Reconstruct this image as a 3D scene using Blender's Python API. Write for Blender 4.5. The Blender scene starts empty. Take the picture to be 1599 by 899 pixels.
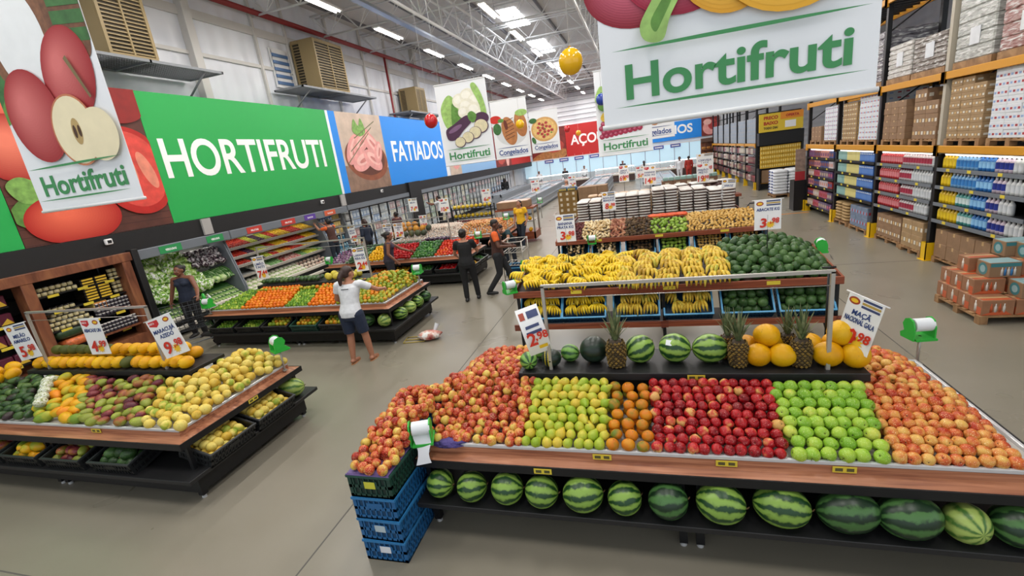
import bpy, math, random
from mathutils import Vector, Matrix, Euler
random.seed(7)
R = math.radians
PI = math.pi
scn = bpy.context.scene
COL = scn.collection

# ------------------------------------------------------------------ camera
F_PX = 724.14
cam_d = bpy.data.cameras.new('camera')
cam_d.sensor_fit = 'HORIZONTAL'
cam_d.sensor_width = 36.0
cam_d.lens = F_PX / 1599.0 * 36.0
cam_d.clip_start = 0.05
cam_d.clip_end = 300
cam = bpy.data.objects.new('camera', cam_d)
COL.objects.link(cam)
_M = (Matrix.Rotation(R(16.9587), 3, 'Z') @ Matrix.Rotation(R(-15.3078), 3, 'X') @ Matrix.Rotation(R(7.5724), 3, 'Y'))
_r, _f, _u = _M.col[0], _M.col[1], _M.col[2]
_B = Matrix((_r, _u, -_f)).transposed()
cam.matrix_world = Matrix.Translation((0, 0, 3.0)) @ _B.to_4x4()
scn.camera = cam

# ------------------------------------------------------------------ world, exposure, luminaire light
scn.view_settings.view_transform = 'Standard'
scn.view_settings.look = 'None'
scn.view_settings.gamma = 1.0
scn.view_settings.use_curve_mapping = False
scn.view_settings.exposure = 0.12
LAMP_W = 78.0
AMBIENT = 0.95
wd = bpy.data.worlds.new('world')
scn.world = wd
wd.use_nodes = True
wd.node_tree.nodes['Background'].inputs['Color'].default_value = (0.88, 0.94, 1.0, 1)
wd.node_tree.nodes['Background'].inputs['Strength'].default_value = AMBIENT

# ------------------------------------------------------------------ materials
MATS = {}

def srgb(h):
    if isinstance(h, str):
        h = h.lstrip('#')
        c = [int(h[i:i + 2], 16) / 255 for i in (0, 2, 4)]
    else:
        c = list(h)[:3]
    return tuple(x / 12.92 if x <= 0.04045 else ((x + 0.055) / 1.055) ** 2.4 for x in c) + (1,)

def newmat(name):
    m = bpy.data.materials.new(name)
    m.use_nodes = True
    nt = m.node_tree
    return m, nt, nt.nodes['Principled BSDF'], nt.nodes, nt.links

def mat(name, col='#888888', rough=0.5, metal=0.0, spec=0.5, emit=None, es=0.0, trans=0.0, alpha=1.0, noise=0.0, nscale=8.0, bump=0.0, bscale=40.0):
    if name in MATS:
        return MATS[name]
    m, nt, b, N, L = newmat(name)
    c = srgb(col)
    b.inputs['Base Color'].default_value = c
    b.inputs['Roughness'].default_value = rough
    b.inputs['Metallic'].default_value = metal
    b.inputs['Specular IOR Level'].default_value = spec
    if emit:
        b.inputs['Emission Color'].default_value = srgb(emit)
        b.inputs['Emission Strength'].default_value = es
    if trans:
        b.inputs['Transmission Weight'].default_value = trans
    if alpha < 1:
        b.inputs['Alpha'].default_value = alpha
    if noise:
        tc = N.new('ShaderNodeTexCoord')
        n = N.new('ShaderNodeTexNoise')
        n.inputs['Scale'].default_value = nscale
        n.inputs['Detail'].default_value = 4
        L.new(tc.outputs['Object'], n.inputs['Vector'])
        r = N.new('ShaderNodeValToRGB')
        r.color_ramp.elements[0].position = 0.3
        r.color_ramp.elements[1].position = 0.7
        r.color_ramp.elements[0].color = tuple(x * (1 - noise) for x in c[:3]) + (1,)
        r.color_ramp.elements[1].color = tuple(min(1, x * (1 + noise)) for x in c[:3]) + (1,)
        L.new(n.outputs['Fac'], r.inputs['Fac'])
        L.new(r.outputs['Color'], b.inputs['Base Color'])
    if bump:
        tc = N.new('ShaderNodeTexCoord')
        n = N.new('ShaderNodeTexNoise')
        n.inputs['Scale'].default_value = bscale
        L.new(tc.outputs['Object'], n.inputs['Vector'])
        bp = N.new('ShaderNodeBump')
        bp.inputs['Strength'].default_value = bump
        bp.inputs['Distance'].default_value = 0.02
        L.new(n.outputs['Fac'], bp.inputs['Height'])
        L.new(bp.outputs['Normal'], b.inputs['Normal'])
    MATS[name] = m
    return m

def ramp(N, stops, interp='LINEAR'):
    r = N.new('ShaderNodeValToRGB')
    cr = r.color_ramp
    cr.interpolation = interp
    while len(cr.elements) < len(stops):
        cr.elements.new(0.5)
    for e, (p, c) in zip(cr.elements, stops):
        e.position = p
        e.color = srgb(c) if isinstance(c, str) else tuple(c)
    return r

import colorsys
def rich(c, sat=1.14, val=.93):
    c = c.lstrip('#'); hh, ss, vv = colorsys.rgb_to_hsv(*[int(c[i:i + 2], 16) / 255 for i in (0, 2, 4)])
    return '#%02x%02x%02x' % tuple(int(255 * q + .5) for q in colorsys.hsv_to_rgb(hh, min(1, ss * sat), vv * val))

def rnd_node(N, L):
    """a random number per object and per loose piece of a mesh"""
    oi = N.new('ShaderNodeObjectInfo')
    ge = N.new('ShaderNodeNewGeometry')
    a = N.new('ShaderNodeMath'); a.operation = 'ADD'
    L.new(oi.outputs['Random'], a.inputs[0]); L.new(ge.outputs['Random Per Island'], a.inputs[1])
    f = N.new('ShaderNodeMath'); f.operation = 'FRACT'
    L.new(a.outputs[0], f.inputs[0])
    return f

def fruit_mat(name, stops, mix=0.5, nscale=9.0, rough=0.38, speck=None, bump=0.0, detail=3.0, stretch=None):
    """skin colour = ramp(random per fruit blended with a blotchy noise over the skin)"""
    if name in MATS:
        return MATS[name]
    m, nt, b, N, L = newmat(name)
    rn = rnd_node(N, L)
    tc = N.new('ShaderNodeTexCoord')
    vec = tc.outputs['Object']
    off = N.new('ShaderNodeVectorMath'); off.operation = 'ADD'
    sc = N.new('ShaderNodeMath'); sc.operation = 'MULTIPLY'; sc.inputs[1].default_value = 37.0
    L.new(rn.outputs[0], sc.inputs[0])
    L.new(vec, off.inputs[0]); L.new(sc.outputs[0], off.inputs[1])
    src = off.outputs[0]
    if stretch:
        mp = N.new('ShaderNodeMapping'); mp.inputs['Scale'].default_value = stretch
        L.new(src, mp.inputs['Vector']); src = mp.outputs['Vector']
    n = N.new('ShaderNodeTexNoise'); n.inputs['Scale'].default_value = nscale; n.inputs['Detail'].default_value = detail
    L.new(src, n.inputs['Vector'])
    st = N.new('ShaderNodeMapRange'); st.inputs['From Min'].default_value = 0.28; st.inputs['From Max'].default_value = 0.72
    L.new(n.outputs['Fac'], st.inputs['Value'])
    mx = N.new('ShaderNodeMix'); mx.inputs['Factor'].default_value = mix
    L.new(rn.outputs[0], mx.inputs['A']); L.new(st.outputs[0], mx.inputs['B'])
    r = ramp(N, [(p, rich(c)) for p, c in stops])
    ct = N.new('ShaderNodeMapRange'); ct.inputs['From Min'].default_value = .2; ct.inputs['From Max'].default_value = .8
    L.new(mx.outputs['Result'], ct.inputs['Value']); L.new(ct.outputs[0], r.inputs['Fac'])
    out = r.outputs['Color']
    if speck:
        v = N.new('ShaderNodeTexNoise'); v.inputs['Scale'].default_value = speck[1]; v.inputs['Detail'].default_value = 1
        L.new(off.outputs[0], v.inputs['Vector'])
        t = N.new('ShaderNodeMapRange'); t.inputs['From Min'].default_value = speck[2]; t.inputs['From Max'].default_value = speck[2] + 0.06
        L.new(v.outputs['Fac'], t.inputs['Value'])
        mc = N.new('ShaderNodeMix'); mc.data_type = 'RGBA'
        L.new(t.outputs[0], mc.inputs['Factor']); L.new(out, mc.inputs['A']); mc.inputs['B'].default_value = srgb(speck[0])
        out = mc.outputs['Result']
    L.new(out, b.inputs['Base Color'])
    b.inputs['Roughness'].default_value = rough + .08
    b.inputs['Specular IOR Level'].default_value = .35
    if bump:
        n2 = N.new('ShaderNodeTexNoise'); n2.inputs['Scale'].default_value = nscale * 5
        L.new(off.outputs[0], n2.inputs['Vector'])
        bp = N.new('ShaderNodeBump'); bp.inputs['Strength'].default_value = bump; bp.inputs['Distance'].default_value = 0.01
        L.new(n2.outputs['Fac'], bp.inputs['Height']); L.new(bp.outputs['Normal'], b.inputs['Normal'])
    MATS[name] = m
    return m

def stripe_mat(name, dark, light, n=9, width=0.5, wob=0.9, rough=0.35, rnd=0.12):
    """melon skin: meridian stripes round the local X axis with ragged edges"""
    if name in MATS:
        return MATS[name]
    m, nt, b, N, L = newmat(name)
    tc = N.new('ShaderNodeTexCoord')
    sp = N.new('ShaderNodeSeparateXYZ'); L.new(tc.outputs['Object'], sp.inputs[0])
    at = N.new('ShaderNodeMath'); at.operation = 'ARCTAN2'
    L.new(sp.outputs['Y'], at.inputs[0]); L.new(sp.outputs['Z'], at.inputs[1])
    oi = N.new('ShaderNodeObjectInfo')
    nz = N.new('ShaderNodeTexNoise'); nz.inputs['Scale'].default_value = 14; nz.inputs['Detail'].default_value = 5
    ad = N.new('ShaderNodeVectorMath'); ad.operation = 'ADD'
    L.new(tc.outputs['Object'], ad.inputs[0]); L.new(oi.outputs['Random'], ad.inputs[1]); L.new(ad.outputs[0], nz.inputs['Vector'])
    m1 = N.new('ShaderNodeMath'); m1.operation = 'MULTIPLY_ADD'; m1.inputs[1].default_value = n; 
    L.new(at.outputs[0], m1.inputs[0])
    w = N.new('ShaderNodeMath'); w.operation = 'MULTIPLY'; w.inputs[1].default_value = wob * 4
    L.new(nz.outputs['Fac'], w.inputs[0]); L.new(w.outputs[0], m1.inputs[2])
    s = N.new('ShaderNodeMath'); s.operation = 'SINE'; L.new(m1.outputs[0], s.inputs[0])
    a2 = N.new('ShaderNodeMath'); a2.operation = 'MULTIPLY_ADD'; a2.inputs[1].default_value = 0.34; a2.inputs[2].default_value = 0.36
    L.new(s.outputs[0], a2.inputs[0])
    n3 = N.new('ShaderNodeTexNoise'); n3.inputs['Scale'].default_value = 26; n3.inputs['Detail'].default_value = 5; L.new(ad.outputs[0], n3.inputs['Vector'])
    a3 = N.new('ShaderNodeMath'); a3.operation = 'MULTIPLY_ADD'; a3.inputs[1].default_value = 0.85; 
    L.new(n3.outputs['Fac'], a3.inputs[0]); L.new(a2.outputs[0], a3.inputs[2])
    r = ramp(N, [(width - 0.02, dark), (width + 0.2, rich(light, 1.05, .86)), (1.15 if width > .8 else 1.0, light)])
    L.new(a3.outputs[0], r.inputs['Fac'])
    hs = N.new('ShaderNodeHueSaturation')
    v = N.new('ShaderNodeMath'); v.operation = 'MULTIPLY_ADD'; v.inputs[1].default_value = rnd * 2; v.inputs[2].default_value = 1 - rnd
    L.new(oi.outputs['Random'], v.inputs[0]); L.new(v.outputs[0], hs.inputs['Value']); L.new(r.outputs['Color'], hs.inputs['Color'])
    L.new(hs.outputs['Color'], b.inputs['Base Color'])
    b.inputs['Roughness'].default_value = rough
    MATS[name] = m
    return m

def wood_mat(name, c1, c2, c3, scale=(0.6, 9, 22), rough=0.4):
    if name in MATS:
        return MATS[name]
    m, nt, b, N, L = newmat(name)
    tc = N.new('ShaderNodeTexCoord')
    mp = N.new('ShaderNodeMapping'); mp.inputs['Scale'].default_value = scale
    L.new(tc.outputs['Object'], mp.inputs['Vector'])
    n = N.new('ShaderNodeTexNoise'); n.inputs['Scale'].default_value = 2.2; n.inputs['Detail'].default_value = 6; n.inputs['Distortion'].default_value = 0.6
    L.new(mp.outputs['Vector'], n.inputs['Vector'])
    r = ramp(N, [(0.32, c1), (0.5, c2), (0.68, c3)])
    L.new(n.outputs['Fac'], r.inputs['Fac']); L.new(r.outputs['Color'], b.inputs['Base Color'])
    b.inputs['Roughness'].default_value = rough
    MATS[name] = m
    return m

# ------------------------------------------------------------------ mesh builder
class MB:
    def __init__(s):
        s.v, s.f, s.mi, s.sm = [], [], [], []

    def add(s, verts, faces, mi=0, smooth=False, M=None):
        o = len(s.v)
        if M is not None:
            verts = [M @ Vector(p) for p in verts]
        s.v += [tuple(p) for p in verts]
        s.f += [tuple(i + o for i in f) for f in faces]
        s.mi += [mi] * len(faces)
        s.sm += [smooth] * len(faces)
        return s

    def box(s, c, d, mi=0, M=None, b=0.0):
        x, y, z = d[0] / 2, d[1] / 2, d[2] / 2
        T = Matrix.Translation(c)
        if M is not None:
            T = M @ T
        if b <= 0:
            vs = [(-x, -y, -z), (x, -y, -z), (x, y, -z), (-x, y, -z), (-x, -y, z), (x, -y, z), (x, y, z), (-x, y, z)]
            fs = [(0, 3, 2, 1), (4, 5, 6, 7), (0, 1, 5, 4), (1, 2, 6, 5), (2, 3, 7, 6), (3, 0, 4, 7)]
            return s.add(vs, fs, mi, False, T)
        vs, idx = [], {}
        for sx in (-1, 1):
            for sy in (-1, 1):
                for sz in (-1, 1):
                    for k, p in enumerate(((sx * x, sy * (y - b), sz * (z - b)), (sx * (x - b), sy * y, sz * (z - b)), (sx * (x - b), sy * (y - b), sz * z))):
                        idx[(sx, sy, sz, k)] = len(vs); vs.append(p)
        fs = []
        def q(l, out):
            a = [Vector(vs[i]) for i in l]
            n = (a[1] - a[0]).cross(a[2] - a[0])
            fs.append(tuple(l) if n.dot(Vector(out)) > 0 else tuple(reversed(l)))
        for k, ax in enumerate((0, 1, 2)):
            for sg in (-1, 1):
                ks = []
                for a, c2 in ((-1, -1), (1, -1), (1, 1), (-1, 1)):
                    sg3 = [0, 0, 0]; sg3[ax] = sg; o = [i for i in range(3) if i != ax]; sg3[o[0]] = a; sg3[o[1]] = c2
                    ks.append(idx[(sg3[0], sg3[1], sg3[2], k)])
                out = [0, 0, 0]; out[ax] = sg
                q(ks, out)
        for ax in range(3):
            o = [i for i in range(3) if i != ax]
            for a in (-1, 1):
                for c2 in (-1, 1):
                    def g(e, k):
                        t = [0, 0, 0]; t[ax] = e; t[o[0]] = a; t[o[1]] = c2
                        return idx[(t[0], t[1], t[2], k)]
                    out = [0, 0, 0]; out[o[0]] = a; out[o[1]] = c2
                    q([g(-1, o[0]), g(1, o[0]), g(1, o[1]), g(-1, o[1])], out)
        for sx in (-1, 1):
            for sy in (-1, 1):
                for sz in (-1, 1):
                    q([idx[(sx, sy, sz, 0)], idx[(sx, sy, sz, 1)], idx[(sx, sy, sz, 2)]], (sx, sy, sz))
        return s.add(vs, fs, mi, False, T)

    def b2(s, p0, p1, mi=0, b=0.0, M=None):
        return s.box([(a + c) / 2 for a, c in zip(p0, p1)], [abs(c - a) for a, c in zip(p0, p1)], mi, M, b)

    def cone(s, p0, p1, r0, r1=None, n=10, mi=0, smooth=True, caps=True, M=None):
        r1 = r0 if r1 is None else r1
        p0, p1 = Vector(p0), Vector(p1)
        d = p1 - p0
        if d.length < 1e-7:
            return s
        q = d.to_track_quat('Z', 'Y')
        vs = []
        for p, r in ((p0, r0), (p1, r1)):
            for i in range(n):
                a = 2 * PI * i / n
                vs.append(p + q @ Vector((r * math.cos(a), r * math.sin(a), 0)))
        fs = [(i, (i + 1) % n, n + (i + 1) % n, n + i) for i in range(n)]
        s.add(vs, fs, mi, smooth, M)
        if caps:
            s.add(vs[:n], [tuple(reversed(range(n)))], mi, False, M)
            s.add(vs[n:], [tuple(range(n))], mi, False, M)
        return s

    def tube(s, pts, r, n=8, mi=0, caps=True, M=None, closed=False):
        pts = [Vector(p) for p in pts]
        k = len(pts)
        rs = r if isinstance(r, (list, tuple)) else [r] * k
        vs, up = [], None
        for i, p in enumerate(pts):
            if closed:
                t = pts[(i + 1) % k] - pts[i - 1]
            else:
                t = pts[min(i + 1, k - 1)] - pts[max(i - 1, 0)]
            t.normalize()
            if up is None:
                up = Vector((0, 0, 1)) if abs(t.z) < 0.9 else Vector((1, 0, 0))
            x = up.cross(t)
            if x.length < 1e-5:
                x = Vector((1, 0, 0)).cross(t)
            x.normalize()
            y = t.cross(x)
            up = y
            for j in range(n):
                a = 2 * PI * j / n
                vs.append(p + x * rs[i] * math.cos(a) + y * rs[i] * math.sin(a))
        fs = []
        for i in range(k if closed else k - 1):
            i2 = (i + 1) % k
            for j in range(n):
                fs.append((i * n + j, i * n + (j + 1) % n, i2 * n + (j + 1) % n, i2 * n + j))
        if caps and not closed:
            fs.append(tuple(reversed(range(n)))); fs.append(tuple((k - 1) * n + j for j in range(n)))
        return s.add(vs, fs, mi, True, M)

    def lathe(s, prof, n=16, mi=0, M=None, smooth=True, wob=None):
        """prof: (r, z) bottom to top; r = 0 gives a pole"""
        vs, rings = [], []
        for r, z in prof:
            if r <= 1e-6:
                rings.append([len(vs)]); vs.append((0, 0, z))
            else:
                rings.append(list(range(len(vs), len(vs) + n)))
                for j in range(n):
                    a = 2 * PI * j / n
                    k = r * (wob(a, z) if wob else 1)
                    vs.append((k * math.cos(a), k * math.sin(a), z))
        fs = []
        for A, B in zip(rings, rings[1:]):
            if len(A) == 1 and len(B) == 1:
                continue
            for j in range(n):
                j2 = (j + 1) % n
                if len(A) == 1:
                    fs.append((A[0], B[j2], B[j]))
                elif len(B) == 1:
                    fs.append((A[j], A[j2], B[0]))
                else:
                    fs.append((A[j], A[j2], B[j2], B[j]))
        return s.add(vs, fs, mi, smooth, M)

    def ball(s, c, r, n=16, m=10, mi=0, M=None, f=None):
        r = (r, r, r) if not isinstance(r, (tuple, list)) else r
        T = Matrix.Translation(c) @ Matrix.Diagonal((r[0], r[1], r[2], 1))
        if M is not None:
            T = M @ T
        prof = [(math.sin(PI * i / m), -math.cos(PI * i / m)) for i in range(m + 1)]
        prof[0] = (0, -1); prof[-1] = (0, 1)
        return s.lathe(prof, n, mi, T, wob=f)

    def poly(s, pts, mi=0, M=None):
        return s.add(pts, [tuple(range(len(pts)))], mi, False, M)

    def prism(s, pts2, depth, mi=0, M=None):
        """outline in local XZ, thickness along +Y"""
        n = len(pts2)
        a = [(x, 0, z) for x, z in pts2]; b = [(x, depth, z) for x, z in pts2]
        fs = [tuple(range(n)), tuple(reversed(range(n, 2 * n)))] + [((i + 1) % n, i, n + i, n + (i + 1) % n) for i in range(n)]
        return s.add(a + b, fs, mi, False, M)

    def mesh(s, name, mats):
        me = bpy.data.meshes.new(name)
        me.from_pydata(s.v, [], s.f)
        me.polygons.foreach_set('material_index', s.mi)
        me.polygons.foreach_set('use_smooth', s.sm)
        for m in (mats if isinstance(mats, (list, tuple)) else [mats]):
            me.materials.append(m)
        me.update()
        return me

    def obj(s, name, mats, parent=None, loc=(0, 0, 0), rot=(0, 0, 0)):
        return link(name, s.mesh(name, mats), parent, loc, rot)

def link(name, data, parent=None, loc=(0, 0, 0), rot=(0, 0, 0), scale=None):
    o = bpy.data.objects.new(name, data)
    COL.objects.link(o)
    o.location = loc
    o.rotation_euler = rot
    if scale is not None:
        o.scale = (scale,) * 3 if isinstance(scale, (int, float)) else scale
    if parent is not None:
        o.parent = parent
    return o

def tag(o, label, cat, group=None, kind=None):
    o['label'] = label
    o['category'] = cat
    if group:
        o['group'] = group
    if kind:
        o['kind'] = kind
    return o

def thing(name, label, cat, loc=(0, 0, 0), rz=0.0, group=None, rot=None):
    o = link(name, None, None, loc, rot if rot else (0, 0, rz))
    o.empty_display_size = 0.1
    return tag(o, label, cat, group)

def struct(o):
    o['kind'] = 'structure'
    return o

def dup(o, loc=None, rot=None, label=None, group=None, scale=None, parent=None):
    c = o.copy()
    COL.objects.link(c)
    if parent is not None:
        c.parent = parent
    if loc is not None:
        c.location = loc
    if rot is not None:
        c.rotation_euler = rot
    if scale is not None:
        c.scale = (scale,) * 3 if isinstance(scale, (int, float)) else scale
    if label:
        c['label'] = label
    if group:
        c['group'] = group
    for ch in o.children:
        dup(ch, parent=c)
    return c

def delete(o):
    for ch in list(o.children):
        delete(ch)
    bpy.data.objects.remove(o)

ORD = 'first second third fourth fifth sixth seventh eighth ninth tenth eleventh twelfth thirteenth fourteenth fifteenth sixteenth seventeenth eighteenth nineteenth twentieth'.split()

def text(name, s, size, m, parent, loc=(0, 0, 0), rot=(PI / 2, 0, 0), align='CENTER', bold=0.0, ext=0.0015, fit=None, shear=0.0):
    """lettering as a mesh, local XY plane; fit = width it must fill"""
    key = (s, size, align, bold, ext, fit, shear, m.name)
    if key not in TXT:
        cu = bpy.data.curves.new(name, 'FONT')
        cu.body = s; cu.size = size; cu.align_x = align; cu.offset = bold; cu.extrude = ext
        cu.resolution_u = 2 if size < 0.2 else 6
        cu.shear = shear
        o = bpy.data.objects.new('text_source', cu)
        me = bpy.data.meshes.new_from_object(o)
        bpy.data.objects.remove(o)
        me.name = name
        me.materials.clear(); me.materials.append(m)
        if fit and len(me.vertices):
            xs = [v.co.x for v in me.vertices]
            w = max(xs) - min(xs); k = fit / max(w, 1e-5)
            c = (max(xs) + min(xs)) / 2 if align == 'CENTER' else 0
            for v in me.vertices:
                v.co.x = (v.co.x - c) * k
        TXT[key] = me
    return link(name, TXT[key], parent, loc, rot)
TXT = {}

def hsh(*a):
    return random.Random(repr(a)).random()
# ------------------------------------------------------------------ shell
WX = -11.8      # inner face of the wall behind the coolers
FY = 48.0       # far wall
CZ = 9.4        # roof deck

def floor_mat():
    m, nt, b, N, L = newmat('polished_concrete')
    tc = N.new('ShaderNodeTexCoord')
    n1 = N.new('ShaderNodeTexNoise'); n1.inputs['Scale'].default_value = 0.55; n1.inputs['Detail'].default_value = 5; n1.inputs['Roughness'].default_value = 0.5
    n2 = N.new('ShaderNodeTexNoise'); n2.inputs['Scale'].default_value = 1.3; n2.inputs['Detail'].default_value = 2
    L.new(tc.outputs['Object'], n1.inputs['Vector']); L.new(tc.outputs['Object'], n2.inputs['Vector'])
    mx = N.new('ShaderNodeMix'); mx.inputs['Factor'].default_value = 0.35
    L.new(n1.outputs['Fac'], mx.inputs['A']); L.new(n2.outputs['Fac'], mx.inputs['B'])
    r = ramp(N, [(0.25, '#7c7769'), (0.5, '#857f71'), (0.75, '#8d877a')])
    L.new(mx.outputs['Result'], r.inputs['Fac'])
    L.new(r.outputs['Color'], b.inputs['Base Color'])
    rr = N.new('ShaderNodeMapRange'); rr.inputs['To Min'].default_value = 0.24; rr.inputs['To Max'].default_value = 0.34
    L.new(n2.outputs['Fac'], rr.inputs['Value']); L.new(rr.outputs[0], b.inputs['Roughness'])
    b.inputs['Specular IOR Level'].default_value = 0.45
    return m

fl = MB().b2((-14, -6, -0.1), (18, FY + 0.3, 0)).obj('floor', floor_mat())
struct(fl)
jm = mat('joint_filler', '#5d5a55', 0.8)
j = MB()
for x in (-8.85, -2.85, 3.15, 9.15):
    j.b2((x - 0.007, -6, 0.0), (x + 0.007, FY, 0.0015))
for y in (1.97, 10.97, 19.97, 28.97, 37.97):
    j.b2((-14, y - 0.007, 0.0), (18, y + 0.007, 0.0015))
struct(j.obj('trim_1', jm))

def corrugated(name, axis):
    m, nt, b, N, L = newmat(name)
    tc = N.new('ShaderNodeTexCoord')
    sp = N.new('ShaderNodeSeparateXYZ'); L.new(tc.outputs['Object'], sp.inputs[0])
    mu = N.new('ShaderNodeMath'); mu.operation = 'MULTIPLY'; mu.inputs[1].default_value = 11.0 if axis == 'Y' else 14.0
    L.new(sp.outputs[axis], mu.inputs[0])
    si = N.new('ShaderNodeMath'); si.operation = 'SINE'; L.new(mu.outputs[0], si.inputs[0])
    bp = N.new('ShaderNodeBump'); bp.inputs['Strength'].default_value = 0.35; bp.inputs['Distance'].default_value = 0.06
    L.new(si.outputs[0], bp.inputs['Height']); L.new(bp.outputs['Normal'], b.inputs['Normal'])
    n = N.new('ShaderNodeTexNoise'); n.inputs['Scale'].default_value = 0.8; L.new(tc.outputs['Object'], n.inputs['Vector'])
    r = ramp(N, [(0.35, '#dfe2e9'), (0.65, '#eff1f6')]); L.new(n.outputs['Fac'], r.inputs['Fac'])
    L.new(r.outputs['Color'], b.inputs['Base Color'])
    b.inputs['Roughness'].default_value = 0.45
    return m

M_clad = corrugated('wall_cladding', 'Z')
struct(MB().b2((WX - 0.3, -6, 0), (WX, FY, CZ)).obj('wall_left', corrugated('wall_cladding_side', 'Y')))
struct(MB().b2((WX - 0.3, FY, 0), (18, FY + 0.3, CZ)).obj('wall_far', M_clad))
struct(MB().b2((18, 4, 0), (18.3, FY + 0.3, CZ)).obj('wall_right', M_clad))
M_deck = mat('roof_deck', '#d2cecb', 0.7, noise=0.1, nscale=0.6)
struct(MB().b2((WX - 0.3, -6, CZ), (18.3, FY + 0.3, CZ + 0.1)).obj('ceiling', M_deck))
M_colm = mat('painted_column', '#d2cfca', 0.5)
M_steel = mat('galvanised_steel', '#b9bec4', 0.35, 0.75)
M_truss = mat('white_painted_steel', '#ececec', 0.5)
M_black = mat('black_panel', '#131315', 0.55)
M_blackm = mat('black_metal', '#17171a', 0.42, 0.2)

# wall columns and girts
k = 2
for y, w in ((8.7, 0.09), (11.45, 0.26), (14.0, 0.09), (15.5, 0.09), (18.0, 0.09), (20.4, 0.09), (22.6, 0.09), (25.5, 0.26), (29.0, 0.09), (32, 0.09), (35.5, 0.09), (39.5, 0.26), (44, 0.09)):
    struct(MB().b2((WX, y - w / 2, 0), (WX + (0.24 if w > 0.1 else 0.1), y + w / 2, CZ), 0, 0.01).obj('trim_%d' % k, M_colm)); k += 1
for z, d in ((6.95, 0.05), (8.0, 0.12)):
    struct(MB().b2((WX, -6, z - d), (WX + 0.07, FY, z + d)).obj('trim_%d' % k, M_colm)); k += 1
# far wall girts
for i in range(7):
    z = 6.0 + i * 0.42
    struct(MB().b2((WX, FY - 0.05, z - 0.02), (16, FY, z + 0.02)).obj('trim_%d' % k, mat('shadow_girt', '#8d9097', 0.6))); k += 1  # thin girts in one even grey
struct(MB().b2((WX, FY - 0.3, 8.45), (16, FY - 0.05, 8.62)).obj('trim_%d' % k, mat('dark_beam', '#55565a', 0.6))); k += 1
# roof purlins along the hall
for i in range(12):
    x = -11.2 + i * 2.4
    struct(MB().b2((x - 0.035, -2, CZ - 0.14), (x + 0.035, FY, CZ), 0).obj('trim_%d' % k, mat('purlin_grey', '#77767a', 0.6))); k += 1

# lattice trusses
def truss(p0, p1, depth, width, step, rc, rw, label, cat='truss'):
    """box lattice girder from p0 to p1 (top line), triangular web"""
    p0, p1 = Vector(p0), Vector(p1)
    d = p1 - p0; n = max(1, round(d.length / step)); u = d / n
    side = Vector((-d.y, d.x, 0)).normalized() * width / 2
    dn = Vector((0, 0, -depth))
    t = thing('roof_truss', label, cat, tuple(p0))
    o = Vector(p0)
    ch = MB()
    for s in (-1, 1):
        ch.tube([p0 + side * s - o, p1 + side * s - o], rc, 6)
    ch.obj('top_chord', M_truss, t)
    MB().tube([p0 + dn - o, p1 + dn - o], rc * 1.15, 6).obj('bottom_chord', M_truss, t)
    wb = MB()
    for i in range(n):
        a = p0 + u * i - o
        for s in (-1, 1):
            wb.tube([a + side * s, a + u * 0.5 + dn], rw, 5, caps=False)
            wb.tube([a + u + side * s, a + u * 0.5 + dn], rw, 5, caps=False)
        wb.tube([a + side, a - side], rw, 5, caps=False)
    wb.obj('web', M_truss, t)
    t['kind'] = 'structure'
    return t

for i, x in enumerate((-6.6, -1.9, 3.4, 9.5)):
    truss((x, -1, 8.75), (x, FY, 8.75), 0.95, 0.55, 1.75, 0.045, 0.022, 'long white lattice girder under the roof, %s from the cooler wall' % ORD[i])
for i in range(14):
    y = 4.2 + i * 3.3
    truss((WX, y, 9.15), (16, y, 9.15), 0.7, 0.34, 1.25, 0.028, 0.014, 'white cross lattice joist under the roof deck, %s from the entrance' % ORD[i])

# galvanised cable tray beside the lamps
t = thing('cable_tray', 'galvanised cable tray running above the lamp row by the cooler wall', 'cable tray', (-7.9, 0, 8.1))
MB().b2((-0.11, -1, 0), (0.11, 47, 0.015)).obj('tray_floor', M_steel, t)
for s in (-1, 1):
    MB().b2((s * 0.11 - 0.008, -1, 0), (s * 0.11 + 0.008, 47, 0.08)).obj('side_rail', M_steel, t)
t['kind'] = 'structure'

# red sprinkler pipe
M_red = mat('pipe_red', '#8e2a2c', 0.4)
p = thing('sprinkler_pipe', 'dark red sprinkler main along the top of the cooler wall', 'pipe', (WX + 0.28, 0, 8.5))
MB().tube([(0, 2, 0), (0, FY - 0.2, 0)], 0.085, 12).obj('main_pipe', M_red, p)
MB().tube([(0, 22, 0), (0, 22, -5.6)], 0.05, 10).obj('drop_pipe', M_red, p)
br = MB()
for i in range(9):
    br.tube([(0, 4 + i * 5, 0.12), (-0.28, 4 + i * 5, 0.12)], 0.02, 6)
br.obj('bracket', M_steel, p)
p['kind'] = 'structure'

# luminaires: real lamps, one light each
M_tube = mat('lamp_tube', '#ffffff', 0.4, emit='#fff6ee', es=14.0)
M_lampb = mat('lamp_body', '#e6e6e6', 0.4)
LD = bpy.data.lights.new('tube_light', 'AREA')
LD.shape = 'RECTANGLE'; LD.size = 0.3; LD.size_y = 1.8; LD.energy = LAMP_W; LD.color = (1.0, 0.965, 0.93)
proto = thing('ceiling_lamp', 'x', 'lamp', (0, 0, 0))
MB().b2((-0.15, -0.95, 0.03), (0.15, 0.95, 0.09), 0, 0.015).obj('housing', M_lampb, proto)
for s in (-0.07, 0.07):
    MB().tube([(s, -0.9, 0.012), (s, 0.9, 0.012)], 0.019, 8).obj('tube', M_tube, proto)
for s in (-0.7, 0.7):
    MB().tube([(0, s, 0.09), (0, s, 0.6)], 0.006, 4).obj('hanger', M_steel, proto)
rows = {-8.7: 'beside the cable tray', -4.8: 'over the orange table aisle', -0.9: 'over the banana rack', 3.0: 'over the rack aisle'}
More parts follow.
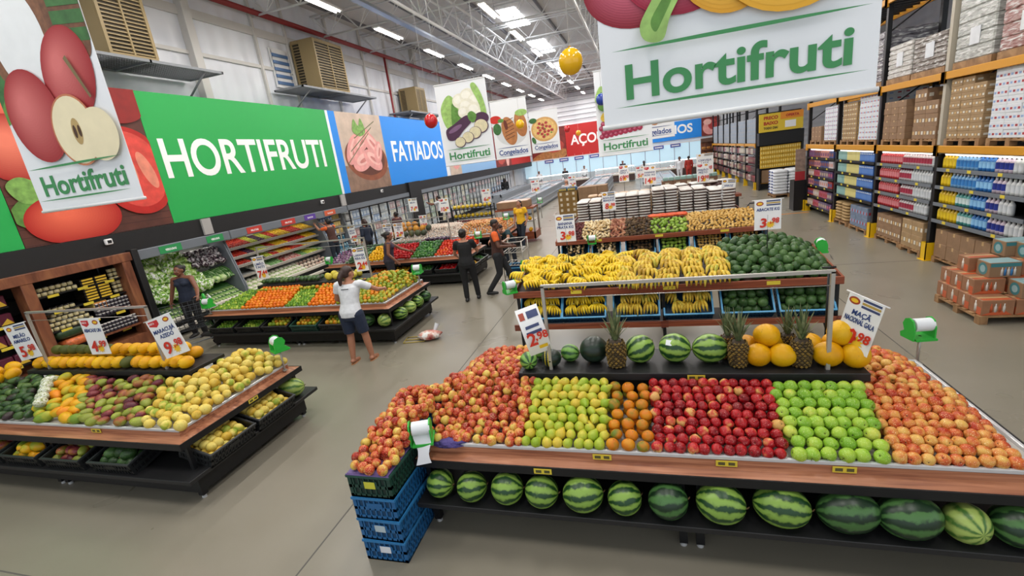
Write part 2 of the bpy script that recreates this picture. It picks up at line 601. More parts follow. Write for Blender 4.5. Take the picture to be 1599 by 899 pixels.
for x, where in rows.items():
    for i in range(-3, 9):
        y = 13.3 + i * 4.05
        o = dup(proto, (x, y, 8.0), label='lit tube lamp under the roof %s, %s along' % (where, ORD[i + 3]))
        o['group'] = 'ceiling lamps'
        li = bpy.data.objects.new('tube_light', LD)
        COL.objects.link(li)
        li.location = (x, y, 7.97)
delete(proto)

# translucent roof lights
M_sky = mat('roof_light', '#ffffff', 0.4, emit='#f4f8ff', es=9.0)
n = 0
for y0, y1 in ((22.3, 25.6), (29.0, 33.0), (37.0, 42.0)):
    n += 1
    g = MB()
    for q in range(3):
        a = y0 + (y1 - y0) * q / 3
        g.b2((-6.0, a, CZ - 0.03), (-5.0, a + (y1 - y0) / 3 - 0.15, CZ - 0.005))
    o = g.obj('window_%d' % n, M_sky)
    struct(o)
# ------------------------------------------------------------------ produce tables
M_wood = wood_mat('table_wood', '#7d4a36', '#a26a4c', '#b98060')
M_woodr = wood_mat('rack_wood', '#6b3420', '#8a452b', '#9a5638')
M_rim = mat('tray_rim', '#d9dbdd', 0.25, 0.35)
M_tray = mat('tray_liner', '#b7b4ad', 0.5)
M_bk = mat('shelf_black', '#1b1b1d', 0.5, bump=0.05, bscale=300)
M_foot = mat('foot_grey', '#a9a9a9', 0.5)
TZ = 0.78

def produce_table(x0, y0, label, w=4.35, d=1.77, skirt=True, ov=(0.1, 0.1, 0.1, 0.1)):
    t = thing('produce_table', label, 'table', (x0, y0, 0))
    # tray with metal rim
    tr = MB()
    i, r = 0.10, 0.025
    tr.b2((i, i, TZ - 0.05), (w - i, d - i, TZ - 0.005), 1)
    for a, b in (((i, i), (w - i, i + r)), ((i, d - i - r), (w - i, d - i)), ((i, i + r), (i + r, d - i - r)), ((w - i - r, i + r), (w - i, d - i - r))):
        tr.b2((a[0], a[1], TZ - 0.05), (b[0], b[1], TZ + 0.022), 0, 0.004)
    tr.obj('tray', [M_rim, M_tray], t)
    # wooden ledge: riser plus a slightly sloping top, mitred round
    lg = MB()
    e = 0.0
    rings = [(e, 0.70), (0.075, 0.715), (0.095, 0.72), (0.098, TZ - 0.005), (0.098, 0.66), (e, 0.66)]
    vs = []
    for o, z in rings:
        vs += [(o, o, z), (w - o, o, z), (w - o, d - o, z), (o, d - o, z)]
    fs = []
    n = len(rings)
    for a in range(n):
        b = (a + 1) % n
        for q in range(4):
            q2 = (q + 1) % 4
            fs.append((a * 4 + q, a * 4 + q2, b * 4 + q2, b * 4 + q))
    lg.add(vs, fs, 0)
    lg.obj('wooden_ledge', M_wood, t)
    ed = MB()
    th = 0.012
    for a, b in (((-th, -th), (w + th, 0)), ((-th, d), (w + th, d + th)), ((-th, 0), (0, d)), ((w, 0), (w + th, d))):
        ed.b2((a[0], a[1], 0.635), (b[0], b[1], 0.703))
    ed.obj('edge_band', M_blackm, t)
    l, rr, f, bb = ov
    sh = MB()
    sh.b2((-l, -f, 0.30), (w + rr, d + bb, 0.345), 0, 0.004)
    sh.obj('lower_shelf', M_bk, t)
    # back-to-back spine closing the shelf
    MB().b2((0.35, d / 2 - 0.02, 0.345), (w - 0.35, d / 2 + 0.02, 0.66)).obj('spine_panel', M_black, t)
    if skirt:
        sk = MB()
        for a, b in (((0.02, 0.06), (w - 0.02, 0.10)), ((0.02, d - 0.10), (w - 0.02, d - 0.06)), ((0.02, 0.1), (0.06, d - 0.1)), ((w - 0.06, 0.1), (w - 0.02, d - 0.1))):
            sk.b2((a[0], a[1], 0.08), (b[0], b[1], 0.30))
        sk.obj('skirt', M_black, t)
    for x in (0.06, w / 2 - 0.06, w / 2 + 0.06, w - 0.06):
        for y in (0.10, d - 0.10):
            lgm = MB().b2((x - 0.03, y - 0.03, 0.035), (x + 0.03, y + 0.03, 0.3)).obj('leg', M_blackm, t)
            MB().cone((x, y, 0), (x, y, 0.035), 0.026, 0.02, 10).obj('foot', M_foot, lgm)
            pm = MB().b2((x - 0.02, y - 0.02, 0.345), (x + 0.02, y + 0.02, 0.66)).obj('upright', M_blackm, t)
    return t

T1 = produce_table(-1.95, 2.97, 'wood-edged display table heaped with apples and pears above whole watermelons', skirt=False, ov=(0.0, 0.1, 0.1, 0.1))
T2 = produce_table(-8.91, 2.97, 'wood-edged display table heaped with mangoes and passion fruit beside the cheese cabinet')
T3 = produce_table(-8.88, 7.07, 'wood-edged display table heaped with oranges and limes behind the person in white')
T4 = produce_table(-8.88, 11.05, 'wood-edged display table with red, green and yellow peppers and tomatoes')

def riser(t, x0, x1, y0, y1, z, label):
    o = MB()
    th = 0.045
    o.b2((x0, y0, z - th), (x1, y1, z), 0, 0.004)
    o.b2((x0, y0, z - th - 0.02), (x1, y0 + 0.03, z - th + 0.005), 0)
    r = thing('riser_shelf', label, 'shelf', (0, 0, 0))
    o.obj('board', M_bk, r)
    for x in (x0 + 0.12, (x0 + x1) / 2, x1 - 0.12):
        for y in (y0 + 0.06, y1 - 0.06):
            MB().b2((x - 0.02, y - 0.02, TZ - 0.005), (x + 0.02, y + 0.02, z - th)).obj('leg', M_blackm, r)
    MB().b2((x0 + 0.05, y0 + 0.2, TZ), (x1 - 0.05, y0 + 0.22, z - th)).obj('back_panel', M_black, r)
    return r

riser(T1, -1.2, 1.60, 3.78, 4.30, 1.09, 'black riser shelf carrying watermelons, pineapples and yellow melons')
riser(T2, -8.15, -5.25, 3.80, 4.30, 1.10, 'black riser shelf carrying a row of yellow melons')
riser(T3, -8.1, -5.4, 7.85, 8.4, 1.09, 'black riser shelf carrying cucumbers and green oranges')
# ------------------------------------------------------------------ people
SKIN = {k: mat('skin_' + k, c, .5, noise=.05, nscale=14) for k, c in (('tan', '#a9745a'), ('brown', '#7d4f3a'), ('dark', '#5f3c2d'), ('fair', '#bd8a70'))}
HAIR = mat('hair_dark', '#1c1513', .55, noise=.3, nscale=60)
HAIRB = mat('hair_brown', '#35201a', .5, noise=.3, nscale=60)
def V(*a):
    return Vector(a)
class Flesh:
    """overlapping tapered limbs fused into one continuous skin"""
    def __init__(s):
        s.b = MB()
    def limb(s, pts, rs, ends=True):
        pts = [Vector(p) for p in pts]
        for i in range(len(pts) - 1):
            s.b.cone(pts[i], pts[i + 1], rs[i], rs[i + 1], 12)
        for i, p in enumerate(pts):
            if ends or 0 < i < len(pts) - 1:
                s.b.ball(p, rs[i], 12, 8)
        return s
    def loft(s, rings, n=18):
        vs, fs = [], []
        for (c, rx, ry) in rings:
            for j in range(n):
                a = 2 * PI * j / n
                vs.append((c[0] + rx * math.cos(a), c[1] + ry * math.sin(a), c[2]))
        for i in range(len(rings) - 1):
            for j in range(n):
                fs.append((i * n + j, i * n + (j + 1) % n, (i + 1) * n + (j + 1) % n, (i + 1) * n + j))
        fs.append(tuple(reversed(range(n)))); fs.append(tuple((len(rings) - 1) * n + j for j in range(n)))
        s.b.add(vs, fs, 0, True)
        return s
    def ball(s, c, r):
        s.b.ball(c, r, 14, 10); return s
    def done(s, name, m, parent, vox=.009, smooth=4):
        me = s.b.mesh(name, m)
        o = bpy.data.objects.new(name, me); COL.objects.link(o)
        r = o.modifiers.new('r', 'REMESH'); r.mode = 'VOXEL'; r.voxel_size = vox; r.use_smooth_shade = True
        k = o.modifiers.new('s', 'SMOOTH'); k.factor = .5; k.iterations = smooth
        dg = bpy.context.evaluated_depsgraph_get()
        nm = bpy.data.meshes.new_from_object(o.evaluated_get(dg))
        o.modifiers.clear(); o.data = nm; nm.name = name
        nm.materials.clear(); nm.materials.append(m)
        for p in nm.polygons:
            p.use_smooth = True
        o.parent = parent
        bpy.data.meshes.remove(me)
        return o
def hand(fl, w, d, palm_n, k=1.0, curl=.5):
    """palm from the wrist w along d, four unequal bent fingers and a thumb leaving the side"""
    d = Vector(d).normalized(); nrm = Vector(palm_n); nrm = (nrm - d * nrm.dot(d)).normalized(); sd = d.cross(nrm)
    w = Vector(w)
    for q in (-1.2, -.4, .4, 1.2):
        fl.limb([w + d * .01 + sd * q * .012 * k, w + d * .075 * k + sd * q * .019 * k], [.014 * k, .0125 * k])
    for q, L in ((-1.2, .058), (-.4, .072), (.4, .07), (1.2, .054)):
        p = w + d * .08 * k + sd * q * .019 * k; dr = d.copy(); pts = [p]
        for j in range(3):
            dr = (dr + nrm * curl * .55).normalized(); p = p + dr * L * k * (.45, .32, .23)[j]; pts.append(p)
        fl.limb(pts, [.0095 * k, .009 * k, .0082 * k, .007 * k])
    p = w + d * .025 * k + sd * -1.9 * .013 * k
    fl.limb([p, p + (d * .6 - sd * .8 + nrm * .3) * .035 * k, p + (d * 1.1 - sd * .8 + nrm * .6) * .055 * k], [.0125 * k, .0105 * k, .0085 * k])

def person(name_label, x, y, rz, H=1.68, z=0.0, skin='tan', hair=HAIR, hairstyle='pony', top=None, sleeve='short', sleeve_mat=None, legs=None, leglen='long', shoes=None, pose=None, look=(0, 1, 0), lean=0.0, vox=.009, skirt=False, fem=True, girth=1.1):
    """local frame: faces +Y, left hand at -X; joints for a 1.70 m body"""
    t = thing('person', name_label, 'person', (x, y, z), rz)
    q_ = H / 1.7; t.scale = (q_ * girth, q_ * girth, q_)
    J = dict(pel=V(0, 0, .93), wai=V(0, lean * .35, 1.08), che=V(0, lean * .75, 1.28), nec=V(0, lean * 1.0 - .01, 1.43), head=V(0, lean * 1.1 + .015, 1.575),
             lsh=V(-.165, lean * .95, 1.385), rsh=V(.165, lean * .95, 1.385), lel=V(-.215, lean * .6 - .02, 1.12), rel=V(.215, lean * .6 - .02, 1.12), lwr=V(-.22, lean * .5 + .06, .89), rwr=V(.22, lean * .5 + .06, .89),
             lhi=V(-.088, 0, .90), rhi=V(.088, 0, .90), lkn=V(-.095, .02, .49), rkn=V(.095, .02, .49), lan=V(-.1, -.03, .085), ran=V(.1, -.03, .085))
    for k, v in (pose or {}).items():
        J[k] = Vector(v)
    f = Flesh(); g = 1.0 if fem else 1.08
    sp = lambda q, dx=0, dy=0: (q.x + dx, q.y + dy, q.z)
    # legs
    for s in 'lr':
        hi, kn, an = J[s + 'hi'], J[s + 'kn'], J[s + 'an']
        f.limb([hi, hi.lerp(kn, .45), kn, kn.lerp(an, .3), an], [.088, .072, .052, .054, .036])
        ft = V(0, 1, 0)
        sh = an - kn; 
        f.limb([an + V(0, -.03, -.03), an + V(0, .06, -.05), an + V(0, .15, -.065)], [.036, .034, .024])
    W = .145 if fem else .13
    f.loft([(sp(J['pel'], 0, 0) [:2] + (.84,), W * .95, .10), (sp(J['pel'])[:2] + (.93,), W * 1.08, .115), (sp(J['wai']), .118 * g, .09), (sp(J['wai'].lerp(J['che'], .5)), .128 * g, .098), (sp(J['che']), .148 * g, .105), (sp(J['che'].lerp(J['nec'], .55)), .145 * g, .088), (sp(J['nec'], 0, -.005), .06, .055)])
    f.limb([J['lsh'], J['nec'] - V(0, 0, .03), J['rsh']], [.052 * g, .06, .052 * g])
    if fem:
        for s in (-1, 1):
            f.ball(J['che'] + V(s * .062, .075, .0), (.058, .05, .056))
    for s in 'lr':
        f.limb([J[s + 'sh'], J[s + 'sh'].lerp(J[s + 'el'], .5), J[s + 'el'], J[s + 'el'].lerp(J[s + 'wr'], .3), J[s + 'wr']], [.052 * g, .043 * g, .037 * g, .037 * g, .026 * g])
        d = J[s + 'wr'] - J[s + 'el']
        hand(f, J[s + 'wr'], d, V(1 if s == 'l' else -1, .1, -.35), 1.0, .5)
    f.limb([J['nec'] - V(0, 0, .03), J['head'] - V(0, .01, .08)], [.054, .05])
    # head turned towards `look`
    lk = Vector(look).normalized(); Q = lk.to_track_quat('Y', 'Z')
    hd = J['head']
    h = lambda x_, y_, z_: hd + Q @ V(x_, y_, z_)
    f.ball(hd + V(0, 0, .02), (.076, .088, .098)); f.limb([h(0, .03, -.03), h(0, .052, -.078)], [.062, .036]); f.limb([h(-.03, .05, -.06), h(.03, .05, -.06)], [.03, .03])
    f.limb([h(0, .086, .02), h(0, .102, -.016)], [.011, .015])
    for s in (-1, 1):
        f.ball(h(s * .078, -.0, -.0), (.012, .02, .032)); f.ball(h(s * .034, .074, -.022), (.022, .016, .018))
    f.done('body', SKIN[skin], t, vox)
    fc = MB()
    for s in (-1, 1):
        fc.ball(h(s * .032, .083, .022), (.012, .007, .007), 10, 6, 0); fc.ball(h(s * .032, .0885, .022), (.0055, .003, .0055), 8, 5, 1)
        fc.ball(h(s * .032, .086, .042), (.02, .006, .004), 8, 5, 1)
    fc.ball(h(0, .088, -.052), (.024, .008, .0075), 10, 5, 2)
    fc.obj('face_feature', [mat('eye_white', '#d8d2c8', .3), HAIR, mat('lip', '#8a4a42', .5)], t)
    # hair
    hf = Flesh()
    hf.ball(h(0, -.022, .045), (.085, .088, .088)); hf.ball(h(0, -.045, .0), (.08, .062, .085)); 
    if hairstyle == 'short':
        hf = Flesh(); hf.ball(h(0, -.018, .055), (.081, .084, .074)); hf.ball(h(0, -.045, .02), (.074, .05, .07))
    if hairstyle == 'pony':
        hf.limb([h(0, -.10, .02), h(0, -.125, -.07), h(.01, -.115, -.19)], [.035, .04, .022])
    if hairstyle == 'bob':
        hf.limb([h(0, -.075, .0), h(0, -.085, -.12)], [.07, .055]); hf.limb([h(-.075, -.01, .02), h(-.07, -.03, -.10)], [.03, .03]); hf.limb([h(.075, -.01, .02), h(.07, -.03, -.10)], [.03, .03])
    if hairstyle == 'bun':
        hf.ball(h(0, -.115, .035), (.045, .045, .045))
    if hairstyle == 'long':
        hf.limb([h(0, -.08, .0), h(0, -.11, -.15), h(0, -.1, -.33)], [.07, .065, .035])
    if hairstyle != 'none':
        hf.done('hair', hair, t, .011, 2)
    # top
    if top:
        c = Flesh(); e = .013
        lo = .86 if not skirt else .9
        top_rings = [((J['pel'].x, J['pel'].y, lo), W * 1.08 + e, .115 + e), (sp(J['pel'])[:2] + (.95,), W * 1.05 + e, .113 + e), (sp(J['wai']), .125 * g + e, .096 + e), (sp(J['wai'].lerp(J['che'], .5)), .13 * g + e, .1 + e), (sp(J['che']), .15 * g + e, .106 + e), (sp(J['che'].lerp(J['nec'], .5)), .15 * g + e, .092 + e), (sp(J['che'].lerp(J['nec'], .88)), .085, .07)]
        c.loft(top_rings)
        c.limb([J['lsh'], J['nec'] - V(0, 0, .05), J['rsh']], [.052 * g + (e if sleeve != 'none' else -.0), .055, .052 * g + (e if sleeve != 'none' else -.0)])
        if fem:
            for s in (-1, 1):
                c.ball(J['che'] + V(s * .062, .075, .0), (.066, .058, .064))
        sm_ = []
        if sleeve in ('short', 'long'):
            for s in 'lr':
                q = .55 if sleeve == 'short' else 1.0
                tgt = c if not sleeve_mat else Flesh()
                a, b_ = J[s + 'sh'], J[s + 'sh'].lerp(J[s + 'el'], q)
                tgt.limb([a], [.056 * g + e]); tgt.b.cone(a, b_, .054 * g + e, .045 * g + e + .004, 14)
                if sleeve == 'long':
                    tgt.b.cone(J[s + 'el'], J[s + 'el'].lerp(J[s + 'wr'], .9), .042 * g + e, .03 + e, 14); tgt.ball(J[s + 'el'], .043 * g + e)
                if sleeve_mat:
                    sm_.append(tgt)
        c.done('shirt', top, t, .011, 3)
        for q in sm_:
            q.done('sleeve', sleeve_mat, t, .011, 2)
    if legs:
        c = Flesh(); e = .012
        c.loft([((J['pel'].x, J['pel'].y, .80), W * .9 + e, .098 + e), (sp(J['pel'])[:2] + (.9,), W * 1.06 + e, .116 + e), (sp(J['pel'])[:2] + (.97,), .112 + e, .088 + e)])
        for s in 'lr':
            hi, kn, an = J[s + 'hi'], J[s + 'kn'], J[s + 'an']
            if leglen == 'knee':
                b_ = hi.lerp(kn, .86)
                c.limb([hi], [.088 + e]); c.b.cone(hi, b_, .09 + e, .07 + e, 14)
            else:
                c.limb([hi, hi.lerp(kn, .45), kn], [.088 + e, .074 + e, .054 + e]); c.b.cone(kn, an.lerp(kn, .02), .054 + e, .042 + e, 14)
        if skirt:
            c.loft([((0, 0, .42), .24, .2), ((0, 0, .7), .2, .16), ((0, 0, .95), .14, .11)])
        c.done('skirt' if skirt else 'shorts' if leglen == 'knee' else 'trousers', legs, t, .011, 3)
    for s in 'lr':
        an = J[s + 'an']
        if shoes == 'sandal':
            m = MB(); m.ball(an + V(0, .055, -.083), (.045, .135, .012), 16, 5, 0)
            m.tube([an + V(-.035, .05, -.075), an + V(-.02, .09, -.035), an + V(0, .13, -.07), an + V(.02, .09, -.035), an + V(.035, .05, -.075)], .005, 6, 1)
            m.obj('sandal', [mat('sandal_tan', '#a8734a', .6), mat('sandal_strap', '#6d4a30', .6)], t)
        else:
            c = Flesh(); c.limb([an + V(0, -.035, -.045), an + V(0, .06, -.05), an + V(0, .15, -.058)], [.043, .045, .033]); c.ball(an + V(0, 0, -.0), (.042, .05, .05))
            c.done('shoe', shoes or mat('shoe_black', '#1b1a1a', .5), t, .011, 2)
    return t

def cloth(n, c):
    return mat('cloth_' + n, c, .85, noise=.1, nscale=20)
WHT, NVY, BLK, BRN, ORA_, YEL, PUR, TEA, GRY, RED_, DEN = cloth('white', '#d5d7db'), cloth('navy', '#20283a'), cloth('black', '#161618'), cloth('brown', '#4a2d26'), cloth('orange', '#e0622a'), cloth('yellow', '#e0ae1f'), cloth('purple', '#352a3d'), cloth('teal', '#1f3a40'), cloth('grey', '#c3c6cc'), cloth('red', '#a83227'), cloth('denim', '#1f2733')
p = person('person in white t-shirt and navy shorts seen from behind reaching over the orange table', -4.80, 6.36, R(6), 1.66, skin='tan', hair=HAIRB, hairstyle='pony', top=WHT, legs=cloth('short_navy', '#222c42'), leglen='knee', girth=1.2, shoes='sandal', lean=.12, look=(.5, 1, -.25),
       pose=dict(rel=(.33, .30, 1.20), rwr=(.30, .56, 1.13), lel=(-.25, .14, 1.13), lwr=(-.26, .38, .98), lan=(-.1, -.04, .085), ran=(.15, .06, .085), rkn=(.12, .05, .49)))
MB().b2((-.05, -.005, 0), (.06, .0, .012)).obj('shirt_print', BLK, p, (0, -.022, 1.335))
person('person in navy sleeveless top standing at the lettuce cooler with a cart', -10.08, 7.82, R(-165), 1.70, skin='brown', hairstyle='bun', girth=1.22, top=NVY, sleeve='none', legs=BLK, shoes=None, look=(.15, 1, -.1),
       pose=dict(lel=(-.30, .12, 1.14), lwr=(-.42, .32, 1.02), rel=(.26, .0, 1.12), rwr=(.33, .02, .87)))
st = thing('step_stool', 'low grey step stool under the orange sleeved worker', 'stool', (-10.2, 13.5, 0))
MB().b2((-.2, -.22, .2), (.2, .22, .24), 0, .01).obj('tread', M_lampb, st)
for a in (-.17, .17):
    for b_ in (-.18, .18):
        MB().b2((a - .02, b_ - .02, 0), (a + .02, b_ + .02, .2)).obj('leg', M_blackm, st)
person('person in brown vest with orange sleeves filling the fruit tray shelves', -10.2, 13.5, R(80), 1.66, .24, skin='tan', hairstyle='bun', top=BRN, sleeve_mat=ORA_, legs=DEN, look=(0, 1, .1), lean=.06, vox=.011,
       pose=dict(lel=(-.2, .30, 1.36), lwr=(-.16, .46, 1.52), rel=(.2, .30, 1.34), rwr=(.14, .47, 1.47)))
person('person in dark purple top reaching over the pepper table', -6.52, 10.68, R(-62), 1.63, skin='brown', hairstyle='bun', girth=1.22, top=PUR, sleeve='none', legs=cloth('floral', '#2b2a33'), look=(.1, 1, -.15), lean=.06, vox=.011,
       pose=dict(lel=(-.20, .28, 1.16), lwr=(-.14, .48, 1.06), rel=(.22, .02, 1.12), rwr=(.22, .16, .9)))
person('person all in black seen from behind at the tomato end of the pepper table', -3.93, 9.62, R(12), 1.66, skin='tan', hairstyle='bun', top=BLK, legs=BLK, look=(.1, 1, -.2), lean=.05,
       pose=dict(rel=(.24, .2, 1.14), rwr=(.2, .42, 1.1), lel=(-.25, .14, 1.13), lwr=(-.24, .36, 1.02), lan=(-.09, -.05, .085), ran=(.14, .10, .085), rkn=(.12, .08, .49)))
person('person in brown vest with orange sleeves walking beside the steel trolley', -3.32, 10.12, R(-78), 1.76, skin='dark', hairstyle='short', fem=False, top=BRN, sleeve_mat=ORA_, legs=cloth('charcoal', '#222326'), look=(0, 1, -.2), vox=.009,
       pose=dict(rel=(.24, .06, 1.12), rwr=(.12, .28, 1.08), lel=(-.23, .05, 1.12), lwr=(-.14, .28, 1.06), lan=(-.09, .24, .085), lkn=(-.09, .17, .5), ran=(.09, -.26, .10), rkn=(.09, .0, .49)))
person('person in yellow t-shirt and dark jeans walking past the melon stand', -4.13, 15.68, R(168), 1.64, skin='tan', hairstyle='pony', top=YEL, legs=DEN, shoes=mat('shoe_white', '#d9d9d9', .5), look=(.1, 1, 0), vox=.011,
       pose=dict(lan=(-.1, .22, .085), lkn=(-.1, .16, .5), ran=(.1, -.18, .09), rkn=(.1, .02, .49), lel=(-.25, -.02, 1.13), lwr=(-.24, .12, .92)))
person('person in dark teal top leaning over the trolley behind the walking worker', -3.72, 12.55, R(172), 1.6, skin='tan', hairstyle='short', fem=False, top=TEA, legs=DEN, look=(0, 1, -.6), lean=.34, vox=.012,
       pose=dict(che=(0, .3, 1.17), nec=(0, .42, 1.24), head=(0, .5, 1.33), lsh=(-.165, .38, 1.2), rsh=(.165, .38, 1.2), lel=(-.24, .58, 1.04), lwr=(-.2, .82, 1.02), rel=(.24, .58, 1.04), rwr=(.2, .82, 1.02)))
person('person in navy clothes with brown hair facing the glass doors behind the price sign', -9.7, 14.75, R(75), 1.65, skin='tan', hair=HAIRB, hairstyle='bob', top=NVY, sleeve='long', legs=BLK, vox=.012)
person('person with dark hair at the glass doors behind the twin price signs', -9.6, 16.9, R(70), 1.6, skin='brown', hairstyle='bun', top=cloth('maroon', '#4d2428'), legs=BLK, vox=.012)
person('person in white top reaching into the fridges beyond the black pillar', -10.05, 22.2, R(100), 1.74, skin='brown', hairstyle='pony', top=WHT, legs=BLK, look=(0, 1, .1), vox=.014, pose=dict(lel=(-.2, .3, 1.3), lwr=(-.1, .48, 1.4), rel=(.2, .3, 1.3), rwr=(.1, .48, 1.38)))
person('person in dark clothes by the far fridge doors', -10.1, 34.8, R(20), 1.75, skin='dark', hairstyle='bob', top=BLK, sleeve='long', legs=BLK, vox=.016)
person('person in pale grey shirt standing behind the carton wall', -3.66, 23.6, R(10), 1.72, skin='fair', hairstyle='none', fem=False, top=GRY, legs=DEN, vox=.014)
person('person in white top with long dark hair walking up the freezer aisle', .16, 37.5, R(5), 1.68, skin='tan', hairstyle='long', top=WHT, legs=cloth('pale_skirt', '#b9bccb'), vox=.016, skirt=True)
person('person in red clothes at the far counter', 3.12, 35.2, R(10), 1.72, skin='dark', hairstyle='short', top=RED_, sleeve='long', legs=RED_, vox=.016)
person('person in white coat beside the one in red at the far counter', 2.55, 35.6, R(170), 1.74, skin='dark', hairstyle='short', fem=False, top=WHT, sleeve='long', legs=WHT, vox=.016)

for i, (x, y, c) in enumerate([(-9.0, 42.6, WHT), (-6.6, 42.5, BLK), (-4.9, 42.6, WHT), (-1.6, 43.2, NVY)]):
    person('person in %s behind the far counter, %s along' % ({0: 'white', 1: 'black', 2: 'white cap and coat', 3: 'navy'}[i], ORD[i]), x, y, R(180), 1.7, skin='brown', hairstyle='short', fem=False, top=c, sleeve='long', legs=BLK, vox=.018)
# ------------------------------------------------------------------ printed signs and hanging banners
M_white = mat('print_white', '#eef0f3', 0.55)
M_ltxt = mat('letter_white', '#fbfbfa', 0.5)
M_green = mat('sign_green', '#1fa94e', 0.5)
M_blue = mat('sign_blue', '#1a8cec', 0.5)
M_lblue = mat('sign_light_blue', '#8dbbe6', 0.5)
M_rsign = mat('sign_red', '#c2211f', 0.5)
M_gtxt = mat('letter_green', '#3f8f54', 0.5)
M_btxt = mat('letter_blue', '#2d4a8d', 0.5)

class Art:
    """a flat printed picture: outlines laid one over the other, front at -Y, in the sign's own XZ plane"""
    def __init__(s):
        s.mb = MB(); s.mats = []; s.k = 0
    def m(s, mt):
        if mt not in s.mats:
            s.mats.append(mt)
        return s.mats.index(mt)
    def poly(s, pts, mt):
        s.k += 1
        y = -0.0006 * s.k
        s.mb.poly([(x, y, z) for x, z in pts], s.m(mt))
        return s
    def ell(s, cx, cz, rx, rz, mt, ang=0.0, n=36, clip=None, a0=0, a1=360):
        c, si = math.cos(R(ang)), math.sin(R(ang))
        pts = []
        for i in range(n):
            a = R(a0 + (a1 - a0) * i / (n if a1 - a0 >= 360 else n - 1))
            x, z = rx * math.cos(a), rz * math.sin(a)
            x, z = cx + c * x - si * z, cz + si * x + c * z
            if clip:
                x = min(max(x, clip[0]), clip[2]); z = min(max(z, clip[1]), clip[3])
            pts.append((x, z))
        return s.poly(pts, mt)
    def fruit(s, cx, cz, rx, rz, c0, c1, ang=0.0, clip=None, ox=-.25, oz=.3, n=18):
        """a printed fruit: tone running from c0 at the rim to c1 at its bright side"""
        a, b = srgb(c0), srgb(c1)
        for i in range(n):
            t = i / (n - 1); k = 1 - .8 * t
            nm = 'tone_%s_%s_%d' % (c0[1:], c1[1:], i)
            if nm not in MATS:
                m, nt, bb, N, L = newmat(nm); bb.inputs['Base Color'].default_value = tuple(x + (y - x) * t for x, y in zip(a, b)); bb.inputs['Roughness'].default_value = .55; MATS[nm] = m
            s.ell(cx + ox * rx * .8 * t, cz + oz * rz * .8 * t, rx * k, rz * k, MATS[nm], ang, 36, clip)
        return s
    def blob(s, pts, mt, sub=6, clip=None):
        P = [Vector((x, z)) for x, z in pts]; n = len(P); out = []
        for i in range(n):
            a, b, c, d = P[i - 1], P[i], P[(i + 1) % n], P[(i + 2) % n]
            for j in range(sub):
                t = j / sub
                q = 0.5 * ((2 * b) + (c - a) * t + (2 * a - 5 * b + 4 * c - d) * t * t + (3 * b - a - 3 * c + d) * t ** 3)
                x, z = q
                if clip:
                    x = min(max(x, clip[0]), clip[2]); z = min(max(z, clip[1]), clip[3])
                out.append((x, z))
        return s.poly(out, mt)
    def done(s, name, parent, loc=(0, 0, 0)):
        return s.mb.obj(name, s.mats, parent, loc)

def C(name, col, noise=0.12, ns=6.0):
    return mat('print_' + name, col, 0.55, noise=noise, nscale=ns)

def swoosh(art, u0, u1, z, th, mt, rev=False):
    n = 14; up, lo = [], []
    for i in range(n + 1):
        t = i / n; x = u0 + (u1 - u0) * t
        w = th * math.sin(PI * min(1, max(0, t))) ** 0.8
        up.append((x, z + w * 0.5)); lo.append((x, z - w * 0.5))
    art.poly(lo + up[::-1], mt)

# ---- big wall signs (front faces into the hall)
SX = -10.8
def wall_sign(y0, y1, z0, z1, base, label, rz=PI / 2, loc=None, cat='sign'):
    t = thing('wall_sign', label, cat, loc or (SX, y0, z0), rz)
    MB().b2((0, 0, 0), (y1 - y0, 0.08, z1 - z0)).obj('panel', base, t)
    return t

H = 2.98
# tomato picture
t = wall_sign(5.72, 8.62, 2.58, 5.56, C('dark_wood', '#5b3025', 0.3, 3), 'printed wall panel with large red tomatoes and herbs beside green lettered sign')
cl = (0, 0, 2.9, H)
a = Art()
for i in range(7):
    a.poly([(0, 0.02 + i * .15), (2.9, -0.0 + i * .15), (2.9, .012 + i * .15), (0, .03 + i * .15)], C('wood_line', '#3d1d16'))
R1, R2, R3 = C('tomato', '#c9271a', .15, 2), C('tomato_lit', '#e2513a', .1, 3), C('tomato_cut', '#d9473b', .2, 5)
a.fruit(.75, 2.4, .9, .55, '#a81c12', '#e86a50', 0, cl).fruit(.45, 1.75, .75, .6, '#a81c12', '#ee7d62', 0, cl)
a.blob([(0, .7), (.4, .95), (.8, .75), (.75, .4), (.3, .3), (0, .45)], C('parsley', '#5d8c3a', .35, 9), clip=cl)
a.blob([(.05, 1.1), (.3, 1.25), (.6, 1.05), (.5, .8), (.2, .8)], C('parsley2', '#7aa64f', .35, 9), clip=cl)
a.fruit(.95, .42, .85, .5, '#b31d12', '#ef6a4c', 0, cl)
a.ell(2.35, 1.25, .85, .95, C('tomato_rim', '#b81d14'), 12, clip=cl).ell(2.35, 1.28, .72, .82, R3, 12, clip=cl)
a.ell(2.2, 1.4, .18, .5, C('tomato_core', '#e88b72', .15, 5), 12, clip=cl).ell(2.65, 1.25, .14, .42, C('tomato_core', '#e88b72'), 16, clip=cl)
a.ell(2.4, 2.75, .7, .5, C('tomato_dark', '#8d1a14'), 0, clip=cl)
a.done('picture', t)

t = wall_sign(8.63, 15.42, 2.58, 5.56, M_green, 'long green wall sign with white capitals HORTIFRUTI above the vegetable cooler')
text('lettering', 'HORTIFRUTI', 1.27, M_ltxt, t, (3.24, -0.004, 1.06), bold=0.022, fit=6.05)
t = wall_sign(1.0, 5.71, 2.58, 5.56, M_green, 'green end of a wall sign above the cheese cabinet')

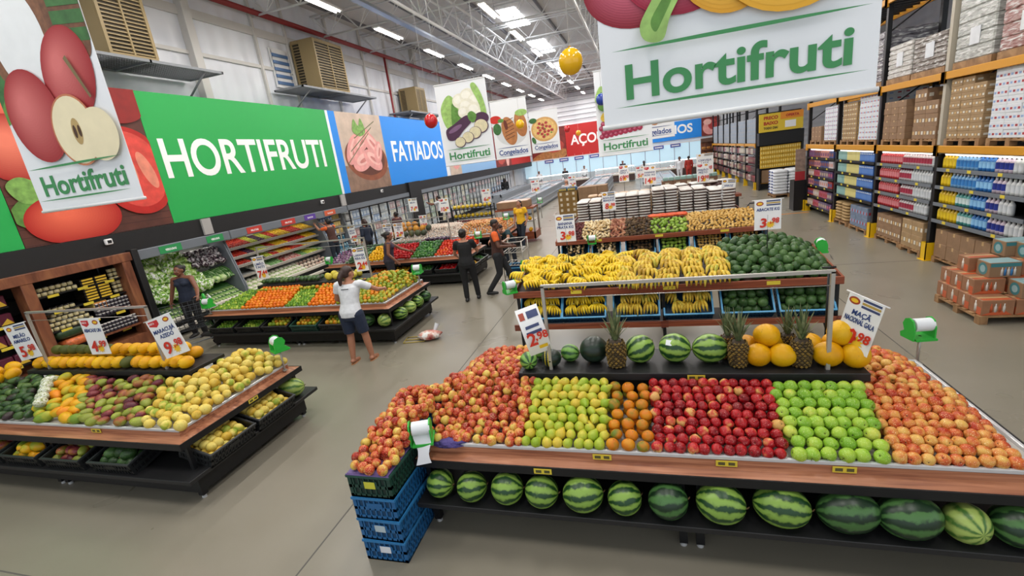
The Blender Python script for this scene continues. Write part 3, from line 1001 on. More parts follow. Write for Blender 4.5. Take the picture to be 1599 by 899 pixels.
t = wall_sign(15.43, 25.68, 2.58, 5.56, M_blue, 'blue wall sign with white capitals FATIADOS and a sliced ham picture')
MB().b2((0, -0.003, 0), (.14, 0, H)).obj('white_strip', M_white, t)
a = Art(); cl = (.55, 0, 3.75, H)
a.poly([(.55, 0), (3.75, 0), (3.75, H), (.55, H)], C('pale_board', '#c9b4a2', .15, 2))
a.poly([(.55, 0), (3.75, 0), (3.75, .8), (.55, 1.0)], C('board_brown', '#8d6f5c', .25, 3))
a.ell(2.2, 1.2, 1.55, .85, C('wood_bowl', '#8a4a2e', .2, 3), -6, clip=cl).ell(2.15, 1.32, 1.4, .75, C('bowl_in', '#5f2d1c'), -6, clip=cl)
HA, HB = C('ham', '#e8a09a', .12, 4), C('ham_lit', '#f3bdb4', .1, 4)
for x, z, rx, rz, g in ((1.3, 1.6, .7, .35, 50), (2.0, 1.9, .8, .33, 30), (2.75, 1.75, .75, .38, -40), (1.8, 1.15, .72, .38, 15), (2.6, 1.15, .7, .36, -25), (3.1, 1.45, .5, .3, 60)):
    a.ell(x, z, rx, rz, HA, g, clip=cl).ell(x + .06, z + .06, rx * .7, rz * .55, HB, g, clip=cl).ell(x + .1, z + .02, rx * .45, rz * .2, C('ham_dark', '#cf7f78'), g, clip=cl)
a.blob([(1.5, 2.3), (1.7, 2.75), (1.95, 2.5), (2.2, 2.8), (2.4, 2.3), (1.95, 2.1)], C('parsley2', '#7aa64f'), clip=cl)
for q in range(3):
    a.poly([(.7 + q * .4, 1.0 + q * .5), (2.6 + q * .3, 2.2 + q * .25), (2.6 + q * .3, 2.24 + q * .25), (.7 + q * .4, 1.04 + q * .5)], C('chive', '#6d7048'))
a.done('picture', t)
text('lettering', 'FATIADOS', 1.27, M_ltxt, t, (7.2, -0.004, 1.04), bold=0.022, fit=5.7)

t = wall_sign(25.7, 35.6, 2.58, 5.56, M_lblue, 'light blue wall sign half hidden behind the aubergine banner')
MB().b2((0, -0.003, 0), (.45, 0, H)).obj('white_strip', M_white, t)
a = Art(); a.poly([(.5, 0), (2.4, 0), (2.4, H), (.5, H)], C('pale_board', '#c9b4a2')).ell(1.6, .9, .7, .6, HA, 0, clip=(.5, 0, 2.4, H)); a.done('picture', t)
t = wall_sign(35.65, 47.7, 2.58, 5.56, M_rsign, 'red wall sign at the far end of the cooler wall')
a = Art(); a.poly([(0, 0), (4.6, 0), (4.6, H), (0, H)], C('meat_board', '#7d2a24', .3, 2)).ell(1.8, .9, 1.3, .7, C('meat_red', '#b7473c', .25, 2), 10).ell(3.4, .7, .5, .8, HB, 0); a.done('picture', t)

# far wall signs
t = wall_sign(0, 6.4, 2.58, 5.56, M_rsign, 'red sign with white capitals AÇOUGUE high on the far wall', 0, (-7.08, FY - 0.15, 2.58))
text('lettering', 'AÇOUGUE', 1.27, M_ltxt, t, (.5, -0.004, 1.1), align='LEFT', bold=0.03, fit=5.6)
t = wall_sign(0, 3.5, 2.58, 5.56, C('meat_board', '#7d2a24'), 'picture panel of meat on a board beside the red far wall sign', 0, (-10.6, FY - 0.15, 2.58))
a = Art(); cl = (0, 0, 3.5, H)
a.ell(1.9, .3, 1.9, .55, C('basket', '#b07a45', .3, 4), 8, clip=cl).ell(2.3, 1.2, 1.0, .6, C('meat_red', '#b7473c'), 0, clip=cl).ell(1.2, 2.1, .8, .5, R1, 0, clip=cl).ell(2.3, 2.4, .6, .4, C('parsley', '#5d8c3a'), 0, clip=cl)
a.done('picture', t)
t = wall_sign(0, 7.6, 2.85, 4.45, M_blue, 'blue sign with large white letters high on the far wall by the racking', 0, (-2.2, FY - 0.15, 2.85))
text('lettering', 'FRIOS', 1.05, M_ltxt, t, (6.85, -0.004, .55), align='RIGHT', bold=0.03)
t = wall_sign(0, 1.5, 2.85, 4.45, C('meat_board', '#7d2a24'), 'small picture panel of sliced salami at the end of the blue far wall sign', 0, (5.42, FY - 0.15, 2.85))
a = Art(); a.ell(.7, .7, .6, .6, HA, 0).ell(.95, .95, .4, .45, C('salami', '#b33c3a', .3, 8), 0).ell(.5, 1.2, .35, .25, HB); a.done('picture', t)

# black fascia between signs and coolers
fa = MB().b2((SX + 0.02, -2, 2.14), (SX + 0.1, 47.6, 2.575)); o = fa.obj('trim_90', M_black); struct(o)
for i, y in enumerate((9.35, 15.2)):
    o = thing('fascia_bracket', 'pale square-section bracket on the black fascia, %s along the coolers' % ORD[i], 'bracket', (SX + 0.1, y, 2.17))
    MB().b2((0, -.13, 0), (.05, .13, .4)).obj('plate', mat('bracket_grey', '#a9a6a3', .5), o)
for y in (4.2, 7.0, 14.0, 18.0):
    o = thing('camera_dome', 'small white wall speaker on the black fascia under the %s' % {4.2: 'green sign end', 7.0: 'tomato picture', 14.0: 'HORTIFRUTI lettering', 18.0: 'ham picture'}[y], 'speaker', (SX + 0.1, y, 2.44))
    MB().b2((0, -.07, -.06), (.07, .07, .06), 0, .015).obj('body', M_lampb, o)
    MB().b2((.07, -.04, -.03), (.073, .04, .03)).obj('grille', M_blackm, o)

# ---- hanging banners
def banner(x0, y, z0, h, word, label, paint, w=1.2, green=True):
    t = thing('hanging_banner', label, 'banner', (x0, y, z0), 0, 'printed banners hung over the aisles')
    MB().b2((0, 0, 0), (w, 0.005, h)).obj('cloth', M_white, t)
    MB().tube([(-.02, .003, h), (w + .02, .003, h)], .014, 10).obj('top_rod', M_lampb, t)
    MB().tube([(-.01, .003, 0), (w + .01, .003, 0)], .013, 10).obj('bottom_rod', M_lampb, t)
    for x in (.12, w - .12):
        MB().tube([(x, .003, h), (x, .003, CZ - .2 - z0)], .004, 5).obj('string', M_lampb, t)
    tx = M_gtxt if green else M_btxt
    a = Art()
    paint(a, w, h)
    swoosh(a, .06, w - .05, .345, .018, tx)
    swoosh(a, .06, w - .05, .085, .014, tx)
    a.done('picture', t, (0, -.001, 0))
    text('lettering', word, .225, tx, t, (w / 2 + .01, -.004, .125), bold=.005, fit=w * .82, ext=.001)
    return t

G1, G2, G3 = C('leaf', '#5f8f3c', .3, 12), C('leaf_pale', '#9dc46a', .25, 12), C('leaf_dark', '#3a6b35', .3, 12)
def art_peppers(a, w, h):
    a.fruit(.2, .63, .26, .19, '#8f1228', '#e2728a').fruit(.38, .66, .26, .2, '#a2173a', '#e47a92', -8)
    Y1, Y2 = C('pepper_yellow', '#f0b93a', .1, 3), C('pepper_yellow2', '#f7cd55', .08, 3)
    a.fruit(.58, .72, .24, .3, '#e0a022', '#fbdc6e', 12).fruit(.86, .78, .36, .4, '#e4a826', '#fde384', -10)
    a.blob([(.22, .37), (.3, .36), (.34, .46), (.42, .58), (.5, .66), (.44, .72), (.34, .66), (.26, .54), (.2, .44)], G2)
    a.blob([(.27, .4), (.31, .46), (.38, .58), (.44, .66), (.4, .66), (.31, .54), (.25, .45)], G1)
    a.ell(.72, .74, .1, .05, G1, 10).ell(.5, 1.3, .4, .25, C('pepper_green', '#5d9a3d', .15, 4))
def art_apples(a, w, h):
    a.blob([(-.0, .75), (.16, .95), (.3, 1.1), (.2, 1.25), (0, 1.2)], G3, clip=(0, 0, w, h)).blob([(0, .72), (.2, .85), (.32, 1.0), (.22, 1.02), (0, .85)], G1, clip=(0, 0, w, h))
    a.ell(.5, 1.3, .42, .5, C('coconut', '#7d5237', .3, 20), 8, clip=(0, 0, w, h)).ell(.46, 1.3, .29, .42, C('coconut_white', '#eef0f0', .03), 8, clip=(0, 0, w, h))
    a.blob([(.86, 1.75), (.84, 1.2), (1.1, 1.05), (1.2, 1.2), (1.2, 1.75)], C('coconut2', '#6d452d', .3, 20), clip=(0, 0, w, h))
    for q in range(3):
        a.poly([(.88, 1.2 + q * .12), (1.2, 1.16 + q * .12), (1.2, 1.25 + q * .12), (.88, 1.29 + q * .12)], G3)
    RA, RB = C('apple_red', '#b9353c', .15, 5), C('apple_red_hi', '#d4626a', .12, 5)
    a.fruit(.86, .98, .27, .34, '#a3262b', '#d9726f', -18)
    a.fruit(.36, .74, .3, .36, '#a3262b', '#d9726f', 8)
    a.ell(.76, .58, .24, .27, C('apple_cut_rim', '#c77b55')).ell(.76, .58, .225, .255, C('apple_flesh', '#efe2bd', .05)).ell(1.0, .52, .2, .2, C('apple_flesh', '#efe2bd'))
    a.ell(.78, .57, .05, .1, C('apple_core', '#b79a63')).ell(.76, .57, .018, .05, C('seed', '#4a2c1a')).ell(.81, .57, .016, .045, C('seed', '#4a2c1a'))
    a.poly([(.9, 1.08), (1.04, .78), (1.06, .79), (.93, 1.1)], C('stalk', '#7a6a45'))
def art_aubergine(a, w, h):
    a.blob([(.12, .9), (.08, 1.25), (.3, 1.5), (.5, 1.3), (.62, 1.0), (.45, .8), (.25, .75)], G2).blob([(.3, .8), (.35, 1.3), (.5, 1.15), (.58, .95), (.45, .78)], G1)
    CF = C('cauliflower', '#ece8d4', .08, 14)
    for x, z, r in ((.55, 1.35, .17), (.75, 1.42, .18), (.92, 1.3, .18), (.7, 1.2, .2), (.88, 1.1, .2), (.62, 1.1, .14), (1.0, 1.0, .13)):
        a.ell(x, z, r, r * .9, CF).ell(x - .03, z + .03, r * .6, r * .5, C('cauliflower_hi', '#f7f4e6', .04, 14))
    a.blob([(.85, 1.6), (.95, 1.66), (1.08, 1.4), (1.14, 1.0), (1.02, .85), (1.0, 1.2)], G2)
    PU = C('aubergine', '#4a2745', .15, 4)
    a.blob([(.14, .6), (.14, .78), (.34, .88), (.62, 1.02), (.78, 1.0), (.76, .88), (.55, .72), (.36, .56), (.22, .54)], PU).ell(.36, .78, .18, .05, C('aubergine_hi', '#7f5c7f'), 22)
    a.ell(1.0, .92, .18, .13, PU).blob([(.7, 1.05), (.8, 1.1), (.9, 1.0), (.82, .86), (.72, .92)], G1)
    for x, z, r in ((.98, .76, .17), (.82, .64, .15), (.64, .56, .14), (.44, .48, .13)):
        a.ell(x, z, r, r * .88, PU).ell(x - .006, z + .006, r * .92, r * .8, C('aubergine_flesh', '#ddd3ae', .1, 20))
def art_steak(a, w, h):
    a.ell(.62, .8, .52, .4, C('plate', '#d8dadc', .03))
    ST = C('steak', '#b87845', .2, 10)
    a.ell(.55, .85, .24, .45, ST, 12).ell(.95, 1.02, .2, .4, ST, 8)
    for i in range(6):
        a.poly([(.4, .58 + i * .11), (.72, .68 + i * .11), (.72, .7 + i * .11), (.4, .6 + i * .11)], C('grill_mark', '#5e3220'))
    a.ell(.45, 1.05, .06, .16, C('steak_hole', '#6b2d1c'), 10).ell(.12, 1.25, .2, .12, R1).ell(.15, .95, .14, .18, G3).ell(1.0, 1.36, .2, .1, G2).ell(.3, 1.2, .1, .06, G1)
def art_pizza(a, w, h):
    a.ell(.6, .9, .56, .48, C('crust', '#d8a663', .15, 10)).ell(.6, .9, .48, .4, C('cheese', '#e7c078', .2, 14))
    for i in range(16):
        q = i * 2.399; r = .09 * math.sqrt(i)
        a.ell(.6 + r * math.cos(q), .9 + r * .85 * math.sin(q), .065, .055, C('salami', '#b33c3a'))
        if i % 3 == 0:
            a.ell(.62 + r * math.cos(q + 1), .92 + r * .8 * math.sin(q + 1), .04, .03, G1)
    a.ell(.15, 1.28, .16, .1, G3).ell(.12, .5, .08, .14, G3, 20)
def art_grapes(a, w, h):
    GR, GH = C('grape', '#a32446', .15, 20), C('grape_hi', '#cf6d88', .1, 20)
    for i in range(4):
        for j in range(9):
            x, z = .1 + j * .105 + (i % 2) * .05, .43 + i * .09 + j * .012
            a.ell(x, z, .062, .058, GR).ell(x - .015, z + .018, .03, .026, GH)
    a.blob([(.05, 1.1), (.2, 1.35), (.42, 1.2), (.35, 1.0), (.15, .98)], G1).blob([(.0, 1.2), (.12, 1.5), (.3, 1.4), (.25, 1.15)], G2)
    a.ell(.35, .88, .26, .14, C('pineapple', '#e0b93f', .15, 14), 15).ell(.8, 1.2, .3, .35, C('orange_print', '#ea9a35', .1))

banner(-0.175, 2.6, 3.095, 1.75, 'Hortifruti', 'white hanging banner with red and yellow peppers over the apple table', art_peppers)
banner(-5.06, 2.9, 3.085, 1.75, 'Hortifruti', 'white hanging banner with coconut and apples in front of the tomato picture', art_apples)
banner(-4.36, 10.4, 3.05, 1.74, 'Hortifruti', 'white hanging banner with cauliflower, lettuce and aubergine slices', art_aubergine)
banner(-4.63, 15.4, 3.06, 1.82, 'Congelados', 'white hanging banner with grilled fish steaks behind the aubergine one', art_steak, green=False)
banner(-4.4, 20.0, 3.15, 1.65, 'Congelados', 'white hanging banner with a pizza picture', art_pizza, green=False)
banner(-0.94, 11.4, 2.81, 1.84, 'Hortifruti', 'white hanging banner with grapes and a pineapple slice over the rice stacks', art_grapes)
banner(-0.15, 16.3, 3.07, 1.7, 'Congelados', 'white hanging banner mostly hidden behind the grape one', art_steak, green=False)

# ---- balloons
def balloon(x, y, z, r, col, label):
    t = thing('balloon', label, 'balloon', (x, y, z), 0, 'party balloons')
    m = mat('balloon_' + col.strip('#'), col, 0.15, spec=0.7)
    MB().lathe([(r * math.sin(PI * i / 18), -1.06 * r * math.cos(PI * i / 18)) for i in range(19)], 28).obj('skin', m, t)
    MB().lathe([(0.0, r * 1.05), (.012, r * 1.07), (.006, r * 1.1), (.016, r * 1.16)], 8).obj('knot', m, t)
    MB().tube([(0, 0, r * 1.14), (0, 0, CZ - .1 - z)], .003, 4).obj('string', M_lampb, t)
balloon(-.62, 5.0, 3.852, .118, '#f2b90f', 'large yellow balloon hanging high over the banana rack')
balloon(-4.213, 9.6, 4.0, .14, '#c4141c', 'red balloon hanging in front of the blue ham sign')
balloon(-3.605, 15.0, 4.04, .135, '#f2b90f', 'small yellow balloon in front of the fish steak banner')
balloon(-3.442, 20.5, 3.87, .13, '#1e3f9e', 'dark blue balloon in front of the pizza banner')
balloon(-3.075, 21.5, 3.98, .13, '#c4141c', 'small red balloon between the pizza banner and the red far sign')
balloon(-2.721, 22.5, 3.79, .12, '#f0a51c', 'small orange yellow balloon in front of the red far sign')
balloon(-.77, 11.0, 4.01, .12, '#1e3f9e', 'dark blue balloon beside the grape banner')

# ---- evaporative coolers on their grates
M_beige = mat('cooler_beige', '#98845c', 0.5)
M_slot = mat('cooler_slot', '#3a3324', 0.7)
M_grate = mat('grate_steel', '#8b8e92', 0.5, 0.5)
def air_cooler(y0, y1, z0, z1, label, win):
    t = thing('air_cooler', label, 'air cooler', (WX + .15, y0, z0))
    d, w, h = .95, y1 - y0, z1 - z0
    MB().b2((.05, .04, .03), (d - .04, w - .04, h - .03)).obj('core', M_slot, t)
    fr = MB()
    fr.b2((0, 0, 0), (d, w, .06), 0, .012); fr.b2((0, 0, h - .1), (d, w, h), 0, .02)
    for x in (0, d - .07):
        for y in (0, w - .07):
            fr.b2((x, y, .05), (x + .07, y + .07, h - .08))
    fr.b2((d - .05, w / 2 - .02, .05), (d, w / 2 + .02, h - .08))
    fr.b2((.35, -.003, .05), (d - .05, .03, h - .08))
    fr.obj('casing', M_beige, t)
    lv = MB(); n = 17
    for i in range(n):
        z = .08 + (h - .2) * i / (n - 1)
        lv.b2((d - .035, .06, z), (d - .008, w - .06, z + .028))
        lv.b2((.06, .008, z), (.36, .03, z + .022))
    lv.obj('louvre', M_beige, t)
    g = thing('service_grate', 'steel mesh platform carrying the ' + label, 'platform', (WX + .12, y0 - 1.3, z0 - .1))
    ge = MB(); W2 = w + 2.9; D = 1.15
    for p in ((0, 0), (D - .05, 0)):
        ge.b2((p[0], 0, 0), (p[0] + .05, W2, .06))
    for y in (0, W2 / 2, W2 - .05):
        ge.b2((0, y, 0), (D, y + .05, .06))
    ge.obj('edge_frame', M_grate, g)
    gm = MB()
    for i in range(int(W2 / .055)):
        gm.b2((.03, .05 + i * .055, .035), (D - .03, .066 + i * .055, .055))
    for i in range(14):
        gm.b2((.05 + i * .08, .03, .03), (.058 + i * .08, W2 - .03, .04))
    gm.obj('mesh_slat', M_grate, g)
    for y in (.5, W2 - .5):
        MB().tube([(D - .1, y, 0), (0.05, y, -.75)], .025, 8).obj('strut', M_grate, g)
    if win:
        o = thing('louvre_window', 'blue lit louvred vent behind the ' + label, 'window', (WX + .02, y0 - 1.0, z0 + .1))
        MB().b2((0, 0, 0), (.05, .85, 1.25)).obj('frame', M_lampb, o)
        lw = MB()
        for i in range(5):
            lw.b2((.03, .05, .1 + i * .22), (.09, .8, .2 + i * .22))
        for y in (.05, .78):
            lw.b2((.03, y, .08), (.05, y + .03, 1.2))
        lw.obj('louvre', mat('vent_blade', '#5f7fae', .3, .3), o)  # blades in one even blue
    return t
air_cooler(8.35, 9.45, 6.25, 7.75, 'beige air cooler nearest the coconut banner', False)
air_cooler(15.5, 17.2, 6.28, 7.95, 'beige air cooler above the end of the green sign', True)
air_cooler(23.1, 24.2, 5.95, 7.15, 'beige air cooler above the blue sign', False)
# ------------------------------------------------------------------ tall racking beside the right aisle
M_orange = mat('rack_beam_orange', '#cf8f14', 0.45)
M_guard = mat('guard_yellow', '#e3b60e', 0.45)
M_cream = mat('upright_cream', '#b5ad9c', 0.5)
M_rail = mat('price_rail', '#6f757d', 0.4)
M_led = mat('led_strip', '#ffffff', 0.4, emit='#fdf8ee', es=3.5)
M_pal = wood_mat('pallet_wood', '#7b5a3a', '#94704b', '#a9845c', (3, 3, 3), 0.7)
M_kraft = mat('kraft_card', '#8f7054', 0.7, noise=0.12, nscale=5)
M_kraft2 = mat('kraft_card_light', '#a1845f', 0.7, noise=0.12, nscale=5)
M_tape = mat('parcel_tape', '#c3a071', 0.4)
M_card_w = mat('white_card', '#d6d9de', 0.6, noise=0.06)
RX = 5.42
UY = [18.45, 15.95, 13.45, 11.0, 8.55, 6.1]
RD = 1.1
names = ['dark red end', 'teal and yellow carton', 'red bottle', 'blue bottle', 'frame edge']

def upright(y, lab, h=6.6, up=None):
    t = thing('rack_upright', lab, 'rack post', (RX, y, 0), 0, None)
    MB().b2((0, -.055, 0), (.1, .055, 2.07), 0, .006).obj('lower_post', M_blackm, t)
    MB().b2((0.005, -.045, 2.07), (.095, .045, h)).obj('upper_post', up or M_blackm, t)
    rp = MB().b2((RD - .1, -.05, 0), (RD, .05, h)); rp.obj('rear_post', M_blackm, t)
    for i in range(7):
        z = .4 + i * .85
        MB().tube([(.05, 0, z), (RD - .05, 0, z + (.6 if i % 2 else 0) + .1)], .016, 6).obj('brace', M_blackm, t)
    g = MB()
    g.b2((-.06, -.09, 0.015), (-.045, .09, .36)); g.b2((-.06, -.09, 0.015), (.12, -.075, .36)); g.b2((-.06, .075, 0.015), (.12, .09, .36)); g.b2((-.09, -.12, 0), (.14, .12, .015))
    g.obj('column_guard', M_guard, t)
    return t
for i, y in enumerate(UY):
    upright(y, 'black rack post with yellow foot guard, %s from the white sack pallet end' % ORD[i], up=M_cream if i == 3 else None)

def beam(y0, y1, z, lab):
    t = thing('rack_crossbar', lab, 'rack crossbar', (RX - .03, y0, z))
    MB().b2((0, 0.06, -.065), (.05, y1 - y0 - .06, .065), 0, .008).obj('front_beam', M_orange, t)
    MB().b2((RD, 0.06, -.065), (RD + .05, y1 - y0 - .06, .065)).obj('rear_beam', M_orange, t)
    for y in (0.0, y1 - y0):
        MB().b2((-.012, y - .062, -.13), (.03, y + .062, .075), 0, .004).obj('end_plate', M_orange, t)
    dk = MB()
    for k in range(8):
        yy = .15 + k * (y1 - y0 - .3) / 7
        dk.b2((.05, yy - .03, .0), (RD, yy + .03, .04))
    dk.obj('deck_slat', M_blackm, t)
    return t
for i in range(5):
    y1, y0 = UY[i], UY[i + 1]
    beam(y0, y1, 2.165, 'orange rack crossbar above bay %s from the sack pallet end, lower level' % ORD[i])
    beam(y0, y1, 3.46, 'orange rack crossbar above bay %s from the sack pallet end, upper level' % ORD[i])
    beam(y0, y1, 5.3, 'orange rack crossbar above bay %s from the sack pallet end, top level' % ORD[i])

SH = {0: [1.86, 1.56, 1.26, .96, .62, .28], 1: [1.85, 1.52, 1.20, .88], 2: [1.85, 1.52, 1.20, .88], 3: [1.85, 1.52, 1.20, .88], 4: [1.85, 1.52, 1.2, .88]}
for b in range(5):
    y1, y0 = UY[b] - .07, UY[b + 1] + .07
    for s, z in enumerate(SH[b]):
        t = thing('rack_shelf', 'black shelf with price rail, %s from the top, %s bay from the end' % (ORD[s], ORD[b]), 'shelf', (RX, y0, z - .03))
        MB().b2((.0, 0, -.03), (.55, y1 - y0, 0.0)).obj('board', M_blackm, t)
        MB().b2((-.012, 0, -.06), (.0, y1 - y0, .005)).obj('price_rail', M_rail if b in (2, 3) else M_blackm, t)
        for k in range(3):
            MB().b2((-.016, .4 + k * .7 + hsh(b, s, k) * .3, -.05), (-.012, .5 + k * .7 + hsh(b, s, k) * .3, -.0)).obj('price_ticket', mat('ticket_yellow', '#d9c23a', .5), t)
    t = thing('shelf_screen', 'black screen behind the shelves of the %s bay from the end' % ORD[b], 'screen', (RX + .57, y0, .3))
    MB().b2((0, 0, .25 if b else -.28), (.03, y1 - y0, 1.78)).obj('panel', M_black, t)
    t = thing('shelf_lamp', 'glowing strip lamp under the beam of the %s bay from the end' % ORD[b], 'lamp', (RX + .05, y0, 2.05))
    MB().b2((0, .1, 0), (.04, y1 - y0 - .1, .025)).obj('tube', M_led, t)
    MB().b2((-.005, .08, .025), (.045, y1 - y0 - .08, .04)).obj('housing', M_lampb, t)

# ---- goods on the shelves
def bottle_mesh(name, r, h, body, lab, cap, square=False):
    b = MB()
    n = 12
    b.lathe([(0, 0), (r, 0), (r, .22 * h)], n, 0).lathe([(r * 1.01, .2 * h), (r * 1.01, .62 * h)], n, 1)
    b.lathe([(r, .62 * h), (r, .66 * h), (r * .75, .76 * h), (r * .4, .84 * h), (r * .38, .88 * h)], n, 0)
    b.lathe([(r * .45, .86 * h), (r * .45, h), (0, h)], n, 2)
    return b.mesh(name, [body, lab, cap])
def pk(name, c):
    return mat('pack_' + name, c, 0.35)
BOT = {
    'yellow': ('yellow_bottle', 'yellow cleaner bottle', '#d8b318', '#e6c62c', '#c99a12'),
    'bluew': ('sky_blue_bottle', 'sky blue bottle', '#7db0dd', '#3a80c4', '#e8ecf2'),
    'blue': ('blue_bottle', 'bright blue bottle', '#2f78c4', '#8fc3ec', '#2456a8'),
    'navy': ('navy_bottle', 'white navy label bottle', '#d8c6d6', '#27368f', '#e9ebf4'),
    'white': ('white_bottle', 'plain white bottle', '#dddfe0', '#cfd3d8', '#e9e9ea'),
    'red': ('red_bottle', 'white bottle with red base', '#c63a40', '#d9848a', '#e6e1e2'),
    'wine': ('wine_bottle', 'dark red topped bottle', '#d6c9cb', '#a8364e', '#8c2540'),
    'teal': ('teal_carton', 'teal carton', '#7fa9a4', '#8fb6b0', '#8fb6b0'),
    'lemon': ('lemon_carton', 'pale yellow carton', '#cfc57c', '#d8cd86', '#d8cd86'),
    'royal': ('royal_carton', 'royal blue carton', '#3a66b2', '#5b84c6', '#c8d6ea'),
    'aqua': ('aqua_bottle', 'white bottle with teal base', '#4f9d98', '#cfe0e0', '#e4ecec'),
}
BM = {}
for k, (nm, lb, c1, c2, c3) in BOT.items():
    if 'carton' in nm:
        m = MB().b2((-.05, -.052, 0), (.05, .052, .23), 0, .004)
        m.b2((-.0515, -.045, .03), (-.05, .045, .15), 1)
        m.b2((-.052, -.03, .17), (-.05, .03, .205), 2)
        BM[k] = m.mesh(nm, [pk(k + 'a', c1), pk(k + 'b', c2), pk(k + 'c', c3)])
    else:
        BM[k] = bottle_mesh(nm, .045, .25, pk(k + 'a', c1), pk(k + 'b', c2), pk(k + 'c', c3))
baytxt = {1: 'in the bay of teal and blue cartons', 2: 'in the bay of red bottles', 3: 'in the bay behind drink cartons'}
fill = {
    3: [[('yellow', .4), ('bluew', .68), ('blue', .42), ('navy', .45), ('white', .3)], [('yellow', .35), ('bluew', .72), ('blue', .45), ('navy', .35), ('white', .4)],
        [('yellow', .58), ('aqua', .48), ('blue', .48), ('navy', .38), ('white', .35)], [('yellow', .62), ('aqua', .4), ('blue', .42), ('navy', .42), ('white', .42)]],
    2: [[('red', 1.02), ('wine', 1.1), ('white', .15)], [('red', .95), ('wine', .5), ('white', .85)], [('red', .9), ('', .12), ('wine', .52), ('white', .72)], [('red', 1.0), ('wine', .65), ('white', .6)]],
    1: [[('teal', .7), ('lemon', .8), ('royal', .8)], [('teal', .62), ('lemon', .82), ('royal', .85)], [('teal', .6), ('lemon', .8), ('royal', .9)], [('teal', .65), ('lemon', .75), ('royal', .9)]],
}
for b, rowsb in fill.items():
    for s, row in enumerate(rowsb):
        y = UY[b] - .11
        for kind, wdt in row:
            n = int(wdt / .1)
            for q in range(n):
                y -= .1
                if not kind:
                    continue
                o = link(BOT[kind][0], BM[kind], None, (RX + .08, y + .045, SH[b][s] - .03), (0, 0, hsh(b, s, q) * .2))
                tag(o, '%s on the %s shelf %s' % (BOT[kind][1], ORD[s], baytxt[b]), 'bottle' if 'bottle' in BOT[kind][0] else 'carton', '%s, shelf %d %s' % (BOT[kind][1] + 's', s + 1, baytxt[b]))
# first bay: mixed packets
cols = ['#7a3f6b', '#b0536b', '#c8bfc2', '#8d4a3f', '#6a5a78', '#a33a34', '#c98a7a', '#57406b', '#b9a38c', '#3f4f86']
PKM = []
for i, c in enumerate(cols):
    m = MB().b2((-.06, -.085, 0), (.06, .085, .2), 0, .006)
    m.b2((-.0615, -.06, .05), (-.06, .06, .14), 1)
    PKM.append(m.mesh('packet', [pk('p%d' % i, c), pk('q%d' % i, cols[(i + 4) % 10])]))
for s, z in enumerate(SH[0]):
    y, q = UY[0] - .17, 0
    base = [0, 3, 8, 6, 5, 8][s]
    while y > UY[1] + .17:
        i = (base + int((UY[0] - y) / .6) * 3) % 10
        o = link('packet', PKM[i], None, (RX + .09, y, z - .03))
        tag(o, '%s packet on the %s shelf from the top in the end bay' % (['purple', 'rose', 'pale grey', 'brick brown', 'mauve', 'red', 'peach', 'plum', 'tan', 'navy blue'][i], ORD[s]), 'packet', 'packets colour %d shelf %d end bay' % (i, s + 1))
        y -= .18; q += 1

# ---- pallets, cartons
def pallet(x, y, z, wx, wy, label, rz=0):
    t = thing('wooden_pallet', label, 'pallet', (x, y, z), rz)
    for k in range(7):
        yy = wy * k / 6 * (1 - .1 / wy)
        MB().b2((0, yy, .1), (wx, yy + .095, .12)).obj('deck_board', M_pal, t)
    for xx in (0, wx / 2 - .05, wx - .1):
        MB().b2((xx, 0, .08), (xx + .1, wy, .1)).obj('stringer', M_pal, t)
        for yy in (0, wy / 2 - .05, wy - .1):
            MB().b2((xx, yy, .0), (xx + .1, yy + .1, .08)).obj('block', M_pal, t)
    return t

CARTN = {}
def carton_mesh(name, dx, dy, dz, card, deco=None):
    key = (name, round(dx, 3), round(dy, 3), round(dz, 3))
    if key in CARTN:
        return CARTN[key]
    m = MB().box((0, 0, dz / 2), (dx, dy, dz), 0, None, .006)
    mats = [card, M_tape]
    m.b2((-dx / 2 + .01, -.025, dz - .001), (dx / 2 - .01, .025, dz + .001), 1)
    if deco:
        deco(m, dx, dy, dz, mats)
    else:
        m.b2((-dx / 2 - .001, -.025, dz * .75), (-dx / 2 + .001, .025, dz), 1)
    CARTN[key] = m.mesh(name, mats)
    return CARTN[key]
def deco_print(colors):
    def f(m, dx, dy, dz, mats):
        for c in colors:
            mats.append(c)
        n = len(colors)
        for i in range(4):
            a = -dy / 2 + dy * (i + .2) / 4
            m.b2((-dx / 2 - .0015, a, dz * .35), (-dx / 2, a + dy * .15, dz * .62), 2 + i % n)
        for i in range(3):
            a = -dx / 2 + dx * (i + .25) / 3
            m.b2((a, -dy / 2 - .0015, dz * .35), (a + dx * .15, -dy / 2, dz * .62), 2 + i % n)
    return f
D_red = deco_print([pk('red_mark', '#a8343c'), pk('blue_mark', '#8ea6cf')])
D_lab = deco_print([pk('label_white', '#d8d4c8'), pk('label_tan', '#c9a771')])
D_grn = deco_print([pk('label_yel', '#cfa94a'), pk('label_white', '#d8d4c8')])
def stack(name, label, group, x, y, z, nx, ny, nz, dx, dy, dz, card, deco=None, top=None, jit=.01):
    """cartons in nx by ny columns; (x, y) is the corner nearest the aisle and the camera"""
    me = carton_mesh(name, dx, dy, dz, card, deco)
    for k in range(nz):
        for i in range(nx):
            for jy in range(ny):
                if top and (k, i, jy) in top:
                    continue
                o = link(name, me, None, (x + dx * (i + .5) + (hsh(name, y, k, i, jy) - .5) * jit, y + (dy + .004) * (jy + .5), z + dz * k), (0, 0, (hsh(name, y, k, jy) - .5) * .03))
                tag(o, label, 'carton', group)
pallet(RX + .02, 8.75, 2.23, 1.05, .98, 'pallet on the orange beam under the tall white carton stack near the frame edge')
stack('white_carton', 'white red print carton in the tallest stack over the blue bottles', 'white cartons over the blue bottles', RX + .04, 8.76, 2.35, 2, 3, 9, .48, .32, .125, M_card_w, D_red)
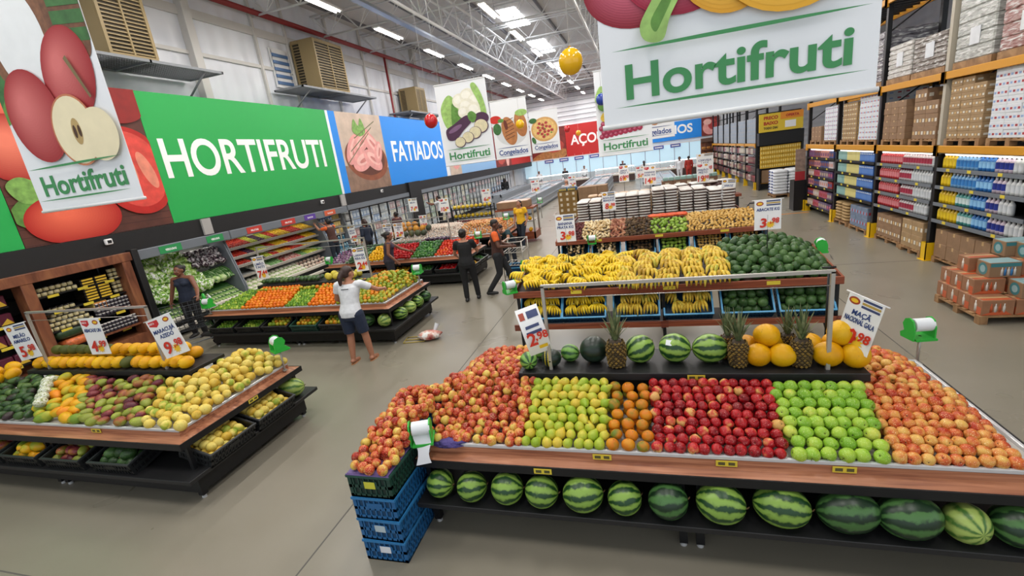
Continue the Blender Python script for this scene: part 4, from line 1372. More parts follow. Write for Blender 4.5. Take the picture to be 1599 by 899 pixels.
pallet(RX + .02, 9.9, 2.23, 1.05, .98, 'pallet on the orange beam under the stack of jar print cartons')
stack('jar_carton', 'brown carton with pale labels stacked between white and kraft stacks over the blue bottles', 'label cartons over the blue bottles', RX + .04, 9.92, 2.35, 2, 3, 8, .48, .31, .128, M_kraft2, D_lab, top={(7, 0, 0), (7, 1, 0)})
pallet(RX + .02, 11.15, 2.23, 1.05, .98, 'pallet on the orange beam under the cartons printed with white jars')
stack('jug_carton', 'brown carton printed with white jars over the red bottles', 'jar print cartons over the red bottles', RX + .04, 11.2, 2.35, 2, 2, 3, .48, .42, .24, M_kraft, D_lab)
stack('jug_carton', 'single brown carton on top of the jar print cartons over the red bottles', None, RX + .04, 11.62, 3.07, 1, 1, 1, .48, .42, .24, M_kraft, D_lab)
pallet(RX + .02, 12.35, 2.23, 1.05, .98, 'pallet on the orange beam under the block of plain brown cartons')
stack('brown_carton', 'plain brown carton in the square block over the red bottles', 'plain cartons over the red bottles', RX + .04, 12.36, 2.35, 2, 3, 6, .48, .32, .135, M_kraft)
pallet(RX + .02, 13.6, 2.23, 1.05, 1.05, 'pallet on the orange beam under white cartons over the teal bay')
stack('white_carton', 'white carton with dark print in the tall stack over the teal and blue cartons', 'white cartons over the teal bay', RX + .04, 13.62, 2.35, 2, 3, 9, .48, .34, .12, M_card_w, D_red)
pallet(RX + .02, 14.78, 2.23, 1.05, .98, 'pallet on the orange beam under kraft cartons with yellow labels')
stack('yellow_label_carton', 'kraft carton with yellow labels over the teal and blue cartons', 'yellow label cartons', RX + .04, 14.8, 2.35, 2, 3, 8, .48, .3, .12, M_kraft2, D_grn)
pallet(RX + .02, 16.1, 2.23, 1.05, .98, 'pallet on the orange beam under white cartons over the end bay')
stack('white_carton', 'white carton with dark print in the stack over the end bay', 'white cartons over the end bay', RX + .04, 16.12, 2.35, 2, 3, 8, .48, .32, .12, M_card_w, D_red)
pallet(RX + .02, 17.3, 2.23, 1.05, .98, 'pallet on the orange beam under the low brown pile at the rack end')
stack('brown_carton', 'plain brown carton in the low pile at the rack end', 'cartons in the low pile at the rack end', RX + .04, 17.35, 2.35, 1, 3, 3, .48, .3, .14, M_kraft)

# wrapped pallets on the upper beam
def wrapped(y, w, h, c1, c2, label):
    t = thing('wrapped_pallet_load', label, 'pallet load', (RX + .04, y, 3.525))
    for xx in (0, .95):
        MB().b2((xx, 0, 0), (xx + .1, w, .1)).obj('pallet_runner', M_pal, t)
    MB().b2((0, 0, .1), (1.05, w, .12)).obj('pallet_deck', M_pal, t)
    m, nt, b, N, L = newmat('stretch_wrap_' + c1.strip('#'))
    tc = N.new('ShaderNodeTexCoord'); mp = N.new('ShaderNodeMapping'); mp.inputs['Scale'].default_value = (2, 2, 9)
    nz = N.new('ShaderNodeTexNoise'); nz.inputs['Scale'].default_value = 2.5; nz.inputs['Detail'].default_value = 5; nz.inputs['Distortion'].default_value = 1.0
    L.new(tc.outputs['Object'], mp.inputs['Vector']); L.new(mp.outputs['Vector'], nz.inputs['Vector'])
    r = ramp(N, [(.35, c1), (.52, c2), (.66, '#d5d5d3')]); L.new(nz.outputs['Fac'], r.inputs['Fac']); L.new(r.outputs['Color'], b.inputs['Base Color'])
    b.inputs['Roughness'].default_value = .18
    bp = N.new('ShaderNodeBump'); bp.inputs['Strength'].default_value = .5; bp.inputs['Distance'].default_value = .03; L.new(nz.outputs['Fac'], bp.inputs['Height']); L.new(bp.outputs['Normal'], b.inputs['Normal'])
    lo = MB(); nl = 7
    for k in range(nl):
        e = .012 * hsh(y, k)
        lo.box((.52, w / 2, .12 + (h - .12) * (k + .5) / nl), (1.03 - e, w - .02 - e, (h - .12) / nl + .002), 0, None, .02)
    lo.obj('wrapped_load', m, t)
    MB().b2((-.004, w * .35, .35), (0.006, w * .6, .62)).obj('paper_label', M_card_w, t)
wrapped(8.72, 1.05, 1.45, '#7d4a44', '#a5807a', 'tall pallet load in clear wrap showing red goods near the frame edge')
wrapped(9.9, 1.0, 1.55, '#8f918c', '#b3b5b0', 'tall grey white pallet load in clear wrap beside the red one')
wrapped(11.15, 1.15, .75, '#6a625c', '#857c74', 'low grey brown wrapped pallet load by the cream post')
wrapped(12.35, 1.0, .8, '#a8a49e', '#c2bfba', 'low white wrapped pallet load beside the banner edge')
wrapped(13.6, 1.0, 1.2, '#55525a', '#77747a', 'dark wrapped pallet load on the upper beam over the teal bay')
t = thing('red_shelf_box', 'dark red carton high above the low wrapped loads', 'carton', (RX + .1, 11.3, 5.37))
MB().b2((0, 0, 0), (.9, 1.8, .7), 0, .02).obj('box', mat('dark_red_card', '#7c2630', .6), t)
MB().b2((-.002, .3, .25), (0, 1.4, .5)).obj('label', M_card_w, t)

# pallets on the floor under the shelves
def floor_load(y, name, label, group, x0, nx, ny, nz, dx, dy, dz, card, deco=None, pl=''):
    pallet(x0, y - .03, 0, nx * dx + .05, ny * dy + .06, 'floor pallet under ' + pl)
    stack(name, label, group, x0 + .02, y, .12, nx, ny, nz, dx, dy, dz, card, deco)
floor_load(9.3, 'brown_carton', 'brown carton on the floor pallet under the blue bottle bay', 'brown cartons under the blue bottles', RX + .02, 2, 4, 2, .42, .38, .27, M_kraft, None, 'brown cartons behind the juice pallet')
floor_load(11.2, 'ring_carton', 'brown carton with round grey marks beside the yellow guard', 'ring print cartons under the red bottles', RX - .02, 2, 2, 2, .42, .4, .29, M_kraft2, D_lab, 'the cartons with round marks')
floor_load(12.15, 'brown_carton', 'brown carton with white label under the red bottles', 'label cartons under the red bottles', RX + .02, 2, 3, 2, .42, .37, .26, M_kraft, D_lab, 'the white label cartons below the red bottles')
floor_load(13.75, 'blue_print_carton', 'grey blue printed carton under the teal bay', 'blue print cartons under the teal bay', RX, 2, 3, 2, .42, .34, .27, mat('blue_print_card', '#6f7f96', .6, noise=.15), D_red, 'the blue print cartons')
pallet(RX, 14.95, 0, 1.0, .95, 'floor pallet under the kraft flour sacks')
SK = mat('kraft_sack', '#a5875a', .75, noise=.12)
def sack_mesh(name, lx, ly, lz, m, seam=None):
    b = MB()
    n, r = 14, 8
    b.ball((0, 0, lz / 2), (1, 1, 1), 20, 10, 0, None)
    vs = []
    for v in b.v:
        x, y, z = v[0], v[1], v[2] - lz / 2
        f = lambda a, p: math.copysign(abs(a) ** p, a)
        vs.append((f(x, .45) * lx / 2, f(y, .45) * ly / 2, f(z, .8) * lz / 2 + lz / 2))
    b.v = vs
    if seam:
        b.b2((-lx / 2 - .004, -ly * .22, lz * .3), (-lx / 2 + .02, ly * .22, lz * .7), 1)
        return b.mesh(name, [m, seam])
    return b.mesh(name, [m])
me = sack_mesh('kraft_sack', .5, .46, .1, SK)
for k in range(6):
    for i in range(2):
        for jy in range(2):
            o = link('kraft_sack', me, None, (RX + .26 + .5 * i, 15.2 + .46 * jy, .12 + .085 * k), (0, 0, (hsh(k, i, jy) - .5) * .06))
            tag(o, 'kraft paper sack stacked on the floor pallet by the end bay', 'sack', 'kraft sacks by the end bay')

# ---- pallet of juice cartons standing in the aisle
pallet(4.35, 7.42, 0, 1.3, 1.05, 'wooden pallet under the orange and blue drink cartons in the aisle')
M_co = mat('orange_card', '#96694b', .6, noise=.1); M_cb = mat('blue_card', '#8d6f52', .6)
P_or, P_wh, P_bl, P_te, P_lb = pk('print_orange', '#c25a34'), pk('print_white', '#e2dcd4'), pk('print_blue', '#3f83c2'), pk('print_teal', '#3c7d84'), pk('print_lid', '#8fb0b4')
def deco_orange(m, dx, dy, dz, mats):
    mats += [P_or, P_wh]
    m.prism([(-dx / 2, 0.004), (dx / 2 - .02, .004), (dx / 2 - .1, dz * .3), (-dx / 2 + .1, dz * .2)], .0015, 2, Matrix.Translation((0, -dy / 2 - .0015, 0)))
    for i in range(4):
        x = -dx * .2 + i * dx * .13
        m.lathe([(0.0, dz * .2), (.016, dz * .2), (.016, dz * .55), (.007, dz * .68), (.007, dz * .78), (0, dz * .78)], 6, 2 + (i % 2), Matrix.Translation((x, -dy / 2, 0)) @ Matrix.Diagonal((1, .2, 1, 1)))
    m.lathe([(0, dz * .15), (.025, dz * .15), (.025, dz * .6), (.01, dz * .75), (.01, dz * .85), (0, dz * .85)], 8, 3, Matrix.Translation((-dx / 2, 0, 0)) @ Matrix.Diagonal((.2, 1, 1, 1)))
    m.b2((-dx / 2 - .0012, -dy / 2 + .01, .004), (-dx / 2, -.03, dz * .5), 2)
    m.b2((-dx / 2 + .02, -dy / 2 + .02, dz), (dx / 2 - .02, -.04, dz + .0015), 2)
def deco_blue(m, dx, dy, dz, mats):
    mats += [P_bl, P_te, P_lb, P_wh]
    m.b2((-dx / 2 + .01, -dy / 2 + .01, dz), (dx / 2 - .01, dy / 2 - .01, dz + .0015), 4)
    m.b2((-dx / 2 + .01, -dy / 2 - .0012, dz * .72), (dx / 2 - .01, -dy / 2, dz - .01), 3)
    for i in range(5):
        x = -dx * .1 + i * dx * .1
        m.lathe([(0, dz * .12), (.015, dz * .12), (.015, dz * .5), (.006, dz * .6), (.006, dz * .68), (0, dz * .68)], 6, 2 if i % 2 else 5, Matrix.Translation((x, -dy / 2, 0)) @ Matrix.Diagonal((1, .2, 1, 1)))
    ring = [(dy * .34 * math.cos(a * PI / 12), dz / 2 + dz * .4 * math.sin(a * PI / 12)) for a in range(24)]
    m.add([(-dx / 2 - .0015, y, z) for y, z in ring], [tuple(reversed(range(24)))], 3)
    ring = [(dy * .2 * math.cos(a * PI / 12), dz / 2 + dz * .24 * math.sin(a * PI / 12)) for a in range(24)]
    m.add([(-dx / 2 - .0025, y, z) for y, z in ring], [tuple(reversed(range(24)))], 4)
mo = carton_mesh('orange_drink_carton', .36, .255, .215, M_co, deco_orange)
mb_ = carton_mesh('blue_drink_carton', .36, .27, .215, M_cb, deco_blue)
def drink(me, x, y, lvl, rz, label):
    o = link(me.name, me, None, (x, y, .121 + .2165 * lvl), (0, 0, rz))
    tag(o, label, 'carton')
for i in range(4):
    drink(mo, 4.56, 7.58 + i * .262, 0, 0, 'orange drink carton in the bottom layer of the aisle pallet, %s from the front corner' % ORD[i])
for i in range(3):
    drink(mo, 4.94 + i * .37, 7.58, 0, 0, 'orange drink carton at the pallet edge facing the entrance, %s from the front corner' % ORD[i + 1])
for i in range(3):
    drink(mo, 4.60, 7.87 + i * .262, 1, 0, 'orange drink carton in the second layer of the aisle pallet, %s back' % ORD[i])
drink(mb_, 4.98, 7.6, 1, PI / 2 * 0, 'blue drink carton in the second layer at the front edge of the aisle pallet')
drink(mo, 5.0, 7.88, 1, 0, 'orange drink carton behind the front blue one in the second layer')
drink(mb_, 5.38, 7.62, 1, 0, 'blue drink carton in the second layer nearest the frame edge')
drink(mb_, 4.78, 7.92, 2, 0, 'blue drink carton with round teal mark alone in the third layer')
drink(mo, 5.16, 7.95, 2, 0, 'orange drink carton beside the lone blue one in the third layer')
drink(mb_, 5.5, 7.75, 2, 0, 'blue drink carton in the third layer by the frame edge')
drink(mo, 4.72, 8.25, 2, 0, 'orange drink carton at the rear of the third layer')
drink(mb_, 5.1, 8.22, 3, 0, 'blue drink carton on top of the aisle pallet, rear one')
drink(mb_, 5.22, 7.95, 3, 0, 'blue drink carton on top of the aisle pallet, front one')
drink(mb_, 5.48, 8.24, 3, 0, 'blue drink carton on top of the aisle pallet, rear near the rack')
drink(mb_, 5.12, 8.22, 2, 0, 'blue drink carton under the top ones at the rear of the aisle pallet')

# ---- end cap with yellow packs, orange offer sign, far racks
t = thing('gondola_end', 'black end cap shelf stacked with yellow packs across the cross aisle', 'shelf', (5.45, 25.6, 0))
MB().b2((0, .5, 0), (1.9, .6, 3.6)).obj('back_panel', M_black, t)
for x in (0, 1.82):
    MB().b2((x, 0, 0), (x + .08, .55, 2.2 if x else 1.05)).obj('side_panel', M_blackm, t)
for z in (.3, 1.0, 1.215, 1.425, 1.635, 1.845):
    MB().b2((.08, .15, z), (1.82, .5, z + .025)).obj('shelf', M_blackm if z > .5 else M_orange, t)
MB().b2((0, -.02, 2.12), (1.9, .52, 2.7)).obj('header_board', M_black, t)
YP = MB().b2((-.045, -.05, 0), (.045, .05, .2), 0, .008).b2((-.03, -.0515, .06), (.03, -.05, .15), 1).mesh('yellow_pack', [pk('yp', '#d6a92c'), pk('yp2', '#e6cf7a')])
for s, z in enumerate((1.03, 1.24, 1.45, 1.66, 1.87)):
    for i in range(18):
        o = link('yellow_pack', YP, None, (5.58 + i * .096, 25.72, z))
        tag(o, 'yellow food pack on the %s row of the end cap, counted from below' % ORD[s], 'packet', 'yellow packs end cap row %d' % (s + 1))
stack('end_cap_carton', 'brown carton at the foot of the black end cap', 'cartons at the end cap foot', 5.6, 25.7, .34, 4, 1, 2, .42, .4, .3, M_kraft)
t = thing('offer_sign', 'yellow and orange offer sign with red words over the end cap', 'sign', (5.42, 25.5, 2.72))
MB().b2((0, 0, 0), (1.85, .04, .82)).obj('board', mat('offer_yellow', '#e2c233', .5), t)
MB().b2((.9, -.004, .5), (1.85, 0, .82)).obj('orange_panel', mat('offer_orange', '#e8922c', .5), t)
MB().b2((1.1, -.006, .12), (1.55, -.001, .42)).obj('white_ticket', M_white, t)
mr = mat('offer_red', '#b3231f', .5)
text('lettering', 'PREÇO', .2, mr, t, (.5, -.006, .56), bold=.008, fit=.6)
text('lettering', 'BAIXO', .2, mr, t, (.5, -.006, .32), bold=.008, fit=.6)
text('lettering', 'TODO DIA!', .14, mat('offer_black', '#2a2118', .5), t, (.5, -.006, .12), bold=.006, fit=.6)
text('lettering', 'OFERTA', .15, mr, t, (1.4, -.008, .6), bold=.006, fit=.55)
t = thing('rack_end_board', 'dark end board with red panel closing the near rack run', 'panel', (RX, 18.53, 0))
MB().b2((.0, 0, 0), (1.2, .04, 1.05)).obj('lower_board', M_blackm, t)
MB().b2((-.32, .02, 1.05), (-.02, .05, 1.35)).obj('red_panel', mat('panel_red', '#a2262c', .5), t)
MB().b2((-.32, .02, 1.35), (-.02, .05, 2.1)).obj('picture_panel', mat('panel_tan', '#8f7a6e', .5, noise=.3), t)
MB().b2((-.35, 0, 0), (0, .5, 1.05)).obj('plinth', M_blackm, t)

# white sacks in the cross aisle
pallet(5.35, 22.4, 0, 1.2, 1.0, 'pallet under the white sacks in the cross aisle')
me = sack_mesh('white_sack', .58, .48, .15, mat('white_sack', '#dcdee2', .6, noise=.06), pk('sack_mark', '#3a5490'))
for k in range(8):
    for i in range(2):
        for jy in range(2):
            o = link('white_sack', me, None, (5.64 + .58 * i, 22.66 + .47 * jy, .12 + .125 * k), (0, 0, (hsh(k, i, jy, 1) - .5) * .08))
            tag(o, 'white woven sack in the pallet stack by the yellow end cap', 'sack', 'white sacks in the cross aisle')
fl_ = MB().b2((3.75, 17.95, 0), (5.4, 18.05, .002)).obj('floor_marking', mat('floor_orange', '#d98a2c', .5)); tag(fl_, 'orange painted line on the concrete by the rack end', 'floor marking')

# far rack run
for i in range(7):
    y = 26.2 + i * 2.45
    upright(y, 'black rack post with yellow guard in the far run, %s beyond the end cap' % ORD[i], 5.0)
fcol = ['#7a3038', '#c0b8ae', '#55443c', '#9a8a72', '#8d2a30', '#4c4a50', '#b9a890', '#6b2f35']
FP = []
for i, c in enumerate(fcol):
    FP.append(MB().b2((-.1, -.13, 0), (.1, .13, .3), 0, .015).b2((-.102, -.08, .08), (-.1, .08, .2), 1).mesh('shelf_pack', [pk('f%d' % i, c), pk('g%d' % i, fcol[(i + 3) % 8])]))
fname = ['dark red', 'pale', 'brown', 'tan', 'red', 'charcoal', 'beige', 'maroon']
for b in range(6):
    y0 = 26.2 + b * 2.45
    beam(y0, y0 + 2.45, 2.165, 'orange rack crossbar in the far run, %s bay beyond the end cap' % ORD[b])
    for s, z in enumerate((.35, .8, 1.25, 1.7)):
        t = thing('rack_shelf', 'black shelf in the far run, %s from the floor, %s bay beyond' % (ORD[s], ORD[b]), 'shelf', (RX, y0 + .06, z))
        MB().b2((0, 0, -.03), (.5, 2.33, 0)).obj('board', M_blackm, t)
        for q in range(8):
            i = int(hsh(b, s, q // 2) * 8)
            o = link('shelf_pack', FP[i], None, (RX + .12, y0 + .25 + q * .28, z))
            tag(o, '%s pack on the far rack run, %s shelf up, %s bay' % (fname[i], ORD[s], ORD[b]), 'packet', 'far packs %s %d %d' % (fname[i], s, b))
    for lv, nz in ((2.24, 6),):
        stack('grey_carton', 'grey blue carton stacked above the far rack, %s bay beyond the end cap' % ORD[b], 'grey cartons above far bay %d' % b, RX + .05, y0 + .15, lv, 1, 5, nz, .6, .42, .2, mat('grey_blue_card', '#8f9aa6', .6, noise=.12))
# ------------------------------------------------------------------ cabinets and coolers along the side wall
CX = -10.6
M_cabw = wood_mat('cabinet_wood', '#5e3423', '#7c4a33', '#94603f', (3, 3, .7))
M_cgrey = mat('cooler_grey', '#6f757c', 0.4)
M_cream2 = mat('bumper_cream', '#cfc9bb', 0.45)
M_inner = mat('cooler_inner', '#a9aaa6', 0.5)
M_lip = mat('shelf_lip', '#9a948a', 0.4)
def at_x(name, mats, mb, parent):
    return mb.obj(name, mats, parent)

# ---- wooden cheese cabinet
t = thing('cheese_cabinet', 'wood framed cheese and jar cabinet with black shelves at the frame edge', 'cabinet', (CX, 0, 0))
MB().b2((-1.15, .5, .05), (-1.1, 7.25, 2.15)).obj('back_panel', M_black, t)
MB().b2((-1.1, .5, 1.98), (.04, 7.27, 2.16), 0, .008).obj('top_rail', M_cabw, t)
MB().b2((-1.05, .5, .05), (0.03, 7.25, .42)).obj('base', M_cabw, t)
for y in (1.6, 3.5, 5.4, 7.13):
    MB().b2((-.25, y - .09, .42), (.035, y + .09, 1.98), 0, .006).obj('post', M_cabw, t)
for y in (1.7, 3.6, 5.5):
    for z in (.62, 1.0, 1.36, 1.68):
        sh = MB().b2((-1.05, y, z - .025), (-.12, y + 1.53, z)).obj('shelf', M_blackm, t)
        for k in range(3):
            MB().b2((-.12, y + .2 + k * .5, z - .05), (-.112, y + .38 + k * .5, z - .0)).obj('price_ticket', mat('ticket_yellow', '#d9c23a', .5), sh)
MB().b2((-1.1, 7.28, .02), (.06, 7.42, 2.2), 0, .01).obj('end_panel', M_black, t)
MB().b2((-.35, 6.3, .62), (-.02, 7.04, .66)).obj('slope_board', M_cabw, t)

def jar(name, r, h, body, lid):
    b = MB().lathe([(0, 0), (r * .92, 0), (r, .02 * h / .1), (r, .7 * h), (r * .8, .78 * h)], 12, 0).lathe([(r * .86, .76 * h), (r * .86, h), (0, h)], 12, 1)
    return b.mesh(name, [body, lid])
J1 = jar('cheese_jar', .045, .085, pk('jar_cream', '#c5b88a'), pk('lid_black', '#1f1b18'))
J2 = jar('dark_jar', .035, .07, pk('jar_dark', '#2f2a33'), pk('lid_white', '#c9c4be'))
CB = MB().b2((-.16, -.12, 0), (.16, .12, .055), 0, .012).b2((-.162, -.1, .012), (.165, .1, .045), 1).mesh('yellow_cheese_box', [pk('chb', '#1f1a14'), pk('chy', '#e2b93a')])
CB2 = MB().b2((-.16, -.13, 0), (.16, .13, .05), 0, .012).b2((-.162, -.11, .01), (.165, .11, .042), 1).mesh('orange_cheese_box', [pk('cho', '#c9b06a'), pk('cho2', '#d98c4e')])
PB = MB().b2((-.05, -.1, 0), (.05, .1, .2), 0, .015).prism([(-.09, .0), (.09, 0), (.02, .1)], .002, 1, Matrix.Translation((.052, 0, .01)) @ Matrix.Rotation(PI / 2, 4, 'Z')).mesh('purple_cheese_pack', [pk('chp', '#5a1f33'), pk('chpy', '#d9b13a')])
def put(me, name, x, y, z, label, cat, group, rz=0.0, sc=None, rot=None):
    o = link(name, me, None, (x, y, z), rot if rot else (0, 0, rz), sc)
    return tag(o, label, cat, group)
def jrow(me, name, y0, n, dy, x, z, label, group, rows=1, dx=.1):
    for r in range(rows):
        for q in range(n):
            put(me, name, x - r * dx, y0 + q * dy, z, label, 'jar', group, hsh(y0, q, r))
# upper left: two rows
for k in range(2):
    jrow(J1, 'cheese_jar', 5.62 + k * .05, 7 - k, .1, CX - .22, 1.68 + k * .087, 'pale jar on the top shelf of the cheese cabinet', 'jars on the top cabinet shelf')
for k in range(5):
    for r in range(2):
        jrow(J1, 'cheese_jar', 5.58 + k * .045, 8 - k, .1, CX - .2 - .1 * r, 1.0 + k * .087, 'black lidded pale jar in the pyramid in the cheese cabinet', 'jar pyramid in the cabinet')
for k in range(8):
    for q in range(2):
        put(CB, 'yellow_cheese_box', CX - .3, 6.42 + q * .25, 1.425 + .057 * k - .06, 'yellow cheese box in the two tall stacks in the cheese cabinet', 'box', 'yellow cheese boxes')
for k in range(6):
    jrow(J1, 'cheese_jar', 6.92, 2, .095, CX - .24, 1.38 + .088 * k, 'brown topped jar stacked beside the yellow cheese boxes', 'jars beside the yellow boxes')
for k in range(3):
    put(CB2, 'orange_cheese_box', CX - .3, 6.5, 1.0 + .052 * k + .16, 'orange cheese box in the low stack below the yellow boxes', 'box', 'orange cheese boxes')
for k in range(4):
    for r in range(2):
        jrow(J2, 'dark_jar', 6.42, 9, .073, CX - .15 - .075 * r, 1.0 + .0 * k + .071 * k - .0, 'small dark jar with pale lid in the cheese cabinet', 'dark jars in the cabinet')
for k in range(3):
    jrow(J2, 'dark_jar', 6.25, 11, .073, CX - .06, .66 + .071 * k, 'small dark jar with pale lid on the sloping board', 'dark jars on the sloping board')
MB_bag = sack_mesh('produce_bag', .3, .5, .2, mat('green_bag', '#2e4428', .4, noise=.4, nscale=20))
put(MB_bag, 'produce_bag', CX - .25, 5.85, .80, 'dark green bag on the lower shelf of the cheese cabinet', 'bag', None)
MB_bag2 = sack_mesh('produce_bag', .3, .5, .16, mat('orange_bag', '#c9693a', .4, noise=.4, nscale=20))
put(MB_bag2, 'produce_bag', CX - .2, 5.9, .63, 'orange and white bag on the lower shelf of the cheese cabinet', 'bag', None)
for s, z in enumerate((1.68, 1.36, 1.0, .62)):
    for q in range(7):
        put(PB, 'purple_cheese_pack', CX - .2, 3.75 + q * .215, z, 'purple and yellow pack beyond the wood post, %s shelf from the top' % ORD[s], 'packet', 'purple packs row %d' % s)

# ---- open produce coolers
def cooler(y0, y1, label, shelves, name='open_cooler'):
    t = thing(name, label, 'cooler', (CX, y0, 0))
    w = y1 - y0
    MB().b2((-1.15, 0, .1), (-1.05, w, 2.15)).obj('back_wall', M_inner, t)
    MB().b2((-1.1, 0, 1.93), (-.05, w, 2.15), 0, .015).obj('canopy', M_cgrey, t)
    MB().b2((-1.05, 0, .1), (-.02, w, .36)).obj('base', M_blackm, t)
    MB().b2((-1.05, 0, .36), (0.0, w, .40)).obj('deck', M_inner, t)
    for z in (.20, .42):
        MB().b2((-.02, 0.02, z - .05), (.04, w - .02, z + .05), 0, .02).obj('bumper_rail', M_cream2, t)
    for y in (0, w - .04):
        MB().prism([(-1.15, .36), (-.02, .36), (-.02, .62), (-.35, 1.93), (-1.15, 1.93)], .04, 0, Matrix.Translation((0, y, 0))).obj('side_panel', M_cgrey, t)
    MB().b2((-.75, .1, 1.905), (-.67, w - .1, 1.928)).obj('strip_lamp', M_led, t)
    for z, d in shelves:
        sh = MB().b2((-1.05, .04, z - .03), (-d, w - .04, z)).obj('shelf', M_inner, t)
        MB().b2((-d, .04, z - .05), (-d + .015, w - .04, z + .015)).obj('price_rail', M_lip, sh)
    return t
B_SH = [(1.62, .62), (1.30, .52), (.98, .42)]
cB = cooler(7.45, 9.93, 'open vegetable cooler with lettuces behind the person in the navy top', [(.93, .42)])
C_SH = [(1.62, .50), (1.36, .44), (1.12, .38), (.84, .30)]
cC = cooler(9.95, 13.9, 'open cooler with rows of red and yellow fruit trays behind the orange sleeved worker', C_SH)
D_SH = [(1.72, .42), (1.46, .40), (1.2, .36), (.9, .30), (.6, .2)]
cD = cooler(13.92, 15.3, 'open cooler of blue packs beside the glass doors', D_SH)
def header(y, w, col, s, lab):
    o = thing('category_strip', lab, 'sign', (CX - .045, y, 1.955), PI / 2)
    MB().b2((0, -.004, 0), (w, .004, .17)).obj('board', mat('strip_' + col.strip('#'), col, .5), o)
    text('lettering', s, .07, M_ltxt, o, (w / 2, -.007, .05), bold=.002, fit=w * .5, ext=.0008)
header(7.95, .55, '#2a8f50', 'VERDURAS', 'green category strip with white word over the lettuces')
header(9.2, .5, '#2a8f50', 'VERDURAS', 'green category strip over the bagged aubergines')
header(10.5, .55, '#c1392f', 'FRUTAS', 'first red category strip over the fruit trays')
header(11.85, .6, '#c1392f', 'FRUTAS', 'second red category strip over the fruit trays')
header(12.9, .55, '#5b3a9a', 'SUCOS', 'purple category strip over the yellow trays')
header(13.95, .6, '#cf5a35', 'SUCOS', 'orange category strip over the blue packs')

# lettuce in film
def lettuce_mesh(seed, core, leaf, film):
    rd = random.Random(seed)
    b = MB()
    b.ball((0, 0, 0), .105, 14, 9, 0, None, lambda a, z: 1 + .12 * math.sin(5 * a + 3 * z) + .05 * math.sin(11 * a))
    for q in range(9):
        a = q * 2.4 + rd.random() * .4; tl = .4 + .75 * rd.random()
        vs = []
        for i in range(6):
            for jj in range(5):
                u = (i / 5 - .5) * 1.5; v = jj / 4
                rr = .108 + .035 * v + .014 * math.sin(u * 9 + q) * v
                th = tl + (v - .5) * 1.4
                vs.append((rr * math.sin(th) * math.cos(a + u * .75), rr * math.sin(th) * math.sin(a + u * .75), rr * math.cos(th)))
        b.add(vs, [(i * 5 + jj, (i + 1) * 5 + jj, (i + 1) * 5 + jj + 1, i * 5 + jj + 1) for i in range(5) for jj in range(4)], 1, True)
    return b.mesh('lettuce', [core, leaf])
LT1 = fruit_mat('lettuce_core', [(0, '#6f9a42'), (.5, '#b5d07a'), (1, '#f0f3e8')], .8, 12, .2)
LT2 = fruit_mat('lettuce_leaf', [(0, '#4f7f2c'), (.4, '#8ab84a'), (.62, '#c9dca0'), (.8, '#f0f4ea'), (1, '#ffffff')], .85, 16, .15)
LM = [lettuce_mesh(i, LT1, LT2, None) for i in range(3)]
k = 0
for r in range(6):
    z = 1.78 - r * .165; x = CX - .70 + r * .085
    for q in range(8 if r < 4 else 9):
        k += 1
        put(LM[k % 3], 'lettuce', x + (hsh(k) - .5) * .03, 7.62 + q * .168 + (r % 2) * .05, z + (hsh(k, 2) - .5) * .03, 'film wrapped green lettuce heaped in the vegetable cooler', 'lettuce', 'lettuces in the cooler', 0, .95 + .3 * hsh(k, 3), (hsh(k, 4) * .5, .7 + hsh(k, 5) * .4, hsh(k, 6) * 6))
AUB = sack_mesh('bagged_aubergine', .2, .2, .15, fruit_mat('aubergine_bag', [(0, '#2a1d26'), (.45, '#57474f'), (.6, '#b9b2b4'), (1, '#e2dfe0')], .8, 18, .15))
for r in range(3):
    for q in range(5):
        put(AUB, 'bagged_aubergine', CX - .62 + r * .09, 9.02 + q * .185, 1.66 - r * .15, 'bagged dark aubergine in the vegetable cooler', 'aubergine', 'bagged aubergines', 0, 1.0, (0, .6, hsh(r, q) * 3))
CUK = MB().lathe([(0, -.13), (.015, -.125), (.024, -.09), (.026, 0), (.024, .09), (.014, .125), (0, .13)], 10)
cuk = CUK.mesh('cucumber', [fruit_mat('cucumber_skin', [(0, '#3f6a35'), (.5, '#5d8a4a'), (1, '#a7bf92')], .5, 18, .35)])
for r in range(4):
    for q in range(12):
        put(cuk, 'cucumber', CX - .46 + r * .04, 8.98 + q * .08, 1.18 - r * .055, 'pale streaked cucumber in the vegetable cooler', 'cucumber', 'cucumbers in the cooler', 0, 1, (0, PI / 2 + .5, .1))
CAB = sack_mesh('bagged_cabbage', .2, .2, .16, fruit_mat('cabbage_bag', [(0, '#9fbd70'), (.5, '#cfdcae'), (1, '#eff2e2')], .7, 14, .2))
for r in range(2):
    for q in range(6):
        put(CAB, 'bagged_cabbage', CX - .5 + r * .14, 8.75 + q * .2, .98 - r * .07, 'bagged pale green cabbage on the lower cooler shelf', 'cabbage', 'bagged cabbages', 0, 1, (0, .5, hsh(r, q, 9) * 3))
